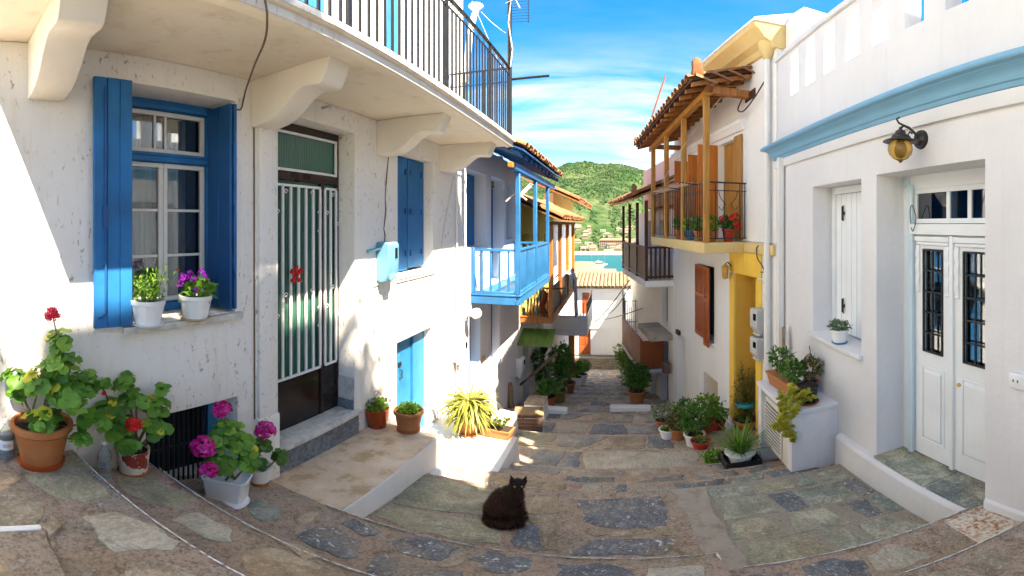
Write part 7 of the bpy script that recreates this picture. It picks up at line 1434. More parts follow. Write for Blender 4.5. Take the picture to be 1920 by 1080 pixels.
pot_part(g, [(0.06, 0.0), (0.066, 0.045), (0.066, 0.046)], 'terracotta', name='pot_base'); pot_part(g, [(0.067, 0.046), (0.085, 0.16), (0.092, 0.165), (0.092, 0.185), (0.082, 0.185), (0.0, 0.16)], 'plastic_white'); sz = 0.165
geranium(g, [B(490, 835, 0, (0.08, 0.07, 0.05), 1.3), B(525, 855, -0.02, (0.05, 0.05, 0.05), 0.9), B(480, 865, -0.06, (0.08, 0.06, 0.04), 1.0)], 130, 0.031, sz, [(rel(g, 497, 807, tt - 0.06), 0.075, 'petal_pink')], rg, LEAFD)
# sill pots on the left
for k, (x, y, lab) in enumerate(((277, 592, 'white ribbed pot of feathery green herbs on the blue window sill'), (367, 578, 'white ribbed pot of purple petunias on the blue window sill'))):
    p = PX(x, y, -2.24); p.z = -0.612; g = thing('potted_plant', lab, 'potted plant', p); tt = math.hypot(p.x, p.y)
    pot_part(g, [(0.072, 0.018), (0.098, 0.135), (0.104, 0.138), (0.108, 0.165), (0.100, 0.165), (0.096, 0.14), (0.0, 0.14)], 'plastic_white', n=40); pot_part(g, [(0.06, 0), (0.093, 0.014), (0.098, 0.022), (0.088, 0.02), (0, 0.012)], 'plastic_white' if k == 0 else 'saucer_tan', name='saucer'); mb = MB()
    for a_ in range(12): an = a_ * pi / 6; mb.bar((0.0735 * cos(an), 0.0735 * sin(an), 0.022), (0.0975 * cos(an), 0.0975 * sin(an), 0.13), 0.0022)
    part('ribs', mb, M('plastic_white'), g); mb = MB(); mb.lathe([(0.096, 0.143), (0, 0.15)], n=18); part('soil', mb, M('soil'), g, recalc=False); mb = MB()
    if k == 0:
        for _ in range(46):
            b0 = Vector((rg.uniform(-0.07, 0.07), rg.uniform(-0.07, 0.07), 0.14)); d = (Vector((b0.x * 4 + rg.uniform(-0.2, 0.2), b0.y * 4 + 0.15, 1.0))).normalized(); L = rg.uniform(0.10, 0.24)
            for i in range(12): q = b0 + d * L * i / 12; v = rdir(rg, -0.2); leafcard(mb, q, v, Vector((0, 0, 1)), 0.036, 0.011, 0.1)
        part('foliage', mb, M('leaf_bright'), g, recalc=False, kind='stuff')
    else:
        cloud(mb, rg, (0.0, 0.02, 0.19), (0.10, 0.11, 0.06), 150, 0.05, 0.032); part('foliage', mb, M('leaf_geranium'), g, recalc=False, kind='stuff')
        for (fx, fy, fr) in ((345, 521, 0.032), (362, 523, 0.028), (378, 511, 0.028), (386, 519, 0.022), (367, 545, 0.026), (338, 533, 0.024), (356, 512, 0.02)): flower_head(g, rel(g, fx, fy, tt - 0.06), fr, 'petal_purple', 26, rg)
        flower_head(g, rel(g, 333, 506, tt), 0.016, 'petal_orange', 20, rg)
# terrace pots
p = PZ(707, 798, -2.12); g = thing('potted_plant', 'ribbed glossy red pot with pale pink blooms on the concrete terrace', 'potted plant', p); tt = math.hypot(p.x, p.y)
pot_part(g, [(0.092, 0.0), (0.096, 0.05), (0.098, 0.055)] + [(0.104 + 0.0022 * (i % 2) + 0.004 * i / 3, 0.06 + 0.012 * i) for i in range(13)] + [(0.125, 0.215), (0.112, 0.215), (0.10, 0.19), (0.0, 0.19)], 'terracotta_glazed'); mb = MB(); cloud(mb, rg, (0, 0, 0.24), (0.11, 0.11, 0.07), 260, 0.045, 0.032); part('foliage', mb, M('leaf_bright'), g, recalc=False, kind='stuff')
for (x, y, r) in ((707, 738, 0.034), (733, 752, 0.026), (697, 752, 0.022), (716, 767, 0.022), (693, 760, 0.016)): flower_head(g, rel(g, x, y, tt - 0.05), r, 'petal_pale', 30, rg)
p = PZ(766, 806, -2.12); g = thing('potted_plant', 'wide rimmed terracotta pot with low green herbs on the terrace corner', 'potted plant', p); sz = round_pot(g, 0.138, 0.098, 0.24, 'terracotta', saucer=None); pot_part(g, [(0.10, 0.0), (0.113, 0.004), (0.117, 0.03), (0.10, 0.035), (0, 0.03)], 'terracotta_dark', name='saucer'); mb = MB(); cloud(mb, rg, (0, 0, sz + 0.03), (0.12, 0.12, 0.06), 520, 0.034, 0.016, 0.8); part('foliage', mb, M('leaf_bright'), g, recalc=False, kind='stuff')
# spider plant on the sunlit platform
p = PZ(880, 812, -2.75); g = thing('potted_plant', 'overflowing yellow green spider plant in an orange pot in full sun', 'potted plant', p); sz = round_pot(g, 0.135, 0.105, 0.26, 'terracotta', rim=False, saucer='terracotta'); mb = MB()
for _ in range(620):
    a_ = rg.uniform(0, 2 * pi); e_ = rg.uniform(-0.1, 0.95); lv = rg.uniform(0, 0.26); b0 = Vector((0.09 * cos(a_) * rg.random(), 0.09 * sin(a_) * rg.random(), sz + lv)); blade(mb, rg, b0, (cos(a_) * cos(e_), sin(a_) * cos(e_), sin(e_)), rg.uniform(0.16, 0.44), rg.uniform(0.022, 0.042), rg.uniform(1.4, 3.0))
part('foliage', mb, M('leaf_spider'), g, recalc=False, kind='stuff')
p = PZ(932, 818, -2.75); g = thing('potted_plant', 'long orange planter with two succulents beside the spider plant', 'potted plant', p, -0.15); mb = MB(); mb.hexa([(-0.17, -0.075, 0), (0.17, -0.075, 0), (0.17, 0.075, 0), (-0.17, 0.075, 0), (-0.19, -0.09, 0.125), (0.19, -0.09, 0.125), (0.19, 0.09, 0.125), (-0.19, 0.09, 0.125)]); part('pot', mb, M('terracotta'), g, bev=0.008); mb = MB(); mb.box(-0.20, 0.20, -0.098, 0.098, 0.118, 0.137); part('rim', mb, M('terracotta'), g, bev=0.006); mb = MB(); mb.box(-0.18, 0.18, -0.08, 0.08, 0.1372, 0.14); part('soil', mb, M('soil'), g)
for (cx_, cz_, rr, mt_, n_) in ((-0.11, 0.26, 0.085, 'leaf_bronze', 9), (0.08, 0.20, 0.10, 'leaf_lime', 16)):
    mb = MB()
    for _ in range(n_):
        v = rdir(rg, -0.1); c = Vector((cx_, 0, cz_)) + Vector((v.x * rr, v.y * rr, v.z * rr * 0.7))
        for i in range(16): an = i * 2.4; e_ = 0.1 + 0.08 * i; leafcard(mb, c, Vector((cos(an) * cos(e_), sin(an) * cos(e_), sin(e_))) + v * 0.5, v, 0.042, 0.020, 0.2, -0.2)
        mb.tube([c, Vector((cx_ * 0.9, 0, 0.13))], 0.006, 4)
    part('foliage', mb, M(mt_), g, recalc=False, kind='stuff')
# right window sill pot
p = PX(1574, 631, 2.10); p.z = -1.217; g = thing('potted_plant', 'small white pot of grey green succulents on the white window sill', 'potted plant', p); pot_part(g, [(0.068, 0.02), (0.082, 0.12), (0.092, 0.125), (0.094, 0.15), (0.086, 0.15), (0, 0.135)], 'plastic_white'); pot_part(g, [(0.06, 0), (0.078, 0.012), (0.08, 0.02), (0, 0.012)], 'blue_light', name='saucer'); mb = MB(); cloud(mb, rg, (0, 0, 0.185), (0.12, 0.12, 0.055), 420, 0.032, 0.018, 0.5); part('foliage', mb, M('leaf_grey'), g, recalc=False, kind='stuff')
# plants on the white box
p = Vector((1.74, 4.22, -1.875)); g = thing('potted_plant', 'long terracotta planter of mixed shrubs on the white box', 'potted plant', p, pi / 2 + 0.1); mb = MB(); mb.hexa([(-0.26, -0.065, 0), (0.26, -0.065, 0), (0.26, 0.065, 0), (-0.26, 0.065, 0), (-0.29, -0.09, 0.15), (0.29, -0.09, 0.15), (0.29, 0.09, 0.15), (-0.29, 0.09, 0.15)]); part('pot', mb, M('terracotta'), g, bev=0.008); mb = MB(); mb.box(-0.30, 0.30, -0.1, 0.1, 0.135, 0.165); part('rim', mb, M('terracotta'), g, bev=0.006)
mb = MB(); cloud(mb, rg, (0.10, 0, 0.36), (0.20, 0.13, 0.15), 300, 0.055, 0.028); cloud(mb, rg, (-0.16, 0, 0.28), (0.12, 0.12, 0.12), 150, 0.08, 0.035, 0.8); part('foliage', mb, M('leaf_deep'), g, recalc=False, kind='stuff'); mb = MB()
for _ in range(9): x0 = rg.uniform(-0.2, 0.2); mb.tube([(x0, 0, 0.12), (x0 + rg.uniform(-0.05, 0.05), rg.uniform(-0.05, 0.05), rg.uniform(0.3, 0.45))], 0.006, 4)
part('stems', mb, M('stem'), g)
p = Vector((1.90, 3.85, -1.875)); g = thing('potted_plant', 'dark leaved shrub with purple tips in a hidden pot against the wall', 'potted plant', p + Vector((0.05, 0.18, 0))); sz = round_pot(g, 0.085, 0.065, 0.16, 'terracotta_dark'); mb = MB(); cloud(mb, rg, (0, 0, 0.30), (0.12, 0.12, 0.13), 220, 0.06, 0.035, 0.3); part('foliage', mb, M('leaf_bronze'), g, recalc=False, kind='stuff'); mb = MB(); mb.tube([(0, 0, 0.1), (0.02, 0, 0.3), (-0.01, 0.02, 0.56)], 0.006, 5); part('stems', mb, M('stem'), g)
g = thing('potted_plant', 'golden trailing succulent spilling from a black pot on the white box', 'potted plant', Vector((1.80, 3.80, -1.875))); sz = round_pot(g, 0.105, 0.08, 0.19, 'plastic_black', saucer='terracotta_dark'); mb = MB(); c0 = Vector(g.location)
for (x, y, rr, n_) in ((1480, 738, 0.10, 26), (1498, 745, 0.09, 22), (1468, 758, 0.10, 28), (1484, 768, 0.09, 24), (1476, 788, 0.085, 24), (1472, 806, 0.075, 20), (1484, 818, 0.06, 14), (1460, 798, 0.06, 14), (1516, 742, 0.07, 12)):
    cc_ = PT(x, y, 3.95 if y > 760 else 4.08) - c0
    for _ in range(n_):
        v = rdir(rg); c = cc_ + v * rr * rg.random() ** 0.5
        for i in range(13): an = i * 2.4; e_ = 0.05 + 0.1 * i; leafcard(mb, c, Vector((cos(an) * cos(e_), sin(an) * cos(e_), sin(e_) * 0.8)) + v * 0.4, Vector((0, 0, 1)), 0.042, 0.026, 0.2, -0.15)
part('foliage', mb, M('leaf_gold'), g, recalc=False, kind='stuff')
# pots along the right wall
def gpt(px, py, zg=None):
    p = PZ(px, py, -3.0)
    for _ in range(10): p = PZ(px, py, ground_at(p.x, p.y) + 0.012)
    return p
def simple(px, py, lab, rt, h, mat, blobs, fmat, saucer=None, rim=True, dz=0.0, z=None, name='potted_plant', loc=None):
    p = loc if loc is not None else (PZ(px, py, z) if z is not None else gpt(px, py)); p = Vector(p); p.z += dz; g = thing(name, lab, 'potted plant', p); sz = round_pot(g, rt, rt * 0.72, h, mat, rim, saucer); mb = MB()
    for (c, r, n_, L, w) in blobs: cloud(mb, rg, Vector(c) * 1.25 + Vector((0, 0, sz)), Vector(r) * 1.15, int(n_ * 1.3), L * 1.1, w * 1.15)
    part('foliage', mb, M(fmat), g, recalc=False, kind='stuff'); return g, sz
st = thing('door_step', 'pale marble entrance step with red painted riser at the yellow porch', None, (0, 0, 0), kind='structure'); mb = F2.mb(); mb.box(0.35, 1.95, -0.72, 0.38, -3.64, -3.58); a = part('tread', mb, M('marble_white'), st, bev=0.006); a.matrix_world = F2.root.matrix_basis @ Matrix.Translation((0, 0, 4.0)); mb = F2.mb(); mb.box(0.38, 1.92, -0.69, 0.3, -4.1, -3.642); a = part('riser', mb, M('terracotta_dark'), st, bev=0.006); a.matrix_world = F2.root.matrix_basis @ Matrix.Translation((0, 0, 4.0))
lo = PZ(1398, 812, -3.58); g, sz = simple(0, 0, 'big terracotta pot with tall wispy golden shrub tied by a teal band', 0.20, 0.28, 'terracotta', [((0, 0, 0.06), (0.15, 0.15, 0.06), 120, 0.05, 0.012)], 'leaf_bright', loc=lo)
mb = MB(); fo = MB(); tt = math.hypot(lo.x, lo.y)
for _ in range(26):
    b0 = Vector((rg.uniform(-0.10, 0.12), rg.uniform(-0.1, 0.1), sz)); tp = b0 + Vector((rg.uniform(-0.18, 0.2), rg.uniform(-0.12, 0.12), rg.uniform(0.55, 1.0))); mb.tube([b0, (b0 + tp) / 2 + rdir(rg) * 0.03, tp], 0.004, 4)
    for i in range(34): q = b0 + (tp - b0) * (0.25 + 0.75 * rg.random()); v = rdir(rg, -0.3); leafcard(fo, q + v * 0.05 * rg.random(), v, Vector((0, 0, 1)), 0.065, 0.032)
part('stems', mb, M('stem'), g); part('twigs', fo, M('leaf_dry'), g, recalc=False, kind='stuff'); mb = MB(); mb.lathe([(0.16, sz + 0.30), (0.168, sz + 0.325), (0.16, sz + 0.35)], n=16); part('tie_band', mb, M('plastic_teal'), g, smooth=True)
p = gpt(1388, 868); cr_ = thing('crate', 'low black plastic crate under the fern pot', 'crate', p); mb = MB(); mb.box(-0.20, 0.20, -0.16, 0.16, 0.0, 0.02); part('base', mb, M('plastic_black'), cr_)
for (a, b, c, d) in ((-0.2, 0.2, -0.16, -0.145), (-0.2, 0.2, 0.145, 0.16), (-0.2, -0.185, -0.145, 0.145), (0.185, 0.2, -0.145, 0.145)): mb = MB(); mb.box(a, b, c, d, 0.02, 0.11); part('side', mb, M('plastic_black'), cr_, bev=0.004)
g = thing('potted_plant', 'spiky green fern in a white rimmed pot on the black crate', 'potted plant', p + Vector((0, 0, 0.02))); pot_part(g, [(0.11, 0), (0.15, 0.14), (0.175, 0.145), (0.175, 0.17), (0.155, 0.17), (0, 0.15)], 'plastic_white'); mb = MB(); mb.lathe([(0.15, 0.155), (0, 0.16)], n=16); part('soil', mb, M('soil'), g, recalc=False); mb = MB()
for _ in range(120): a_ = rg.uniform(0, 2 * pi); e_ = rg.uniform(0.5, 1.45); blade(mb, rg, (0.08 * cos(a_) * rg.random(), 0.08 * sin(a_) * rg.random(), 0.15), (cos(a_) * cos(e_), sin(a_) * cos(e_), sin(e_)), rg.uniform(0.22, 0.5), 0.02, 0.7)
part('foliage', mb, M('leaf_bright'), g, recalc=False, kind='stuff')
simple(1345, 872, 'low bright green plant spreading beside the black crate', 0.07, 0.06, 'plastic_black', [((0, 0, 0.05), (0.17, 0.15, 0.08), 320, 0.05, 0.032)], 'leaf_bright')
simple(0, 0, 'glossy red pot with fresh green plant on the marble step', 0.11, 0.19, 'plastic_red', [((0, 0, 0.10), (0.14, 0.14, 0.10), 260, 0.05, 0.03)], 'leaf_bright', 'plastic_red', loc=PZ(1348, 806, -3.58))
for (px, py, lab, rt, h, mat, bl, fm) in (
    (1302, 834, 'white pot with dense green shrub at the foot of the ochre house', 0.15, 0.22, 'plastic_white', [((0, 0, 0.20), (0.22, 0.20, 0.22), 420, 0.055, 0.03)], 'leaf_deep'),
    (1314, 838, 'small red bowl pot in front of the white one', 0.13, 0.12, 'plastic_red', [((0, 0, 0.02), (0.08, 0.08, 0.04), 60, 0.03, 0.015)], 'leaf_bright'),
    (1252, 820, 'squat white pot nearest the street on the right', 0.13, 0.17, 'plastic_white', [((0, 0, 0.03), (0.10, 0.10, 0.04), 150, 0.035, 0.015)], 'leaf_bright'),
    (1272, 822, 'orange pot with mixed foliage behind the squat white pot', 0.13, 0.20, 'terracotta', [((0, 0, 0.12), (0.17, 0.16, 0.13), 260, 0.06, 0.03)], 'leaf_bronze'),
    (1285, 812, 'brown pot with leafy shrub below the cellar opening', 0.14, 0.22, 'terracotta_dark', [((0, 0, 0.18), (0.20, 0.18, 0.18), 320, 0.06, 0.03)], 'leaf_deep'),
    (1325, 808, 'dark pot with pale green bush below the red shutters', 0.13, 0.22, 'terracotta_dark', [((0, 0, 0.22), (0.24, 0.2, 0.2), 420, 0.05, 0.03)], 'leaf_bright'),
    (1243, 805, 'grey leaved plant in a brown pot farthest along the ochre wall', 0.12, 0.20, 'terracotta_dark', [((0, 0, 0.14), (0.18, 0.16, 0.13), 240, 0.06, 0.02)], 'leaf_grey')): simple(px, py, lab, rt, h, mat, bl, fm)
g, sz = simple(0, 0, 'dark red leaved plant standing in the ochre cellar opening', 0.09, 0.14, 'terracotta_dark', [((0, 0, 0.16), (0.22, 0.16, 0.15), 220, 0.06, 0.04)], 'leaf_bronze', loc=F2.w(2.35, 0.1, -3.94))
# balcony pots on the ochre house
zb_ = zb1_ = -0.275
g, sz = simple(0, 0, 'red pot of scarlet geraniums at the near end of the tiled balcony', 0.095, 0.20, 'plastic_red', [((0, 0, 0.09), (0.12, 0.12, 0.10), 240, 0.05, 0.035)], 'leaf_deep', loc=F2.w(1.05, -0.24, zb_)); 
for d_ in ((0.02, -0.04, 0.34), (-0.10, 0.0, 0.33), (0.09, 0.0, 0.26), (0.06, -0.06, 0.38), (0.13, 0.03, 0.20)): flower_head(g, (d_[0] * 1.2, d_[1] - 0.09, d_[2] + 0.02), 0.052, 'petal_red', 40, rg)
for k, (u, d_, lab, r_p, mt_, fm) in enumerate(((1.08, -0.52, 'terracotta pot beside the red one on the tiled balcony', 0.10, 'terracotta', 'leaf_bright'), (1.45, -0.56, 'terracotta planter with leaves behind the balcony railing', 0.10, 'terracotta', 'leaf_deep'), (1.9, -0.56, 'pot with blue tinted rim in the middle of the tiled balcony', 0.09, 'blue_light', 'leaf_bright'), (2.5, -0.55, 'terracotta pot with green shrub farther along the tiled balcony', 0.11, 'terracotta', 'leaf_deep'))): simple(0, 0, lab, r_p, 0.17, mt_, [((0, 0, 0.10), (0.13, 0.12, 0.11), 200, 0.05, 0.025)], fm, loc=F2.w(u, d_, zb_))
# planting further down the street
def bush(px, py, lab, w, h, fm, n=900, leaf=(0.10, 0.05), pot=True, potmat='terracotta', name='potted_shrub'):
    p = gpt(px, py); g = thing(name, lab, 'potted plant' if pot else 'shrub', p); sz = 0.0
    if pot: sz = round_pot(g, 0.20, 0.15, 0.34, potmat)
    w *= 0.75; h *= 0.85; mb = MB(); r2 = random.Random(int(px * 7 + py))
    for _ in range(7): c = Vector((r2.uniform(-0.45, 0.45) * w, r2.uniform(-0.45, 0.45) * w, sz + h * r2.uniform(0.25, 0.8))); cloud(mb, r2, c, (w * 0.5, w * 0.5, h * 0.28), n // 7, leaf[0], leaf[1])
    part('foliage', mb, M(fm), g, recalc=False, kind='stuff'); mb = MB()
    for _ in range(5): mb.tube([(0, 0, sz - 0.05), (r2.uniform(-0.2, 0.2) * w, r2.uniform(-0.2, 0.2) * w, sz + h * 0.45), (r2.uniform(-0.4, 0.4) * w, r2.uniform(-0.4, 0.4) * w, sz + h * 0.8)], 0.015, 5)
    part('trunk', mb, M('bark'), g); return g
bush(1194, 754, 'round dark green shrub in a terracotta pot on the right', 0.55, 1.0, 'leaf_deep', 1500); bush(1182, 728, 'taller leafy shrub behind the round one on the right', 0.75, 1.7, 'leaf_bright', 1500, pot=False, name='shrub'); bush(1172, 706, 'yellow flowered shrub farthest down on the right', 0.9, 2.0, 'leaf_lime', 900, (0.14, 0.08), False, name='shrub')
g = bush(1048, 752, 'tall upright shrub in an olive glazed jar on the left', 0.45, 1.5, 'leaf_deep', 1100, potmat='jar_olive'); bush(1082, 722, 'leafy shrub spilling over a white planter lower on the left', 0.6, 0.8, 'leaf_bright', 800, potmat='plastic_white'); bush(1066, 735, 'thin brown green plant by the orange door post', 0.4, 1.2, 'leaf_bronze', 500)
bush(1026, 766, 'low rounded plant in a red pot beside the white kerb', 0.42, 0.42, 'leaf_deep', 600, potmat='terracotta_dark')
bush(1092, 716, 'small green bush lowest on the left side', 0.45, 0.6, 'leaf_deep', 500, potmat='plastic_white')
jar = thing('jar', 'round yellow brown glazed jar standing by the green door', 'jar', gpt(1037, 752)); pot_part(jar, [(0.10, 0), (0.17, 0.12), (0.19, 0.25), (0.15, 0.40), (0.09, 0.46), (0.11, 0.50), (0.09, 0.50), (0, 0.46)], 'jar_olive', name='body')
for k, (px, py, lab) in enumerate(((1008, 682, 'upper wall pot with trailing dark leaves beside the green door'), (1014, 700, 'middle wall pot with trailing leaves beside the green door'), (1022, 718, 'lowest hanging pot with trailing leaves beside the green door'))):
    p = PX(px, py, -2.15); g = thing('hanging_pot', lab, 'potted plant', p, group=None); round_pot(g, 0.12, 0.09, 0.18, 'plastic_white'); mb = MB(); cloud(mb, rg, (0, 0, 0.22), (0.24, 0.26, 0.16), 260, 0.09, 0.05); cloud(mb, rg, (0.05, 0, -0.05), (0.16, 0.2, 0.25), 160, 0.08, 0.05, -0.4); part('foliage', mb, M('leaf_deep'), g, recalc=False, kind='stuff')
p = gpt(960, 800); lg = tag(part('log', MB().tube([(0, 0, 0), (-0.03, 0, 0.28), (0.0, 0.02, 0.55), (0.02, 0, 0.72)], [0.075, 0.08, 0.065, 0.04], 9), M('wood_weathered'), smooth=True), 'weathered driftwood log leaning against the white wall', 'log'); lg.location = PX(960, 772, -2.22); lg.rotation_euler = (0, -0.08, 0)
for k, (px, py, w, d_, h, lab) in enumerate(((950, 812, 0.16, 0.4, 0.36, 'low whitewashed step block under the leaning log'), (1008, 780, 0.22, 0.5, 0.36, 'whitewashed block with stone slab before the green door'), (1040, 772, 0.34, 0.25, 0.10, 'whitewashed kerb beside the olive jar'), (1187, 768, 0.5, 0.25, 0.10, 'whitewashed kerb before the shrubs on the right'))):
    p = gpt(px, py); b = thing('step_block', lab, None, p, kind='structure'); mb = MB(); mb.hexa([(-w, -d_ / 2, -0.4), (w, -d_ / 2, -0.4), (w, d_ / 2, -0.4), (-w, d_ / 2, -0.4), (-w, -d_ / 2, h), (w * 0.75, -d_ / 2 + 0.02, h * 0.9), (w * 0.75, d_ / 2 - 0.02, h * 0.9), (-w, d_ / 2, h)]); part('block', mb, M('plaster_white'), b, bev=0.03)
    if k == 1: mb = MB(); mb.box(-w, w * 0.78, -0.22, 0.22, h, h + 0.035); part('slab', mb, M('stone_tan'), b, bev=0.01)
p = gpt(992, 806); cb = thing('wooden_crate', 'small slatted wooden crate on the step beside the white block', 'crate', p, 0.2)
for i in range(5): mb = MB(); mb.box(-0.22, 0.22, -0.15, -0.13, 0.03 + 0.07 * i, 0.085 + 0.07 * i); part('slat', mb, M('wood_mauve'), cb, bev=0.003)
for sx in (-0.22, 0.2): mb = MB(); mb.box(sx, sx + 0.02, -0.13, 0.15, 0, 0.37); part('side', mb, M('wood_mauve'), cb, bev=0.003)
mb = MB(); mb.box(-0.24, 0.24, -0.17, 0.17, 0.375, 0.40); part('lid', mb, M('wood_weathered'), cb, bev=0.004)
# water bottles
for k, (px, py, T, lab) in enumerate(((12, 858, TB0, 'clear plastic water bottle with a worn label at the picture edge'), (196, 893, TC, 'clear plastic bottle with blue print half hidden behind the geraniums'))):
    p = on_tread(T, px, py); b = thing('water_bottle', lab, 'bottle', p); mb = MB(); mb.lathe([(0.038, 0.0), (0.042, 0.01), (0.042, 0.05), (0.040, 0.06), (0.042, 0.07), (0.042, 0.16), (0.036, 0.19), (0.016, 0.225), (0.014, 0.245), (0.0, 0.245)], n=18); part('body', mb, M('bottle_plastic'), b, smooth=True); mb = MB(); mb.lathe([(0.017, 0.245), (0.017, 0.268), (0.0, 0.27)], n=14); part('cap', mb, M('plastic_white'), b, smooth=True)
    mb = MB(); mb.lathe([(0.0425, 0.075), (0.0425, 0.14)], n=18); mb.f = [f for f in mb.f if len(f) == 4]; part('label', mb, M('label_print' if k == 0 else 'bottle_plastic'), b, smooth=True, recalc=False)
    mb = MB(); a0 = math.atan2(-p.y, -p.x)
    for i in range(5):
        for j in range(4):
            if (i * 3 + j * 5 + k) % 3 and not (k == 1 and i > 2): a1 = a0 + (i - 2) * 0.22; a2 = a1 + 0.16; z_ = 0.085 + 0.012 * j; mb.add([(0.0432 * cos(a1), 0.0432 * sin(a1), z_), (0.0432 * cos(a2), 0.0432 * sin(a2), z_), (0.0432 * cos(a2), 0.0432 * sin(a2), z_ + 0.006), (0.0432 * cos(a1), 0.0432 * sin(a1), z_ + 0.006)], [(0, 1, 2, 3)])
    part('print', mb, M('print_grey' if k == 0 else 'print_blue'), b, recalc=False)
for k, (px, py, s_) in enumerate(((195, 920, 1.0),)): pass
mb = MB()
for (px, py, T) in ((318, 908, TC), (324, 911, TC), (312, 904, TC), (300, 899, TC), (448, 958, TD), (520, 930, TD), (548, 930, TD)):
    p = on_tread(T, px, py); leafcard(mb, p + Vector((0, 0, 0.006)), rdir(rg) * Vector((1, 1, 0)), Vector((0, 0, 1)), 0.022, 0.016)
tag(part('fallen_petals', mb, M('petal_pink'), recalc=False), 'scattered pink petals fallen on the steps below the geraniums', kind='stuff')
# trees near the shore in view, and the tree whose crown shades the near wall
def tree(name, label, loc, h, rad, fm, n, leaf, trunk_r=0.12, seed=1, zc=0.7):
    t_ = thing(name, label, 'tree', loc); r2 = random.Random(seed); mb = MB(); mb.tube([(0, 0, -0.5), (0.05 * h * 0.3, 0, h * 0.3), (0, 0, h * 0.55), (0.02 * h, 0.02 * h, h * 0.8)], [trunk_r, trunk_r * 0.8, trunk_r * 0.55, trunk_r * 0.3], 8); cl = MB()
    for _ in range(9):
        v = rdir(r2, -0.35); c = Vector((v.x * rad * 0.62, v.y * rad * 0.62, h * zc + v.z * rad * 0.5)); mb.tube([(0, 0, h * 0.45), (c + Vector((0, 0, h * 0.45))) / 2, c], [trunk_r * 0.4, trunk_r * 0.25, trunk_r * 0.1], 5); cloud(cl, r2, c, (rad * 0.5, rad * 0.5, rad * 0.4), n // 9, leaf[0], leaf[1], 0.1, 0.3)
    part('trunk', mb, M('bark'), t_, smooth=True); part('crown', cl, M(fm), t_, recalc=False); return t_
for k, (px, py, D, fm) in enumerate(((1140, 532, 95, 'leaf_lime'), (1158, 527, 110, 'leaf_lime'), (1172, 522, 125, 'leaf_bright'), (1147, 520, 150, 'leaf_lime'), (1180, 530, 90, 'leaf_bright'), (1128, 516, 170, 'leaf_bright'))):
    p = PY(px, py, D); tree('garden_tree', ['yellow green tree nearest the tiled roofs', 'yellow green tree in the middle of the harbour trees', 'green tree beside the dark balcony rail', 'yellow green tree nearest the water', 'green tree lowest behind the dark balcony', 'small green tree by the moored boats'][k], Vector((p.x, p.y, p.z - 4)), 6, 2.6, fm, 900, (0.5, 0.35), 0.2, k + 3)
tree('shade_tree', 'second leafy tree farther behind the right house, its crown shading the wall', (3.4, -3.7, -1.6), 10.2, 1.3, 'leaf_deep', 2200, (0.16, 0.10), 0.16, 37, 0.80)
tree('shade_tree', 'tall leafy tree beside the right house whose crown throws dappled shade', (3.4, -0.75, -1.6), 10.0, 1.15, 'leaf_deep', 1600, (0.16, 0.10), 0.16, 31, 0.86)
# ------------------------------------------------------------------ the cat
p = PZ(951, 972, -2.385); ct = thing('cat', 'fluffy dark brown black cat sitting on the slate step with head turned', 'cat', (p.x, p.y, tz(TK, p.x, p.y) + 0.008), -p.x / p.y * 0.9); ct.scale = (0.76, 0.80, 0.95)
S_ = 1.0
blobs = [((-0.075, 0.02, 0.125), (0.125, 0.12, 0.130)), ((-0.045, 0.02, 0.20), (0.115, 0.105, 0.115)), ((0.015, 0.025, 0.26), (0.095, 0.085, 0.095)), ((0.055, 0.015, 0.315), (0.07, 0.068, 0.07)), ((0.03, -0.02, 0.08), (0.10, 0.09, 0.09)), ((-0.12, 0.06, 0.07), (0.09, 0.09, 0.075)),
         ((0.095, 0.01, 0.385), (0.068, 0.062, 0.058)), ((0.105, -0.045, 0.365), (0.032, 0.030, 0.026)), ((0.06, 0.02, 0.36), (0.05, 0.05, 0.05)), ((0.10, 0.02, 0.26), (0.05, 0.06, 0.09)), ((0.12, 0.0, 0.18), (0.032, 0.036, 0.10)), ((0.125, 0.01, 0.09), (0.024, 0.028, 0.085)), ((0.145, -0.015, 0.022), (0.042, 0.028, 0.024)), ((0.11, 0.075, 0.14), (0.03, 0.032, 0.12)), ((0.135, 0.065, 0.024), (0.042, 0.028, 0.024))]
bm = bmesh.new()
for c, r in blobs: bmesh.ops.create_icosphere(bm, subdivisions=3, radius=1.0, matrix=Matrix.Translation(c) @ Matrix.Diagonal((*r, 1)))
tail = [(-0.155, 0.0, 0.06), (-0.165, -0.07, 0.045), (-0.12, -0.135, 0.042), (-0.04, -0.165, 0.042), (0.04, -0.155, 0.044), (0.095, -0.12, 0.045), (0.12, -0.085, 0.04)]
for a, b in zip(tail, tail[1:]):
    for k in range(4): q = Vector(a).lerp(Vector(b), k / 4); bmesh.ops.create_icosphere(bm, subdivisions=2, radius=0.042, matrix=Matrix.Translation(q))
for sx, tip in ((0.052, (0.030, 0.0, 0.492)), (0.146, (0.172, 0.0, 0.485))):
    v0 = [bm.verts.new(Vector((sx + dx, dy, 0.415))) for dx, dy in ((-0.034, -0.018), (0.034, -0.018), (0.034, 0.020), (-0.034, 0.020))]; vt = bm.verts.new(Vector(tip)); vb = bm.verts.new(Vector((sx, 0, 0.38)))
    for i in range(4): bm.faces.new((v0[i], v0[(i + 1) % 4], vt)); bm.faces.new((v0[(i + 1) % 4], v0[i], vb))
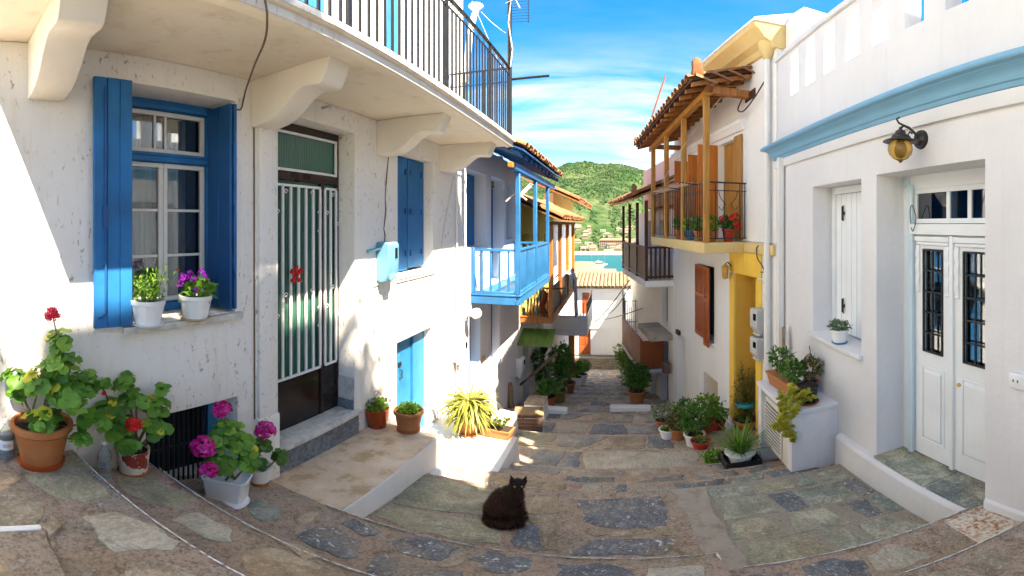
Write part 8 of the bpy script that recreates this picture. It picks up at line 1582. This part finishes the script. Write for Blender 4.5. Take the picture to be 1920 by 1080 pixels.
bmesh.ops.recalc_face_normals(bm, faces=bm.faces)
me = bpy.data.meshes.new('body'); bm.to_mesh(me); bm.free(); cb_ = link('body', me, M('fur'), ct)
m_ = cb_.modifiers.new('remesh', 'REMESH'); m_.mode = 'VOXEL'; m_.voxel_size = 0.0075; m_.use_smooth_shade = True; m_ = cb_.modifiers.new('smooth', 'SMOOTH'); m_.iterations = 5; m_.factor = 0.5
bpy.context.view_layer.update(); dg = bpy.context.evaluated_depsgraph_get(); ev = cb_.evaluated_get(dg); me2 = bpy.data.meshes.new_from_object(ev); cb_.modifiers.clear(); cb_.data = me2
hair = MB(); polys = list(me2.polygons); r2 = random.Random(3)
for _ in range(15000):
    f = r2.choice(polys); c = f.center + rdir(r2) * 0.004; n = f.normal.copy()
    if c.z < 0.004: continue
    face = c.z > 0.345 and (c.y < -0.01 or c.z > 0.405)
    L = (0.007 if face else 0.032 if c.z < 0.33 else 0.014) * r2.uniform(0.6, 1.3); flow = Vector((-0.25, -0.05, -0.9)) if c.z > 0.12 else Vector((-0.2, -0.4, -0.25)); d = (n * 0.55 + flow * 0.6 + rdir(r2) * 0.35).normalized()
    if c.z + d.z * L < 0.002: d.z = abs(d.z) * 0.2
    s_ = d.cross(n); s_ = s_.normalized() * 0.0022 if s_.length > 1e-5 else Vector((0.002, 0, 0)); b = len(hair.v); hair.v += [c - s_, c + s_, c + d * L]; hair.f.append((b, b + 1, b + 2))
part('fur_coat', hair, M('fur_hair'), ct, recalc=False, kind='stuff')
for sx in (0.068, 0.132):
    mb = MB(); mb.ball((sx, -0.046, 0.392), (0.0115, 0.008, 0.0085), 10, 7); e_ = part('eye', mb, M('cat_eye'), ct, smooth=True); mb = MB(); mb.ball((sx, -0.0525, 0.392), (0.003, 0.003, 0.0075), 8, 6); part('pupil', mb, M('cat_pupil'), ct, smooth=True)
mb = MB(); mb.ball((0.103, -0.075, 0.373), (0.007, 0.005, 0.005), 8, 6); part('nose', mb, M('cat_nose'), ct, smooth=True)
bpy.context.view_layer.update()
